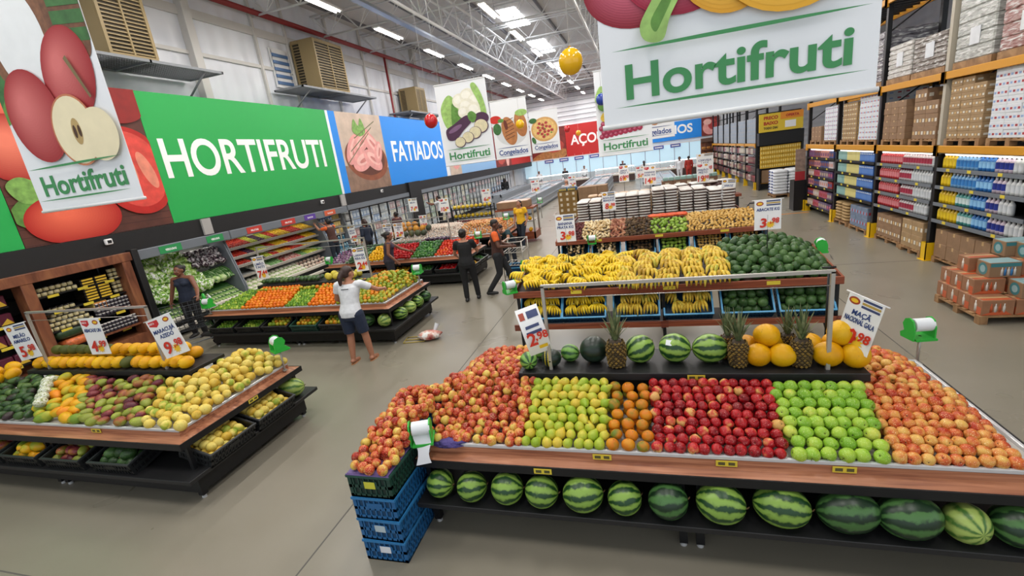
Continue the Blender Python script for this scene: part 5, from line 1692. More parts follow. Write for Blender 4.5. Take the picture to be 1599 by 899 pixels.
# spring onions and herbs
ON = MB()
for q in range(7):
    dy = (q - 3) * .012
    ON.tube([(.16, dy * .6, 0), (.09, dy, .01), (-.02, dy * 1.3, .02)], [.007, .008, .009], 6, 0)
for q in range(7):
    dy = (q - 3) * .015
    ON.tube([(.05, dy * .8, .012), (-.1, dy * 1.4, .05), (-.26, dy * 2, .06), (-.42, dy * 3, .03)], [.009, .015, .015, .005], 5, 1)
    if q % 2:
        ON.ball((.165, dy * .5, 0), (.014, .010, .010), 7, 5, 2)
onm = ON.mesh('spring_onion_bunch', [mat('onion_stalk', '#93b268', .4), mat('onion_green', '#35692a', .5), mat('onion_white', '#e6e2cb', .4)])
for r in range(3):
    for q in range(24):
        put(onm, 'spring_onion_bunch', CX - .22 - r * .13, 7.58 + q * .097, .50 + r * .085, 'bunch of spring onions on the bottom deck of the vegetable cooler', 'spring onion', 'spring onion bunches', 0, 1, (0, .25 + hsh(r, q) * .1, (hsh(q, r) - .5) * .25))

# fruit trays
def tray_mesh(nm, c1, c2, bumps=True):
    b = MB().b2((-.09, -.065, 0), (.09, .065, .03), 0, .008)
    for i in range(3):
        for jj in range(2):
            b.ball((-.055 + i * .055, -.03 + jj * .06, .035), (.034, .034, .028), 8, 5, 1)
    return b.mesh(nm, [pk('tray_base', '#c9c6bd'), fruit_mat('tray_' + nm, [(0, c1), (1, c2)], .5, 9, .2)])
TR = {'red': tray_mesh('red_fruit_tray', '#a8281f', '#d8563f'), 'yellow': tray_mesh('yellow_fruit_tray', '#d9a915', '#f2d24a'), 'lime': tray_mesh('green_fruit_tray', '#a8b53a', '#d9df6a'), 'orange': tray_mesh('orange_fruit_tray', '#d97a1c', '#f0a340'), 'plum': tray_mesh('purple_fruit_tray', '#3c2338', '#5d3a58'), 'green': tray_mesh('leafy_tray', '#4d7a3c', '#9bbf86'), 'white': tray_mesh('white_veg_tray', '#cfcbb8', '#ebe7da'), 'ruby': tray_mesh('radish_tray', '#b0342e', '#e2c9bd')}
prog = [['red', 'red', 'red', 'lime', 'plum', 'lime', 'red', 'yellow', 'yellow', 'red', 'red', 'yellow', 'yellow'], ['red', 'red', 'plum', 'lime', 'lime', 'red', 'yellow', 'yellow', 'red', 'red', 'red', 'yellow', 'yellow'],
        ['red', 'red', '', '', 'lime', 'red', 'yellow', 'orange', 'red', 'red', 'yellow', 'yellow', 'yellow'], ['', '', 'white', 'white', 'green', 'green', 'ruby', 'ruby', 'ruby', 'green', 'lime', 'lime', 'green']]
cnm = {'red': 'red', 'yellow': 'yellow', 'lime': 'yellow green', 'orange': 'orange', 'plum': 'dark plum', 'green': 'green leafy', 'white': 'white', 'ruby': 'red and white radish'}
for s, (z, d) in enumerate(C_SH):
    for q in range(27):
        c = prog[s][int(q * 13 / 27)]
        if not c:
            continue
        for r in range(3):
            put(TR[c], TR[c].name, CX - d - .12 - r * .16, 10.1 + q * .14, z + .02 + r * .055, '%s fruit tray on the %s shelf of the fruit tray cooler' % (cnm[c], ORD[s]), 'fruit tray', '%s trays shelf %d' % (cnm[c], s), (hsh(s, q, r) - .5) * .15, 1, (0, .3, (hsh(s, q, r) - .5) * .2))
CF = MB().ball((0, 0, 0), (.09, .09, .075), 14, 9, 0, None, lambda a, z: 1 + .1 * math.sin(6 * a) * math.cos(5 * z))
for q in range(5):
    a = q * 1.26
    CF.ball((.075 * math.cos(a), .075 * math.sin(a), -.03), (.05, .05, .05), 8, 6, 1)
cfm = CF.mesh('cauliflower', [fruit_mat('cauli_head', [(0, '#d9d4bd'), (1, '#f2efe2')], .6, 30, .6, bump=.6), mat('cauli_leaf', '#93ad6a', .5)])
PNK = MB().ball((0, 0, 0), (.07, .07, .06), 10, 7).mesh('turnip', [fruit_mat('turnip_skin', [(0, '#d9b9a9'), (.5, '#e6dcc9'), (1, '#c98f84')], .6, 10, .4)])
for q in range(20):
    for r in range(3):
        me, nm, lb = (cfm, 'cauliflower', 'white cauliflower on the bottom deck of the fruit tray cooler') if q < 13 else (PNK, 'turnip', 'pinkish turnip on the bottom deck of the fruit tray cooler')
        put(me, nm, CX - .16 - r * .17, 10.15 + q * .185, .47 + r * .075, lb, nm, nm + 's on the bottom deck', hsh(q, r) * 6)
# blue packs
BP = MB().b2((-.08, -.06, 0), (.08, .06, .16), 0, .012).b2((.08, -.045, .03), (.082, .045, .11), 1).mesh('blue_pack', [pk('bp1', '#41659c'), pk('bp2', '#c3d3ea')])
WP = bottle_mesh('water_bottle', .04, .24, pk('wb', '#9cc3cf'), pk('wl', '#3f7f9f'), pk('wc', '#2f6d92'))
CH = MB().b2((-.08, -.065, 0), (.08, .065, .17), 0, .015).mesh('cheese_pack', [pk('chs', '#dfc27a')])
for s, (z, d) in enumerate(D_SH + [(.40, .05)]):
    for q in range(9):
        me = WP if s > 2 else (BP if q < 6 else CH)
        put(me, me.name, CX - d - .1, 14.05 + q * .14, z + .002, '%s on shelf %s from the top of the blue pack cooler' % ({'water_bottle': 'clear blue bottle', 'blue_pack': 'blue and white pack', 'cheese_pack': 'pale yellow pack'}[me.name], ORD[s]), 'bottle' if me is WP else 'packet', '%s shelf %d blue cooler' % (me.name, s))

# ---- glass door fridges
mg, nt, b, N, L = newmat('door_glass')
b.inputs['Base Color'].default_value = (.8, .9, .95, 1); b.inputs['Roughness'].default_value = .03; b.inputs['Alpha'].default_value = .12
M_glass = mg
def fridge(y0, y1, nd, label, cols, seed, pitch=.24, name='chilled_pack'):
    t = thing('glass_door_fridge', label, 'fridge', (CX - .05, y0, 0))
    w = y1 - y0
    MB().b2((-1.0, 0, .1), (-.95, w, 2.15)).obj('back_wall', mat('fridge_inner', '#c9cac6', .5), t)
    MB().b2((-1.0, 0, 1.98), (0, w, 2.15)).obj('canopy', M_cgrey, t)
    MB().b2((-1.0, 0, 0), (0, w, .22)).obj('base', M_blackm, t)
    MB().b2((-.5, .1, 1.955), (-.44, w - .1, 1.98)).obj('strip_lamp', M_led, t)
    for z in (.25, .58, .92, 1.26, 1.6):
        MB().b2((-.95, .02, z - .02), (-.15, w - .02, z)).obj('shelf', mat('shelf_wire', '#b9bcbf', .4), t)
    dw = w / nd
    for i in range(nd):
        d = MB()
        a = i * dw
        for p, q in (((-.02, a + .01, .22), (.02, a + .045, 1.97)), ((-.02, a + dw - .045, .22), (.02, a + dw - .01, 1.97)), ((-.02, a + .01, 1.92), (.02, a + dw - .01, 1.97)), ((-.02, a + .01, .22), (.02, a + dw - .01, .28))):
            d.b2(p, q)
        o = d.obj('door', M_blackm, t)
        MB().b2((-.006, a + .045, .28), (.006, a + dw - .045, 1.92)).obj('glass', M_glass, o)
        MB().tube([(.05, a + dw - .07, .9), (.05, a + dw - .07, 1.4)], .012, 6).obj('handle', M_steel, o)
    n = int(w / pitch)
    for s, z in enumerate((.25, .58, .92, 1.26, 1.6)):
        for q in range(n):
            i = int(hsh(seed, s, q // 2) * len(cols))
            put(FRP[cols[i]], name, CX - .05 - .28, y0 + pitch * (q + .5), z, '%s chilled pack on the %s shelf up in the %s' % (cols[i], ORD[s], seed), 'packet', '%s packs %s %d' % (cols[i], seed, s), 0, (1, pitch / .235, 1.12))
FRP = {}
for nm, c1, c2 in (('cream', '#ded3ae', '#efe8d2'), ('white', '#d9dad6', '#b9c7d6'), ('pink', '#c98a86', '#e2c1b5'), ('yellow', '#d9c063', '#efe3b0'), ('green', '#93ab84', '#d3dcc4'), ('blue', '#6d8fc0', '#cfdcec'), ('red', '#a34a42', '#d9a596'), ('grey', '#a9a9a4', '#d0d0cc')):
    FRP[nm] = MB().b2((-.1, -.105, 0), (.1, .105, .25), 0, .015).b2((.1, -.08, .05), (.102, .08, .17), 1).mesh('chilled_pack', [pk('fr' + nm, c1), pk('fs' + nm, c2)])
fridge(15.35, 20.35, 7, 'glass door fridge run left of the black pillar', ['cream', 'white', 'grey', 'blue', 'pink', 'yellow', 'red'], 'fridge run before the pillar')
o = MB().b2((-11.7, 20.4, 0), (-10.6, 21.6, 2.6)).obj('black_pillar', M_black); tag(o, 'black boxed pillar between the two glass door fridge runs', 'pillar'); struct(o)
fridge(21.65, 29.0, 11, 'glass door fridge run just beyond the black pillar', ['cream', 'white', 'pink', 'yellow', 'grey', 'green'], 'fridge run past the pillar', .3)
fridge(29.05, 38.5, 14, 'farthest glass door fridge run by the red wall sign', ['grey', 'white', 'pink', 'cream', 'red', 'blue'], 'far fridge run', .6, 'dairy_pack')
# ------------------------------------------------------------------ crates
M_crB = mat('crate_blue', '#1d5e93', 0.45)
M_crBd = mat('crate_dark_blue', '#164a6e', 0.45)
M_crT = mat('crate_teal', '#1c3f52', 0.45)
M_crR = mat('crate_rim_blue', '#4f9cc9', 0.4)
M_crG = mat('crate_green', '#173d33', 0.5)
M_crK = mat('crate_black', '#1a1c1d', 0.5)
def crate_meshes(w, d, h, body, rim, key):
    """lattice crate: origin at the centre of its floor; long side along X"""
    b = MB(); t = .012; x, y = w / 2, d / 2
    b.b2((-x, -y, 0), (x, y, .012))
    for sx in (-1, 1):
        for sy in (-1, 1):
            b.b2((sx * x, sy * y, 0), (sx * (x - .03), sy * (y - .03), h - .012))
    for z0, z1 in ((0.0, .03), (h * .42, h * .42 + .028)):
        for s in (-1, 1):
            b.b2((-x, s * y, z0), (x, s * (y - t), z1)); b.b2((s * x, -y, z0), (s * (x - t), y, z1))
    n = max(4, int(w / .042)); m = max(4, int(d / .042))
    for s in (-1, 1):
        for i in range(1, n):
            xx = -x + w * i / n
            b.b2((xx - .006, s * y, 0), (xx + .006, s * (y - t * .7), h - .03))
        for i in range(1, m):
            yy = -y + d * i / m
            b.b2((s * x, yy - .006, 0), (s * (x - t * .7), yy + .006, h - .03))
        b.b2((-x + .02, s * (y - .008), .02), (x - .02, s * (y - .011), h - .02), 1); b.b2((s * (x - .008), -y + .02, .02), (s * (x - .011), y - .02, h - .02), 1)
    b.b2((-.07, -y - .002, h * .5), (.07, -y, h * .75))
    bm_ = b.mesh('lattice', [body, M_blackm if key == 'k' else mat('crate_inner_' + key, {'b': '#123f63', 'd': '#0f3149', 't': '#122a36', 'g': '#0e2721'}[key], .6)])
    r = MB()
    for s in (-1, 1):
        r.b2((-x - .008, s * (y + .008), h - .02), (x + .008, s * (y - .014), h)); r.b2((s * (x + .008), -y + .014, h - .02), (s * (x - .014), y - .014, h))
    return bm_, r.mesh('rim', [rim])
CRM = {}
def crate(x, y, z, w, d, h, kind, label, rot=(0, 0, 0), group=None, tagcol=None, name='plastic_crate'):
    key = (w, d, h, kind)
    if key not in CRM:
        body, rim = {'b': (M_crB, mat('crate_rim_b', '#2a74ab', .45)), 'd': (M_crBd, M_crR), 't': (M_crT, M_crR), 'g': (M_crG, mat('crate_rim_g', '#1f4a3f', .5)), 'k': (M_crK, mat('crate_rim_k', '#2a2c2e', .45))}[kind]
        CRM[key] = crate_meshes(w, d, h, body, rim, kind)
    t = thing(name, label, 'crate', (x, y, z), 0, group, rot)
    link('lattice', CRM[key][0], t); link('rim', CRM[key][1], t)
    if tagcol:
        MB().b2((-.045, -d / 2 - .0045, h * .42), (.05, -d / 2 - .002, h * .72)).obj('paper_tag', mat('tag_' + tagcol.strip('#'), tagcol, .6, noise=.1), t)
    return t
# corner stack at the front table
for k in range(4):
    crate(-2.145 + (0, .004, -.004, .0)[k], 2.88, .002 + k * .205, .375, .58, .2, 'g' if k == 3 else 'b', ['bottom blue lattice crate of the corner stack with a torn white label', 'second blue lattice crate of the corner stack with a grey label', 'third blue lattice crate of the corner stack, just under the green one', 'dark green lattice crate topping the corner stack, apples heaped on it'][k], (0, 0, (.01, -.015, .01, 0)[k]), tagcol=['#d8dade', '#aebcc2', None, '#c9c43c'][k])
for k in range(4):
    crate(-2.14, 3.49, .002 + k * .205, .36, .56, .2, 'b', 'blue crate in the stack behind the corner stack, %s from the floor' % ORD[k])
pm = MB().b2((-.183, -.286, 0), (.183, .286, .006)).b2((-.19, -.297, -.015), (.19, -.291, .006)).obj('crate_liner', mat('purple_sheet', '#6f5a93', .6), None, (-2.145, 2.88, .822)); tag(pm, 'purple card sheet lining the top of the green crate', 'sheet')

# ------------------------------------------------------------------ tilted tray racks in the middle of the hall
def tray_rack(y0, label, x0=-1.95, w=4.3, zl=.52, zt=1.03, d=1.15, rise=.16, crates=True):
    t = thing('tray_rack', label, 'display rack', (x0, y0, 0))
    # sloping upper tray with wooden apron
    tr = MB()
    tr.add([(0, 0, zt), (w, 0, zt), (w, d, zt + rise), (0, d, zt + rise), (0, 0, zt - .03), (w, 0, zt - .03), (w, d, zt + rise - .03), (0, d, zt + rise - .03)], [(0, 1, 2, 3), (7, 6, 5, 4), (0, 4, 5, 1), (1, 5, 6, 2), (2, 6, 7, 3), (3, 7, 4, 0)])
    tr.obj('upper_tray', mat('tray_dark', '#3c2a22', .6), t)
    MB().b2((-.02, -.03, zt - .055), (w + .02, 0, zt + .045), 0, .004).obj('front_apron', M_woodr, t)
    MB().b2((-.02, d, zt + rise - .05), (w + .02, d + .03, zt + rise + .06)).obj('rear_apron', M_woodr, t)
    for x in (-.02, w - .005):
        MB().prism([(0, zt - .05), (d, zt + rise - .05), (d, zt + rise + .05), (0, zt + .045)], .025, 0, Matrix.Translation((x + .025, 0, 0)) @ Matrix.Rotation(PI / 2, 4, 'Z')).obj('side_apron', M_woodr, t)
    # lower shelf
    MB().b2((0, .0, zl - .03), (w, .55, zl)).obj('lower_shelf', mat('tray_dark', '#3c2a22', .6), t)
    MB().b2((-.02, -.06, zl - .05), (w + .02, -.03, zl + .035), 0, .004).obj('lower_apron', M_woodr, t)
    for x in (0, w / 2, w):
        MB().b2((x - .05, -.07, zl - .055), (x + .05, -.04, zl + .04)).obj('apron_block', wood_mat('rack_wood_dark', '#5e2a1a', '#6f3524', '#83432f'), t)
    for x in (.04, w / 2, w - .04):
        for yy in (.02, d - .04):
            MB().b2((x - .02, yy - .02, 0), (x + .02, yy + .02, zt + rise * yy / d - .03)).obj('leg', M_blackm, t)
        MB().tube([(x, .05, .05), (x, .62, zl - .03)], .018, 6).obj('brace', M_blackm, t)
        MB().tube([(x, d - .06, .05), (x, .2, zl - .03)], .018, 6).obj('brace', M_blackm, t)
    for k in range(3):
        MB().b2((w * (.2 + .3 * k), -.034, zt - .02), (w * (.2 + .3 * k) + .16, -.03, zt + .03)).obj('price_ticket', mat('ticket_yellow', '#d9c23a', .5), t)
    return t
T5 = tray_rack(6.5, 'wooden tray rack with bananas and avocados above tilted blue crates')
T6 = tray_rack(10.3, 'wooden tray rack with roots, green squash and potatoes behind the banana rack', zl=.58, zt=1.05, d=1.05, rise=.16)
T7 = tray_rack(13.0, 'wooden rack carrying stacked rice bags', zl=.5, zt=1.04, d=1.1, rise=0.0)

T5C, T6C = [], []
CW = .66
cx5 = [-1.58, -.93, -.18, .52, 1.27, 1.97]
what5 = ['small bananas, behind the hanging price sign', 'two hands of yellow bananas', 'long greenish bananas', 'plantains', 'green avocados, middle one', 'green avocados at the post end']
for i, x in enumerate(cx5):
    T5C.append(crate(x, 6.71, .685, .64, .42, .19, 'd', 'tilted blue crate of ' + what5[i], (R(48), 0, 0)))
cx6 = [-1.55, -.85, -.12, .58, 1.3, 2.0]
what6 = ['pale cassava by the green bag dispenser', 'pale cassava, second along', 'brown yams', 'green squash', 'small potatoes', 'potatoes behind the avocados']
for i, x in enumerate(cx6):
    T6C.append(crate(x, 10.51, .745, .62, .42, .19, 't', 'tilted blue crate of ' + what6[i], (R(48), 0, 0)))

# rice on the third rack
RB1 = fruit_mat('rice_bag_white', [(0, '#d9d7d2'), (.5, '#e8e6e2'), (1, '#cfc6bd')], .4, 14, .35)
rice = sack_mesh('rice_bag', .33, .46, .085, RB1, mat('rice_print', '#5c4038', .5))
rice2 = MB(); rice2.v, rice2.f = [], []
def rice_mesh():
    b = MB(); b.ball((0, 0, .04), 1.0, 16, 8)
    f = lambda a, p: math.copysign(abs(a) ** p, a)
    b.v = [(f(v[0], .4) * .165, f(v[1], .4) * .23, f(v[2] - .04, .9) * .043 + .043) for v in b.v]
    b.mi = [0] * len(b.f)
    for i, fa in enumerate(b.f):
        z = sum(b.v[q][2] for q in fa) / len(fa)
        y = sum(b.v[q][1] for q in fa) / len(fa)
        x = sum(b.v[q][0] for q in fa) / len(fa)
        if z < .036 and y < -.15:
            b.mi[i] = 1
        if abs(z - .043) < .02 and abs(x) > .15:
            b.mi[i] = 1
    return b.mesh('rice_bag', [RB1, mat('rice_print', '#6b4f45', .5)])
rice = rice_mesh()
gx = [-1.64, -1.30, -.95, -.62, -.30, .02, .38, .71, 1.08, 1.42, 1.78, 2.1]
hts = [8, 8, 9, 9, 9, 9, 10, 10, 9, 9, 8, 8]
for i, x in enumerate(gx):
    for r in range(2):
        for k in range(hts[i] - (0 if r else 0)):
            o = link('rice_bag', rice, None, (x + (hsh(i, r, k) - .5) * .015, 13.26 + r * .48, 1.045 + k * .072), (0, 0, (hsh(i, r, k, 5) - .5) * .06))
            tag(o, 'white and brown rice bag stacked on the wooden rack behind the potatoes', 'rice bag', 'rice bags on the rack')
# goods behind the rice
fl = sack_mesh('flour_pack', .3, .44, .08, fruit_mat('flour_bag', [(0, '#d6b89b'), (1, '#e2cfba')], .4, 10, .5))
for i in range(12):
    for k in range(2):
        o = link('flour_pack', fl, None, (-1.5 + i * .31, 14.75, (1.485 if i < 7 else 1.335) + k * .08), (0, 0, 0))
        tag(o, 'tan flour pack stacked behind the rice bags', 'flour pack', 'flour packs behind the rice')
t = thing('goods_platform', 'low wooden platform carrying flour packs behind the rice rack', 'platform', (-1.8, 14.45, 0))
MB().b2((0, 0, 1.0), (2.35, .6, 1.48)).obj('high_deck', M_kraft2, t); MB().b2((2.4, 0, 1.0), (4.1, .6, 1.33)).obj('low_deck', M_kraft2, t)
for x in (.05, 2.2, 4.0):
    MB().b2((x, .05, 0), (x + .06, .55, 1.0)).obj('leg', M_blackm, t)
for i in range(6):
    for k in range(4):
        o = link('brown_pack', sack_mesh('brown_pack', .32, .42, .1, mat('coffee_pack', '#5c3c3a', .4)) if i == k == 0 else bpk, None, (.6 + i * .42, 16.6, 1.05 + k * .1), (0, 0, 0))
        if i == k == 0:
            bpk = o.data
        tag(o, 'dark brown pack stacked under the white bags behind the rice', 'packet', 'dark packs behind the rice')
for i in range(5):
    o = link('white_bag', rice, None, (.75 + i * .45, 16.6, 1.45), (0, 0, .1 * i), 1.15)
    tag(o, 'white bag lying on top of the dark packs behind the rice', 'bag', 'white bags on the dark packs')
t = thing('goods_platform', 'wooden platform under the dark packs behind the rice', 'platform', (.4, 16.35, 0))
MB().b2((0, 0, .97), (2.6, .55, 1.05)).obj('deck', M_woodr, t)
for x in (.05, 2.45):
    MB().b2((x, .05, 0), (x + .08, .5, .97)).obj('leg', M_blackm, t)
# carton walls beyond
def D_sq(m, dx, dy, dz, mats):
    mats.append(pk('sq_white', '#d8cdb8'))
    m.b2((-dx * .2, -dy / 2 - .0015, dz * .25), (dx * .15, -dy / 2, dz * .75), 2)
    m.b2((-dx / 2 - .0015, -dy * .15, dz * .25), (-dx / 2, dy * .2, dz * .75), 2)
stack('label_carton', 'brown carton with small white square in the wall beyond the rice', 'cartons in the wall beyond the rice', -3.87, 22.0, .02, 3, 2, 5, .3, .4, .25, mat('olive_card', '#8a6a35', .7), D_sq)
stack('plain_carton', 'plain brown carton in the wall beyond the rice by the freezer', 'plain cartons beyond the rice', -2.9, 22.0, .02, 3, 2, 5, .44, .4, .27, M_kraft)
for i in range(2):
    crate(-3.62 + i * .42, 22.3, 1.275, .4, .6, .14, 'b', 'blue and yellow crate on top of the carton wall, %s one' % ORD[i])
    for q in range(6):
        o = link('yellow_tub', BM['yellow'], None, (-3.78 + i * .42 + q * .062, 22.02, 1.29), (0, 0, 0), .62)
        tag(o, 'small yellow tub in the crates on the carton wall', 'tub', 'yellow tubs on the carton wall')
stack('label_carton', 'brown carton with white square in the low block behind the rice', 'cartons in the low block behind the rice', .75, 20.2, .02, 5, 2, 5, .42, .4, .27, mat('brown_card_dark', '#7a5a45', .7), D_sq)
for i in range(9):
    o = link('green_tray_pack', MB().b2((-.1, -.15, 0), (.1, .15, .14), 0, .02).mesh('green_tray_pack', [pk('gtp', '#8fb0a8')]) if i == 0 else gtp, None, (.9 + i * .23, 20.4, 1.372), (0, 0, 0))
    if i == 0:
        gtp = o.data
    tag(o, 'pale green pack on the carton block behind the rice', 'packet', 'pale green packs on the carton block')
# pallet truck and blue crate beyond the potatoes
t = thing('pallet_jack', 'hand pallet truck with black looped handle loaded with a carton by the rice rack', 'pallet truck', (2.75, 12.9, 0))
MB().tube([(-.25, 0, .55), (-.25, 0, 1.12), (-.2, 0, 1.2), (.2, 0, 1.2), (.25, 0, 1.12), (.25, 0, .55)], .018, 8).obj('handle', M_blackm, t)
MB().b2((-.2, -.1, .1), (.2, .1, .55), 0, .02).obj('pump', mat('jack_blue', '#24405e', .5), t)
for s in (-.18, .18):
    MB().b2((s - .07, .1, .06), (s + .07, 1.2, .1)).obj('fork', M_blackm, t)
    MB().cone((s - .03, 0, .06), (s + .03, 0, .06), .06, None, 12).obj('wheel', M_blackm, t)
o = link('brown_carton', carton_mesh('brown_carton', .55, .4, .3, M_kraft), None, (2.45, 13.6, .62)); tag(o, 'brown carton on the small blue cart by the rice rack', 'carton')
t = thing('blue_cart', 'small dark blue cart under a brown carton by the rice rack', 'cart', (2.45, 13.6, 0))
MB().b2((-.3, -.25, .1), (.3, .25, .6), 0, .02).obj('body', mat('jack_blue', '#24405e', .5), t)
for sx in (-.22, .22):
    for sy in (-.18, .18):
        MB().cone((sx - .02, sy, .05), (sx + .02, sy, .05), .05, None, 10).obj('wheel', M_blackm, t)

# ------------------------------------------------------------------ sign frames on the risers
M_bar = mat('bar_aluminium', '#b3aea6', .35, .5)
def sign_frame(x0, x1, y, z0, z1, label):
    t = thing('sign_rail_stand', label, 'frame', (x0, y, z0))
    h = z1 - z0; w = x1 - x0
    for x in (0, w):
        MB().b2((x - .014, -.014, 0), (x + .014, .014, h)).obj('post', M_bar, t)
    MB().b2((-.014, -.014, h - .012), (w + .014, .014, h + .014)).obj('top_bar', M_bar, t)
    MB().tube([(0, 0, h - .11), (w, 0, h - .11)], .004, 5).obj('cord', M_bar, t)
sign_frame(-.90, 1.335, 3.86, 1.09, 1.895, 'slim metal sign frame on the riser of the apple table')
sign_frame(-7.78, -5.67, 3.86, 1.10, 1.90, 'slim metal sign frame on the riser of the mango table')
sign_frame(-8.0, -5.35, 8.0, 1.09, 1.9, 'slim metal sign frame on the riser of the orange table')
sign_frame(-8.7, -5.2, 11.9, .78, 1.75, 'slim metal sign frame on the pepper table')
# ------------------------------------------------------------------ price signs and bag dispensers
M_board = mat('sign_board', '#eeeeee', .4)
M_price = mat('price_red', '#cf2f1c', .5)
M_pblue = mat('name_blue', '#27407c', .5)
M_star = mat('price_star', '#f2c52c', .5)
M_logo = mat('logo_brown', '#a5432c', .5)
M_band = mat('band_navy', '#3b4670', .5)
M_ofr = mat('offer_band', '#c92a2f', .5)
SIGN_W, SIGN_H = .29, .41
def price_sign(x, y, z, lines, price, cents, label, offer=False, rot=(0, 0, 0), stand=0.0, clip=True, w=SIGN_W, h=SIGN_H):
    """z = bottom edge of the board, x its middle"""
    t = thing('price_sign', label, 'price sign', (x, y, z), 0, None, rot)
    k = h / .41
    MB().b2((-w / 2, 0, 0), (w / 2, .004, h)).obj('board', M_board, t)
    a = Art()
    if offer:
        a.poly([(-w / 2 + .02, h - .02), (-.02, h - .02), (-.02, h - .075), (-.07, h - .105), (-w / 2 + .02, h - .075)], M_ofr)
        a.ell(w * .27, h - .05, .045, .03, M_logo).ell(w * .27, h - .05, .03, .016, M_star)
    else:
        a.ell(-w * .3, h - .05, .045, .03, M_logo).ell(-w * .3, h - .05, .03, .016, M_star)
        for i in range(3):
            a.poly([(-.02, h - .03 - i * .026), (w / 2 - .015, h - .03 - i * .026), (w / 2 - .015, h - .012 - i * .026), (-.02, h - .012 - i * .026)], M_band if i != 1 else mat('band_gold', '#b99b4a', .5))
    st = []
    for i in range(20):
        r = .062 if i % 2 else .036
        st.append((w * .1 + r * math.cos(i * PI / 10), (.07 + r * .9 * math.sin(i * PI / 10)) * k))
    a.poly(st, M_star)
    a.done('printed_lettering', t, (0, 0, 0))
    if offer:
        text('offer_word', 'OFERTA', .034, M_ltxt, t, (-w / 2 + .068, -.006, h - .06), ext=.0004, fit=.085)
    for i, s in enumerate(lines):
        text('product_name', s, .056 * k, M_pblue, t, (0, -.003, h - (.15 + i * .056) * k), ext=.0006, fit=min(w * .86, .036 * k * len(s)), shear=.12, bold=.0015)
    text('price', price, .17 * k, M_price, t, (-w * .17, -.012, .04 * k), ext=.0008, fit=(.085 if len(price) == 1 else .13) * k, bold=.005, shear=.1)
    text('cents', ',' + cents, .10 * k, M_price, t, (w * .25, -.012, .09 * k), ext=.0008, fit=.115 * k, bold=.003, shear=.1)
    if clip:
        MB().tube([(-w / 2 - .03, .004, h), (w / 2 + .03, .004, h)], .006, 6).obj('hanging_rod', M_lampb, t)
    if stand:
        MB().tube([(0, .006, -stand), (0, .006, h * .5)], .007, 6).obj('rod', M_blackm, t)
    return t
# T2
price_sign(-6.59, 3.80, 1.33, ['ABACAXI UN'], '4', '99', 'price sign ABACAXI 4,99 over the melon riser', True, (0, 0, .06), w=.31, h=.47)
price_sign(-5.36, 3.82, 1.30, ['MARACUJÁ', 'AZEDO'], '9', '98', 'price sign MARACUJÁ AZEDO 9,98 at the passion fruit end', True, (0, R(-14), .1), w=.37, h=.49)
price_sign(-7.93, 3.80, 1.28, ['MELÃO', 'AMARELO'], '5', '98', 'price sign MELÃO AMARELO 5,98 at the dark melon end of the riser', False, (0, R(-8), .1), w=.38, h=.49)
# T1
price_sign(1.50, 3.92, 1.24, ['MAÇÃ', 'NACIONAL GALA'], '10', '98', 'sideways turned price sign MAÇÃ NACIONAL 10,98 by the topmost yellow melon', False, (R(-6), R(10), R(-60)), w=.28, h=.43)
MB_t = thing('sign_holder', 'black stand with short T top behind the gala apple price sign', 'stand', (1.44, 4.25, 1.09))
MB().tube([(0, 0, 0), (0, 0, .73)], .009, 6).obj('rod', M_blackm, MB_t); MB().tube([(-.05, 0, .73), (.05, 0, .73)], .009, 6).obj('cross_bar', M_blackm, MB_t); MB().b2((-.06, -.05, 0), (.06, .05, .008)).obj('foot', M_blackm, MB_t)
# curled sign hanging off the frame
t = thing('price_sign', 'curled price sign hanging off the frame above the small watermelons', 'price sign', (-.97, 3.84, 1.27), 0, None, (0, R(-12), R(20)))
cu = MB(); n = 12; vs = []
for i in range(n + 1):
    q = i / n; z = .44 * q; yb = -.09 * math.sin(q * 2.6) + .12 * q * q
    vs += [(-.105, yb, z), (.105, yb + .02 * math.sin(q * 3), z)]
cu.add(vs, [(2 * i, 2 * i + 1, 2 * i + 3, 2 * i + 2) for i in range(n)], 0, True)
cu.obj('sheet', M_board, t)
pr = MB()
for (a0, a1, u0, u1, mi) in ((.80, .93, -.02, .11, 1), (.8, .93, -.11, -.05, 2), (.12, .2, .0, .1, 3), (.5, .56, -.09, .09, 1), (.62, .68, -.08, .08, 1)):
    g = []
    for i in range(5):
        q = a0 + (a1 - a0) * i / 4; z = .44 * q; yb = -.09 * math.sin(q * 2.6) + .12 * q * q - .004
        g += [(u0 * .8, yb + .01 * math.sin(q * 3) * (u0 + .13) / .13, z), (u1 * .8, yb + .01 * math.sin(q * 3) * (u1 + .13) / .13, z)]
    pr.add(g, [(2 * i, 2 * i + 1, 2 * i + 3, 2 * i + 2) for i in range(4)], mi, True)
pr.obj('printed_lettering', [M_price, M_band, M_logo, M_star], t)
text('price', '2', .17, M_price, t, (-.04, -.07, .12), ext=.0008, bold=.004)
text('cents', ',98', .10, M_price, t, (.05, -.07, .16), ext=.0008, bold=.003)
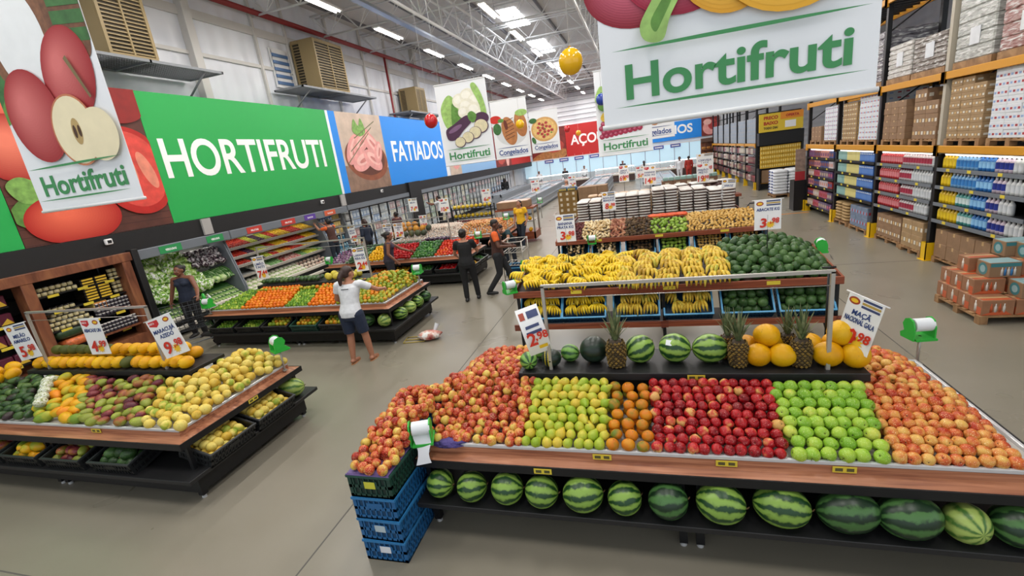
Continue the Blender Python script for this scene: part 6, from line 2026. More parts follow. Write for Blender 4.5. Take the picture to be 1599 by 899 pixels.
# T5-T7
price_sign(-1.155, 6.95, 1.70, ['BANANA', 'PRATA KG'], '3', '98', 'price sign BANANA PRATA 3,98 on a rod over the bananas', stand=.6)
price_sign(1.61, 7.0, 1.64, ['ABACATE KG'], '3', '98', 'price sign ABACATE 3,98 on a rod over the avocados', stand=.6, w=.33)
price_sign(-.75, 10.75, 1.63, ['BATATA DOCE', 'BRANCA KG'], '8', '98', 'price sign 8,98 on a rod in front of the rice bags', stand=.55)
price_sign(2.07, 13.1, 1.33, ['ARROZ', 'PRATO KG'], '4', '98', 'price sign 4,98 at the outer end of the rice rack', stand=.3, w=.33, h=.5, rot=(0, R(5), 0))
price_sign(.22, 15.2, 1.72, ['FARINHA', 'ROSA 1KG'], '14', '98', 'price sign 14,98 standing behind the middle of the rice', True, stand=.7, w=.36, h=.56)
price_sign(1.85, 16.2, 1.52, ['FEIJÃO', 'PRETO'], '19', '98', 'price sign 19,98 over the dark packs behind the rice', True, stand=.6, w=.36, h=.6)
price_sign(-.55, 15.2, 1.9, ['ARROZ', 'TIPO 1'], '69', '90', 'price sign on the tall thin rod over the central carton wall', True, stand=.9, w=.3, h=.5)
price_sign(2.3, 19.5, 1.55, ['CERVEJA', 'LATA'], '4', '98', 'large price sign over the carton block behind the rice', False, stand=1.0, w=.6, h=.75)
price_sign(-.1, 24, 1.35, ['LEITE'], '5', '99', 'price sign over the central freezer island', True, stand=.45, w=.4, h=.55)
price_sign(-3.5, 24.5, 1.25, ['PEIXE'], '9', '98', 'price sign over the end of the freezer behind the carton wall', True, stand=.35, w=.4, h=.55)
# T3, T4 and beyond
price_sign(-7.93, 7.92, 1.22, ['LIMÃO', 'TAITI'], '7', '44', 'price sign at the cooler end of the orange table', False, (0, R(-4), .1), w=.27, h=.5)
price_sign(-5.46, 7.92, 1.25, ['LARANJA', 'PERA KG'], '2', '44', 'price sign at the middle of the orange table riser', False, (0, R(-3), .1), w=.26, h=.48)
price_sign(-7.12, 11.9, 1.29, ['PIMENTÃO', 'VERDE'], '5', '98', 'first of the twin price signs over the pepper table', False)
price_sign(-6.77, 11.9, 1.28, ['TOMATE', 'KG'], '2', '98', 'second of the twin price signs over the pepper table', False)
price_sign(-8.27, 11.9, 1.26, ['CEBOLA', 'ROXA'], '4', '98', 'price sign at the purple onion end of the pepper table', False, w=.24, rot=(0, R(-6), 0), h=.5)
price_sign(-7.05, 16.0, 1.46, ['MAMÃO'], '10', '98', 'price sign over the squash by the black pillar', True, stand=.7, w=.38, h=.5)
price_sign(-6.05, 18.0, 1.5, ['COCO'], '6', '98', 'price sign over the yellow coconut rack', True, stand=.5, w=.38, h=.52)
price_sign(-7.4, 14.8, 1.1, ['ALHO', 'KG'], '12', '98', 'price sign standing in the garlic pile', True, stand=.3, w=.28, h=.45)
price_sign(-8.3, 16.0, 1.6, ['MELÃO'], '7', '98', 'price sign in front of the black pillar', False, stand=.9, w=.36, h=.5)
price_sign(-5.3, 23.8, 1.25, ['PIZZA'], '14', '98', 'price sign at the near end of the freezer run', True, stand=.35, w=.45, h=.6)

M_gp = mat('dispenser_green', '#2fae3c', .4)
M_roll = mat('bag_roll', '#dfe3e6', .5)
def dispenser(x, y, z, hgt, rz, label, tail=True, side=False):
    """bag roll holder on a post; z = foot of the post"""
    t = thing('bag_dispenser', label, 'bag dispenser', (x, y, z), rz)
    MB().tube([(0, 0, 0), (0, 0, hgt)], .013, 8).obj('post', M_bar, t)
    MB().b2((-.035, -.025, 0), (.035, .025, .012)).obj('foot_plate', M_bar, t)
    out = [(-.075, -.02), (.09, -.025), (.1, .015), (.05, .05), (.075, .11), (.05, .16), (0, .18), (-.05, .16), (-.075, .1)]
    for s in (-1, 1):
        MB().prism(out, .012, 0, Matrix.Translation((s * .085 - (.006), 0, hgt)) @ Matrix.Rotation(PI / 2, 4, 'Z')).obj('cheek', M_gp, t)
    MB().b2((-.085, -.09, hgt - .02), (.085, .11, hgt + .0)).obj('cradle', M_gp, t)
    MB().cone((-.075, -.01, hgt + .11), (.075, -.01, hgt + .11), .06, None, 20).obj('bag_roll', M_roll, t)
    if tail:
        vs = []
        for i in range(9):
            q = i / 8
            yy = -.065 - .06 * q + .03 * math.sin(q * 5); zz = hgt + .12 - .26 * q
            vs += [(-.06 - .015 * math.sin(q * 7), yy, zz), (.06 + .02 * math.sin(q * 6), yy + .015 * math.sin(q * 9), zz)]
        MB().add(vs, [(2 * i, 2 * i + 1, 2 * i + 3, 2 * i + 2) for i in range(8)], 0, True).obj('bag_tail', mat('film_white', '#e3e5ea', .35, alpha=.9), t)
    return t
dispenser(-1.87, 3.04, .735, .12, .35, 'green bag dispenser with white roll on the corner by the crate stack')
dispenser(-4.63, 4.55, .735, .30, -.5, 'green bag dispenser on the far corner of the passion fruit table', False)
dispenser(2.33, 4.68, .735, .28, .15, 'green bag dispenser on the far corner of the gala apple end', False)
dispenser(-4.6, 8.55, .735, .26, .1, 'green bag dispenser on the far corner of the orange table', False)
dispenser(-8.75, 7.15, .735, .16, .1, 'green bag dispenser on the cooler corner of the orange table', False)
dispenser(-4.62, 12.55, .735, .25, .1, 'green bag dispenser on the tomato corner of the pepper table', False)
dispenser(-8.75, 11.2, .735, .1, .1, 'green bag dispenser on the cooler corner of the pepper table', False)
dispenser(-2.0, 6.47, 1.075, .02, .6, 'green bag dispenser on the near corner of the banana tray', False)
dispenser(-1.98, 7.6, 1.0, .15, .6, 'green bag dispenser on the far corner of the banana tray', False)
dispenser(2.42, 7.5, .98, .2, 1.4, 'green bag dispenser beside the avocados', True)
dispenser(-1.13, 10.27, .95, .06, 0, 'green bag dispenser hung on the cassava crates', False)
dispenser(-4.2, 14.2, .735, .5, .1, 'green bag dispenser on a tall post at the garlic table corner', False)
dispenser(-3.75, 17.4, .735, .6, .1, 'green bag dispenser on a tall post by the coconut rack', False)
# purple cloth and bag of apples on the front table corner
t = thing('purple_net', 'crumpled purple net lying on the tray rim beside the bag dispenser', 'net', (-1.66, 3.09, .80))
b = MB(); b.ball((0, 0, .0), (.13, .07, .035), 18, 9, 0, None, lambda a, z: 1 + .25 * math.sin(4 * a + 6 * z) + .12 * math.sin(9 * a))
b.obj('cloth', mat('purple_cloth', '#4b3f7c', .8, bump=.6, bscale=30), t)
# shopping basket with bag on the floor
t = thing('bread_bag', 'clear bag of red and white vegetables lying on the floor by the orange table', 'bag', (-3.93, 7.3, 0), .3)
b = MB(); b.ball((0, 0, .09), (.22, .14, .09), 20, 10, 0, None, lambda a, z: 1 + .15 * math.sin(5 * a + 4 * z))
b.obj('filled_bag', fruit_mat('net_bag', [(0, '#a8333a'), (.5, '#d9a79a'), (.75, '#e8e2da'), (1, '#f0f0ee')], .9, 9, .2), t)
MB().cone((.1, .05, .15), (.16, .1, .26), .03, .05, 8).obj('knot', mat('film_white', '#e3e5ea', .35), t)
t = thing('wire_handle', 'yellow wire frame lying on the floor beside the bag of vegetables', 'wire frame', (-4.2, 7.15, .012), .2)
for y in (0, .14, .28):
    MB().tube([(-.2, y, 0), (.2, y, 0)], .008, 6).obj('bar', mat('wire_yellow', '#b9a34a', .5), t)
for x in (-.2, .2):
    MB().tube([(x, 0, 0), (x, .28, 0)], .008, 6).obj('side_bar', mat('wire_yellow', '#b9a34a', .5), t)
# small yellow price tickets on table fronts
def ticket(x, y, z, lab, rz=0):
    o = MB().b2((-.07, -.004, -.022), (.07, 0, .022)).b2((-.055, -.005, -.012), (-.01, -.004, .012), 1).b2((.012, -.005, -.012), (.055, -.004, .012), 1).obj('price_ticket_strip', [mat('ticket_yellow', '#d9c23a', .5), mat('ticket_ink', '#55502a', .6)], None, (x, y, z), (0, 0, rz))
    tag(o, lab, 'ticket')
ticket(-.85, 2.955, .672, 'yellow price ticket on the black edge under the first apples')
ticket(-.40, 3.06, .752, 'yellow price ticket on the wood under the pears')
ticket(.47, 3.06, .752, 'yellow price ticket on the wood under the red apples')
ticket(1.19, 3.06, .752, 'yellow price ticket on the wood under the green apples')
ticket(-5.85, 3.06, .752, 'yellow price ticket on the wood under the mangoes')
ticket(-4.545, 3.9, .68, 'yellow price ticket on the end of the passion fruit table', PI / 2)
ticket(.35, 3.775, 1.055, 'yellow price ticket on the riser under the watermelons')
# ------------------------------------------------------------------ fruit and vegetables
def fm(name, prof, mats, n=14, stem=None, wob=None, M=None, dimple=True):
    b = MB().lathe(prof, n, 0, M, True, wob)
    if stem:
        b.cone(stem[0], stem[1], stem[2], stem[2] * .8, 6, 1)
    return b.mesh(name, mats)
M_stem = mat('stalk_brown', '#5b4426', .7)
M_calyx = mat('calyx_dark', '#3d3320', .8)
def apple_mesh(name, r, m):
    prof = [(0, -.72 * r), (.12 * r, -.80 * r), (.35 * r, -.88 * r), (.62 * r, -.78 * r), (.88 * r, -.42 * r), (r, .05 * r), (.96 * r, .42 * r), (.76 * r, .78 * r), (.48 * r, .92 * r), (.22 * r, .84 * r), (.07 * r, .66 * r), (0, .6 * r)]
    b = MB().lathe(prof, 16, 0)
    b.cone((0, 0, .58 * r), (.1 * r, .03 * r, 1.08 * r), .05 * r, .04 * r, 5, 1)
    b.ball((0, 0, -.76 * r), (.11 * r, .11 * r, .06 * r), 8, 4, 2)
    return b.mesh(name, [m, M_stem, M_calyx])
FJ = fruit_mat('fuji_skin', [(0, '#94201c'), (.28, '#b93a2a'), (.52, '#cf693c'), (.74, '#dba052'), (1, '#e0c662')], .62, 13, .3, ('#f0d9a0', 190, .62))
GALA = fruit_mat('gala_skin', [(0, '#b8452d'), (.35, '#d3703f'), (.65, '#e09a55'), (1, '#e8bd6c')], .6, 15, .32, ('#f2dfae', 200, .64))
REDA = fruit_mat('red_apple_skin', [(0, '#7d0f1a'), (.45, '#a81a25'), (.75, '#c4343a'), (.92, '#d47a52'), (1, '#dcae6a')], .55, 12, .22, ('#e8a59a', 200, .66))
GRNA = fruit_mat('green_apple_skin', [(0, '#7fae35'), (.5, '#9cc445'), (.85, '#b5d055'), (1, '#d2d866')], .45, 8, .25, ('#dbe89a', 220, .64))
PEARM = fruit_mat('pear_skin', [(0, '#9ab53a'), (.35, '#b3c24a'), (.65, '#cfc953'), (1, '#dfc452')], .5, 10, .35, ('#8d7a36', 160, .68))
MAND = fruit_mat('mandarin_skin', [(0, '#6f7d2c'), (.3, '#b5852a'), (.6, '#d6821f'), (1, '#d9982d')], .6, 10, .4)
ORNG = fruit_mat('orange_skin', [(0, '#e0761a'), (.6, '#ee8c22'), (1, '#f29f35')], .4, 10, .4, bump=.25)
LIMEM = fruit_mat('lime_skin', [(0, '#587f2a'), (.5, '#79a034'), (.85, '#9bb848'), (1, '#bcc95a')], .4, 12, .35)
POK = fruit_mat('green_orange_skin', [(0, '#6d8a2c'), (.35, '#97a236'), (.62, '#c4b244'), (.82, '#d99f38'), (1, '#df8d2d')], .5, 9, .38)
MELON = fruit_mat('yellow_melon_skin', [(0, '#d99a10'), (.5, '#eab018'), (1, '#f0c22d')], .5, 6, .35, ('#b98a1c', 60, .72), bump=.15)
AVOC = fruit_mat('avocado_skin', [(0, '#3a2c30'), (.18, '#2c4226'), (.5, '#3c5730'), (.9, '#55703d'), (1, '#667e48')], .45, 11, .3, ('#7b8a5c', 160, .66))
MANGO = fruit_mat('mango_skin', [(0, '#5c2434'), (.3, '#8a3d44'), (.48, '#a8713f'), (.62, '#8d9644'), (1, '#a9b24e')], .5, 5, .3, ('#c9b98a', 150, .68))
PASS = fruit_mat('passion_fruit_skin', [(0, '#d3ac42'), (.4, '#ead06a'), (.75, '#f0de84'), (.92, '#d0c85a'), (1, '#a0b048')], .45, 9, .4, ('#8f6a2c', 90, .68))
PAPA = fruit_mat('papaya_skin', [(0, '#7f9a3c'), (.3, '#bdb63c'), (.55, '#e8b62c'), (1, '#ee9a2a')], .5, 6, .35)
TOMA = fruit_mat('tomato_skin', [(0, '#c2301f'), (.6, '#d8492a'), (1, '#e87a3c')], .45, 8, .2)
REDP = fruit_mat('red_pepper_skin', [(0, '#9d1720'), (1, '#c9252c')], .5, 8, .2)
YELP = fruit_mat('yellow_pepper_skin', [(0, '#e0a516'), (1, '#f3c22b')], .5, 8, .22)
GRNP = fruit_mat('green_pepper_skin', [(0, '#274f26'), (.6, '#3a6b30'), (1, '#5b8a40')], .5, 9, .25)
PURP = fruit_mat('purple_onion_skin', [(0, '#6a4560'), (.6, '#93708f'), (1, '#bda3b5')], .5, 9, .35)
POTA = fruit_mat('potato_skin', [(0, '#c4994f'), (.5, '#d6b06a'), (1, '#e3c283')], .5, 10, .55)
YAM = fruit_mat('yam_skin', [(0, '#3d2f24'), (.6, '#56432f'), (1, '#7a6347')], .5, 14, .7, bump=.5)
SQUA = fruit_mat('green_squash_skin', [(0, '#7c9c3d'), (.6, '#97b54c'), (1, '#bcd072')], .5, 10, .35)
CASS = fruit_mat('cassava_skin', [(0, '#c4a574'), (.5, '#dcc79c'), (1, '#ead9b8')], .5, 14, .6)
SWEE = fruit_mat('sweet_potato_skin', [(0, '#7d4a3c'), (.5, '#a06a53'), (1, '#c39577')], .5, 11, .6)
BEET = fruit_mat('beet_skin', [(0, '#4a2226'), (1, '#6b3436')], .5, 11, .6)
CARR = fruit_mat('carrot_skin', [(0, '#d8562b'), (1, '#e8794a')], .5, 9, .45)
GARL = fruit_mat('garlic_skin', [(0, '#cdb3a4'), (.5, '#e0cfc1'), (1, '#efe6da')], .5, 12, .5)
ONIO = fruit_mat('onion_skin', [(0, '#b9713a'), (.5, '#d59a62'), (1, '#e5bd8c')], .5, 12, .35)
PUMP = fruit_mat('squash_skin', [(0, '#3f4638'), (.4, '#5a5f45'), (.7, '#c98a3c'), (1, '#d9a04c')], .25, 7, .5)
BAN1 = fruit_mat('banana_yellow', [(0, '#d6b024'), (.5, '#f0cf30'), (1, '#f7de58')], .5, 14, .4, ('#6f5a22', 70, .72))
BAN2 = fruit_mat('banana_ripe', [(0, '#a8872f'), (.45, '#dcba4a'), (.8, '#e6cb60'), (1, '#b3b04a')], .6, 12, .45, ('#54431f', 60, .68))
BANT = mat('banana_tip', '#5a4a22', .7)
WM1 = stripe_mat('watermelon_skin', '#17401a', '#84a648', 9, .6, 1.2)
WM2 = stripe_mat('watermelon_dark', '#142e18', '#47703a', 8, .66, 1.1)
WM3 = stripe_mat('watermelon_pale', '#44702a', '#a4ba60', 8, .5, .6)
WM4 = stripe_mat('watermelon_black', '#152319', '#1e3024', 6, .9, .6)
WM5 = stripe_mat('mini_watermelon', '#1c4c22', '#7cac50', 7, .58, .3)

A_F = apple_mesh('fuji_apple', .041, FJ)
A_G = apple_mesh('gala_apple', .041, GALA)
A_R = apple_mesh('red_apple', .042, REDA)
A_N = apple_mesh('green_apple', .048, GRNA)
r = .042
PEAR = fm('pear', [(0, -r * 1.02), (.2 * r, -r * 1.0), (.65 * r, -.8 * r), (.97 * r, -.3 * r), (r, .1 * r), (.85 * r, .55 * r), (.6 * r, 1.0 * r), (.42 * r, 1.4 * r), (.3 * r, 1.65 * r), (.1 * r, 1.74 * r), (0, 1.72 * r)], [PEARM, M_stem], 14, ((0, 0, 1.7 * r), (.008, 0, 2.2 * r), .0025))
def citrus(name, r, m, sq=.94, n=14):
    b = MB().ball((0, 0, 0), (r, r, r * sq), n, 9, 0)
    b.ball((0, 0, r * sq * .97), (r * .1, r * .1, r * .05), 6, 4, 1)
    return b.mesh(name, [m, mat('citrus_button', '#6a6a30', .7)])
MANDA = citrus('mandarin', .05, MAND, .84)
ORA = citrus('orange', .041, ORNG, .96)
LIM = fm('lime', [(0, -.036), (.008, -.033), (.022, -.022), (.030, 0), (.022, .022), (.008, .033), (0, .037)], [LIMEM], 12)
POKA = citrus('green_orange', .043, POK, .9)
def ovoid(name, rx, ry, rz, m, n=16, k=10, taper=0.0, stem=None):
    b = MB(); b.ball((0, 0, 0), 1.0, n, k, 0)
    b.v = [(v[0] * rx * (1 - taper * v[2]), v[1] * ry * (1 - taper * v[2]), v[2] * rz) for v in b.v]
    if stem:
        b.cone((0, 0, rz * .96), (0, 0, rz * 1.1), stem, stem * .7, 6, 1)
    return b.mesh(name, [m, M_stem])
YM = ovoid('yellow_melon', .076, .076, .092, MELON, 18, 12, .05, .006)
YMB = ovoid('yellow_melon', .096, .096, .105, MELON, 22, 14, .05, .007)
AVO = ovoid('avocado', .048, .046, .066, AVOC, 14, 9, .22, .005)
AVB = ovoid('big_avocado', .06, .06, .072, fruit_mat('big_avocado_skin', [(0, '#2a4324'), (.5, '#3a592f'), (1, '#557342')], .45, 11, .3, ('#7b8a5c', 160, .66)), 16, 10, .16, .006)
MAN = ovoid('mango', .054, .046, .072, MANGO, 14, 9, .08, .004)
PAS = ovoid('passion_fruit', .053, .053, .057, PASS, 14, 9, .03, .004)
PAP = ovoid('papaya', .058, .058, .085, PAPA, 14, 9, .2, .006)
DKM = ovoid('green_melon', .072, .072, .10, fruit_mat('dark_melon_skin', [(0, '#4c5224'), (1, '#66692f')], .5, 9, .5), 16, 10, .0, .006)
TOM = citrus('tomato', .042, TOMA, .85)
POT = ovoid('potato', .03, .027, .04, POTA, 12, 8, .04)
YAMM = ovoid('yam', .036, .034, .055, YAM, 12, 8, .1)
SQU = ovoid('green_squash', .04, .036, .055, SQUA, 12, 8, .2, .006)
SWP = ovoid('sweet_potato', .03, .03, .075, SWEE, 10, 8, .1)
CASV = fm('cassava', [(0, -.13), (.012, -.125), (.026, -.07), (.028, 0), (.024, .07), (.012, .125), (0, .13)], [CASS], 9)
BTR = ovoid('beet', .036, .036, .04, BEET, 11, 8, .15, .008)
CAR = fm('carrot', [(0, -.09), (.006, -.085), (.016, 0), (.021, .07), (.012, .085), (0, .087)], [CARR], 9)
GAR = citrus('garlic', .027, GARL, .85, 10)
ONI = citrus('onion', .038, ONIO, .9, 11)
PON = citrus('purple_onion', .045, PURP, .88, 12)
PUM = ovoid('squash', .12, .12, .1, PUMP, 18, 10)
def pepper_mesh(name, m, s=1.0):
    b = MB().lathe([(0, -.052 * s), (.02 * s, -.055 * s), (.034 * s, -.04 * s), (.04 * s, .0), (.043 * s, .03 * s), (.034 * s, .05 * s), (.015 * s, .046 * s), (0, .042 * s)], 16, 0, None, True, lambda a, z: 1 + .1 * math.cos(4 * a))
    b.cone((0, 0, .042 * s), (.01 * s, 0, .075 * s), .006 * s, .005 * s, 6, 1)
    return b.mesh(name, [m, mat('pepper_stem', '#4f6b2f', .6)])
PPR, PPY, PPG = pepper_mesh('red_pepper', REDP), pepper_mesh('yellow_pepper', YELP), pepper_mesh('green_pepper', GRNP)
ZUC = fm('courgette', [(0, -.1), (.016, -.095), (.024, -.05), (.024, .05), (.015, .09), (.008, .1), (0, .105)], [fruit_mat('courgette_skin', [(0, '#1f3822'), (.7, '#365c34'), (1, '#7c9470')], .5, 14, .35)], 10)

def banana_bunch(name, nf, m, L=.17, rad=.017, gap=.03, seed=0):
    """hand of bananas: crown at the origin, separate fingers curving down along -Y"""
    rd = random.Random(seed); b = MB()
    for i in range(nf):
        u = i - (nf - 1) / 2; pts = []; up = rd.uniform(-.012, .012); l = L * rd.uniform(.9, 1.06)
        for k in range(7):
            t = k / 6
            pts.append((u * (.012 + (gap - .006) * min(1, t * 1.7)), -l * (t * 1.0), .015 + up * t * 2 + l * (.42 * math.sin(t * 2.5) - .22 * t) - abs(u) * .006 * t))
        b.tube(pts, [rad * q for q in (.45, .85, 1.0, 1.06, 1.0, .72, .3)], 8, 0)
        e = Vector(pts[-1]); dd = (e - Vector(pts[-2])).normalized()
        b.cone(e, e + dd * .008, rad * .3, rad * .2, 5, 1)
    b.ball((0, .012, .02), (.012 + nf * .006, .016, .014), 8, 5, 2)
    return b.mesh(name, [m, BANT, mat('banana_crown', '#9a8f3a', .6)])
BB1 = [banana_bunch('banana_bunch', n, BAN1, .155, .0175, .035, n) for n in (5, 6, 7)]
BB2 = [banana_bunch('plantain_bunch', n, BAN2, .2, .019, .037, n + 5) for n in (5, 6, 5)]

# pineapple: knobbly body with a crown of leaves
PINB = fruit_mat('pineapple_skin', [(0, '#3d3320'), (.5, '#6d5a33'), (1, '#9a7d3c')], .8, 30, .6)
def pineapple(x, y, z, label, rz=0.0, s=1.0, tone=None):
    t = thing('pineapple', label, 'pineapple', (x, y, z), rz)
    b = MB()
    R0, Hh = .064 * s, .2 * s
    b.lathe([(0, 0), (R0 * .7, .0), (R0 * .95, Hh * .15), (R0, Hh * .45), (R0 * .93, Hh * .75), (R0 * .6, Hh * .97), (0, Hh)], 18, 0)
    for j in range(11):
        zz = Hh * (.06 + .085 * j)
        q = zz / Hh
        rr = R0 * (.8 + .2 * math.sin(min(1, q * 1.6) * PI / 2)) * (1 if q < .7 else 1 - (q - .7) * 1.0)
        for i in range(12):
            a = 2 * PI * (i + .5 * (j % 2)) / 12
            b.lathe([(.0135 * s, 0), (.009 * s, .007 * s), (0, .010 * s)], 4, 1, Matrix.Translation((rr * math.cos(a), rr * math.sin(a), zz)) @ Matrix.Rotation(a, 4, 'Z') @ Matrix.Rotation(PI / 2, 4, 'Y'), False)
    b.obj('body', [mat('pineapple_gap', '#3a2c1a', .7), tone or PINB], t)
    c = MB(); rd = random.Random(label)
    for i in range(26):
        q = i / 26
        a = i * 2.4; tilt = .42 * (1 - q) + .03; L = (.14 + .10 * q) * s
        vs = []
        for k in range(5):
            tt = k / 4
            w = .013 * s * (1 - tt) ** .7 + .0008
            rr = .012 * s + math.sin(tilt * (1 + .6 * tt)) * L * tt
            zz = Hh * .96 + math.cos(tilt * (1 + .6 * tt)) * L * tt + q * .03 * s
            d = Vector((math.cos(a), math.sin(a), 0)); p = Vector((-math.sin(a), math.cos(a), 0))
            vs += [d * rr + p * w + Vector((0, 0, zz)), d * rr - p * w + Vector((0, 0, zz))]
        c.add(vs, [(2 * k, 2 * k + 1, 2 * k + 3, 2 * k + 2) for k in range(4)], 0, True)
    c.obj('crown', fruit_mat('pineapple_leaf', [(0, '#4f5f42'), (.6, '#74805c'), (1, '#9a9c78')], .5, 20, .5), t)
    return t

# ---- placing
def rrot(k, mode='any'):
    a, b_, c = hsh(k, 1), hsh(k, 2), hsh(k, 3)
    if mode == 'any':
        return (a * 6.28, b_ * 3.14, c * 6.28)
    if mode == 'up':
        return ((a - .5) * .7, (b_ - .5) * .7, c * 6.28)
    if mode == 'lie':                                               # long axis level, pointing outwards
        return (PI / 2 + (a - .5) * .5, (b_ - .5) * .5, (c - .5) * .6)
    if mode == 'side':
        return (PI / 2 + (a - .5) * .6, 0, c * 6.28)
    if mode == 'butt':
        return (-PI / 2 + .1 + (a - .5) * .4, 0, (c - .5) * .9)
    if mode == 'face':                                              # calyx end towards the aisle
        return (-PI / 2 - .35 + (a - .5) * .9, (b_ - .5) * .9, (c - .5) * 6)
    return (0, 0, 0)
class Heap:
    def __init__(s, me, label, cat, group, cap=300, mode='any', sc=.12):
        s.me, s.label, s.cat, s.group, s.cap, s.mode, s.sc, s.p = me, label, cat, group, cap, mode, sc, []
    def add(s, x, y, z, rot=None):
        s.p.append((x, y, z, rot)); return s
    def done(s):
        """nearest ones as things, the rest of the heap as one stuff object"""
        c = Vector((0, 0, 3))
        s.p.sort(key=lambda q: (Vector(q[:3]) - c).length)
        nm = s.me.name.split('.')[0]
        for i, (x, y, z, rot) in enumerate(s.p[:s.cap]):
            o = link(nm, s.me, None, (x, y, z), rot or rrot((nm, s.group, i), s.mode), 1 + (hsh(i, x, y) - .5) * 2 * s.sc)
            tag(o, s.label, s.cat, s.group)
        return s
def stuff_layer(name, me, pts, label, cat, sc=1.0):
    """one object: fruit lying under the top layer"""
    if not pts:
        return
    vs = [v.co.copy() for v in me.vertices]; fs = [tuple(p.vertices) for p in me.polygons]; mi = [p.material_index for p in me.polygons]
    b = MB()
    for i, p in enumerate(pts):
        M = Matrix.Translation(p) @ Euler(rrot((name, i))).to_matrix().to_4x4() @ Matrix.Scale(sc, 4)
        o = len(b.v); b.v += [tuple(M @ v) for v in vs]; b.f += [tuple(q + o for q in f) for f in fs]; b.mi += mi; b.sm += [True] * len(fs)
    o = b.obj(name, list(me.materials)); tag(o, label, cat, None, 'stuff')

def surf_pts(x0, x1, y0, y1, zf, s, seed=0, inside=None, jit=.25):
    """points on the heap surface z = zf(x, y), about s apart measured along the surface"""
    rd = random.Random(seed); acc, grid = [], {}
    n = int((x1 - x0) * (y1 - y0) / (s * s) * 30)
    for _ in range(n):
        x, y = rd.uniform(x0, x1), rd.uniform(y0, y1)
        if inside and not inside(x, y):
            continue
        z = zf(x, y)
        g = (int(x / s), int(y / s), int(z / s)); ok = True
        for i in (-1, 0, 1):
            for j in (-1, 0, 1):
                for k in (-1, 0, 1):
                    for q in grid.get((g[0] + i, g[1] + j, g[2] + k), ()):
                        if (q[0] - x) ** 2 + (q[1] - y) ** 2 + (q[2] - z) ** 2 < s * s:
                            ok = False; break
                    if not ok: break
                if not ok: break
            if not ok: break
        if ok:
            acc.append((x, y, z)); grid.setdefault(g, []).append((x, y, z))
    return acc
def rows(x0, x1, y0, z0, y1, z1, n, pitch, skew0=0.0, skew1=0.0, sx=None, seed=0, bow=0.0):
    """rows laid up a slope from (y0, z0) to (y1, z1); side limits slide by skew per row"""
    pts = []
    for i in range(n):
        t = i / max(1, n - 1)
        y, z = y0 + (y1 - y0) * t, z0 + (z1 - z0) * t + bow * math.sin(PI * t)
        a, b_ = x0 + skew0 * t, x1 + skew1 * t
        m = max(1, int((b_ - a) / pitch))
        p = (b_ - a) / m
        off = 0 if i % 2 == 0 else .5
        for k in range(m if off == 0 else m):
            x = a + p * (k + .5 + off * .55 - .14)
            if x > b_ - pitch * .2:
                continue
            pts.append((x + (hsh(seed, i, k) - .5) * pitch * .16, y + (hsh(seed, i, k, 1) - .5) * pitch * .18, z + (hsh(seed, i, k, 2) - .5) * pitch * .15))
    return pts
def sm(t):
    t = min(1, max(0, t)); return t * t * (3 - 2 * t)
def edge_slope(pts, xr, w=.4, base=.828, lo=.15):
    return [(x, y, base + (z - base) * min(1, sm((xr - x) / w) + lo)) for x, y, z in pts]
def heap(me, pts, label, cat, group, cap=300, mode='any', sc=.12, under=None, zmin=.822):
    h = Heap(me, label, cat, group, cap, mode, sc)
    for p in pts:
        h.add(*p)
    h.done()
    nm = me.name.split('.')[0]
    up = h.p[cap:]
    st = [Vector(q[:3]) for q in up]
    if under:
        st += [u for u in (Vector(q[:3]) - Vector(under) for q in h.p) if u.z > zmin]
    if st:
        stuff_layer(nm + '_heap', me, st, 'under layer: ' + ' '.join(label.split()[:13]), cat)

# ======== front table
def zL(x, y):
    f = sm((y - 3.02) / .85); l = 1 - (1 - sm((x + 1.99) / .42)) * sm((y - 3.75) / .3); bk = sm((4.70 - y) / .3)
    rr = 1 - .25 * sm((x + 1.3) / .4) * sm((y - 3.7) / .3)
    return .815 + .245 * f * (.25 + .75 * l) * bk * rr
pts = surf_pts(-1.9, -1.03, 3.10, 4.62, zL, .0615, 3, lambda x, y: x < -1.05 + (0 if y < 3.74 else -.17))
heap(A_F, pts, 'red and yellow apple in the big loose heap at the crate end of table', 'apple', 'apples heaped at the crate end', 300, 'any', .1, (0, .0, .055))
def zC(x, y):
    return .868 + .17 * sm((y - 2.66) / .5) * (.5 + .5 * sm((x + 2.36) / .3))
pts = surf_pts(-2.325, -1.965, 2.6, 3.2, zC, .064, 5) + surf_pts(-2.32, -1.92, 3.2, 3.76, lambda x, y: .99 + .03 * sm((x + 2.3) / .3) - .1 * sm((y - 3.6) / .2), .07, 6)
heap(A_F, pts, 'red and yellow apple heaped on the dark green crate', 'apple', 'apples on the green crate', 300, 'any', .1, (0, 0, .06))
pp = rows(-1.03, -.36, 3.11, .822, 3.70, 1.045, 9, .08, 0, 0, seed=2)
heap(PEAR, [p for p in pp if p[1] < 3.3], 'round ended green pear in the lower rows beside the big apple heap', 'pear', 'pears in the lower rows', 300, 'butt', .07, (0, -.02, .05))
heap(PEAR, [p for p in pp if p[1] >= 3.3], 'yellow green pear lying in the upper rows beside the big apple heap', 'pear', 'pears in the upper rows', 300, 'side', .07, (0, -.02, .055))
heap(MANDA, rows(-.36, -.02, 3.11, .83, 3.68, 1.01, 7, .092, 0, 0, seed=3), 'green and orange mandarin in the narrow strip beside the red apples', 'mandarin', 'mandarins in a narrow strip', 300, 'up', .08, (0, -.01, .055))
heap(A_R, rows(-.02, .87, 3.11, .825, 3.70, 1.04, 9, .077, 0, .04, seed=4), 'dark red apple in the rows at the middle of the front table', 'apple', 'dark red apples in rows', 300, 'face', .07, (0, -.02, .06))
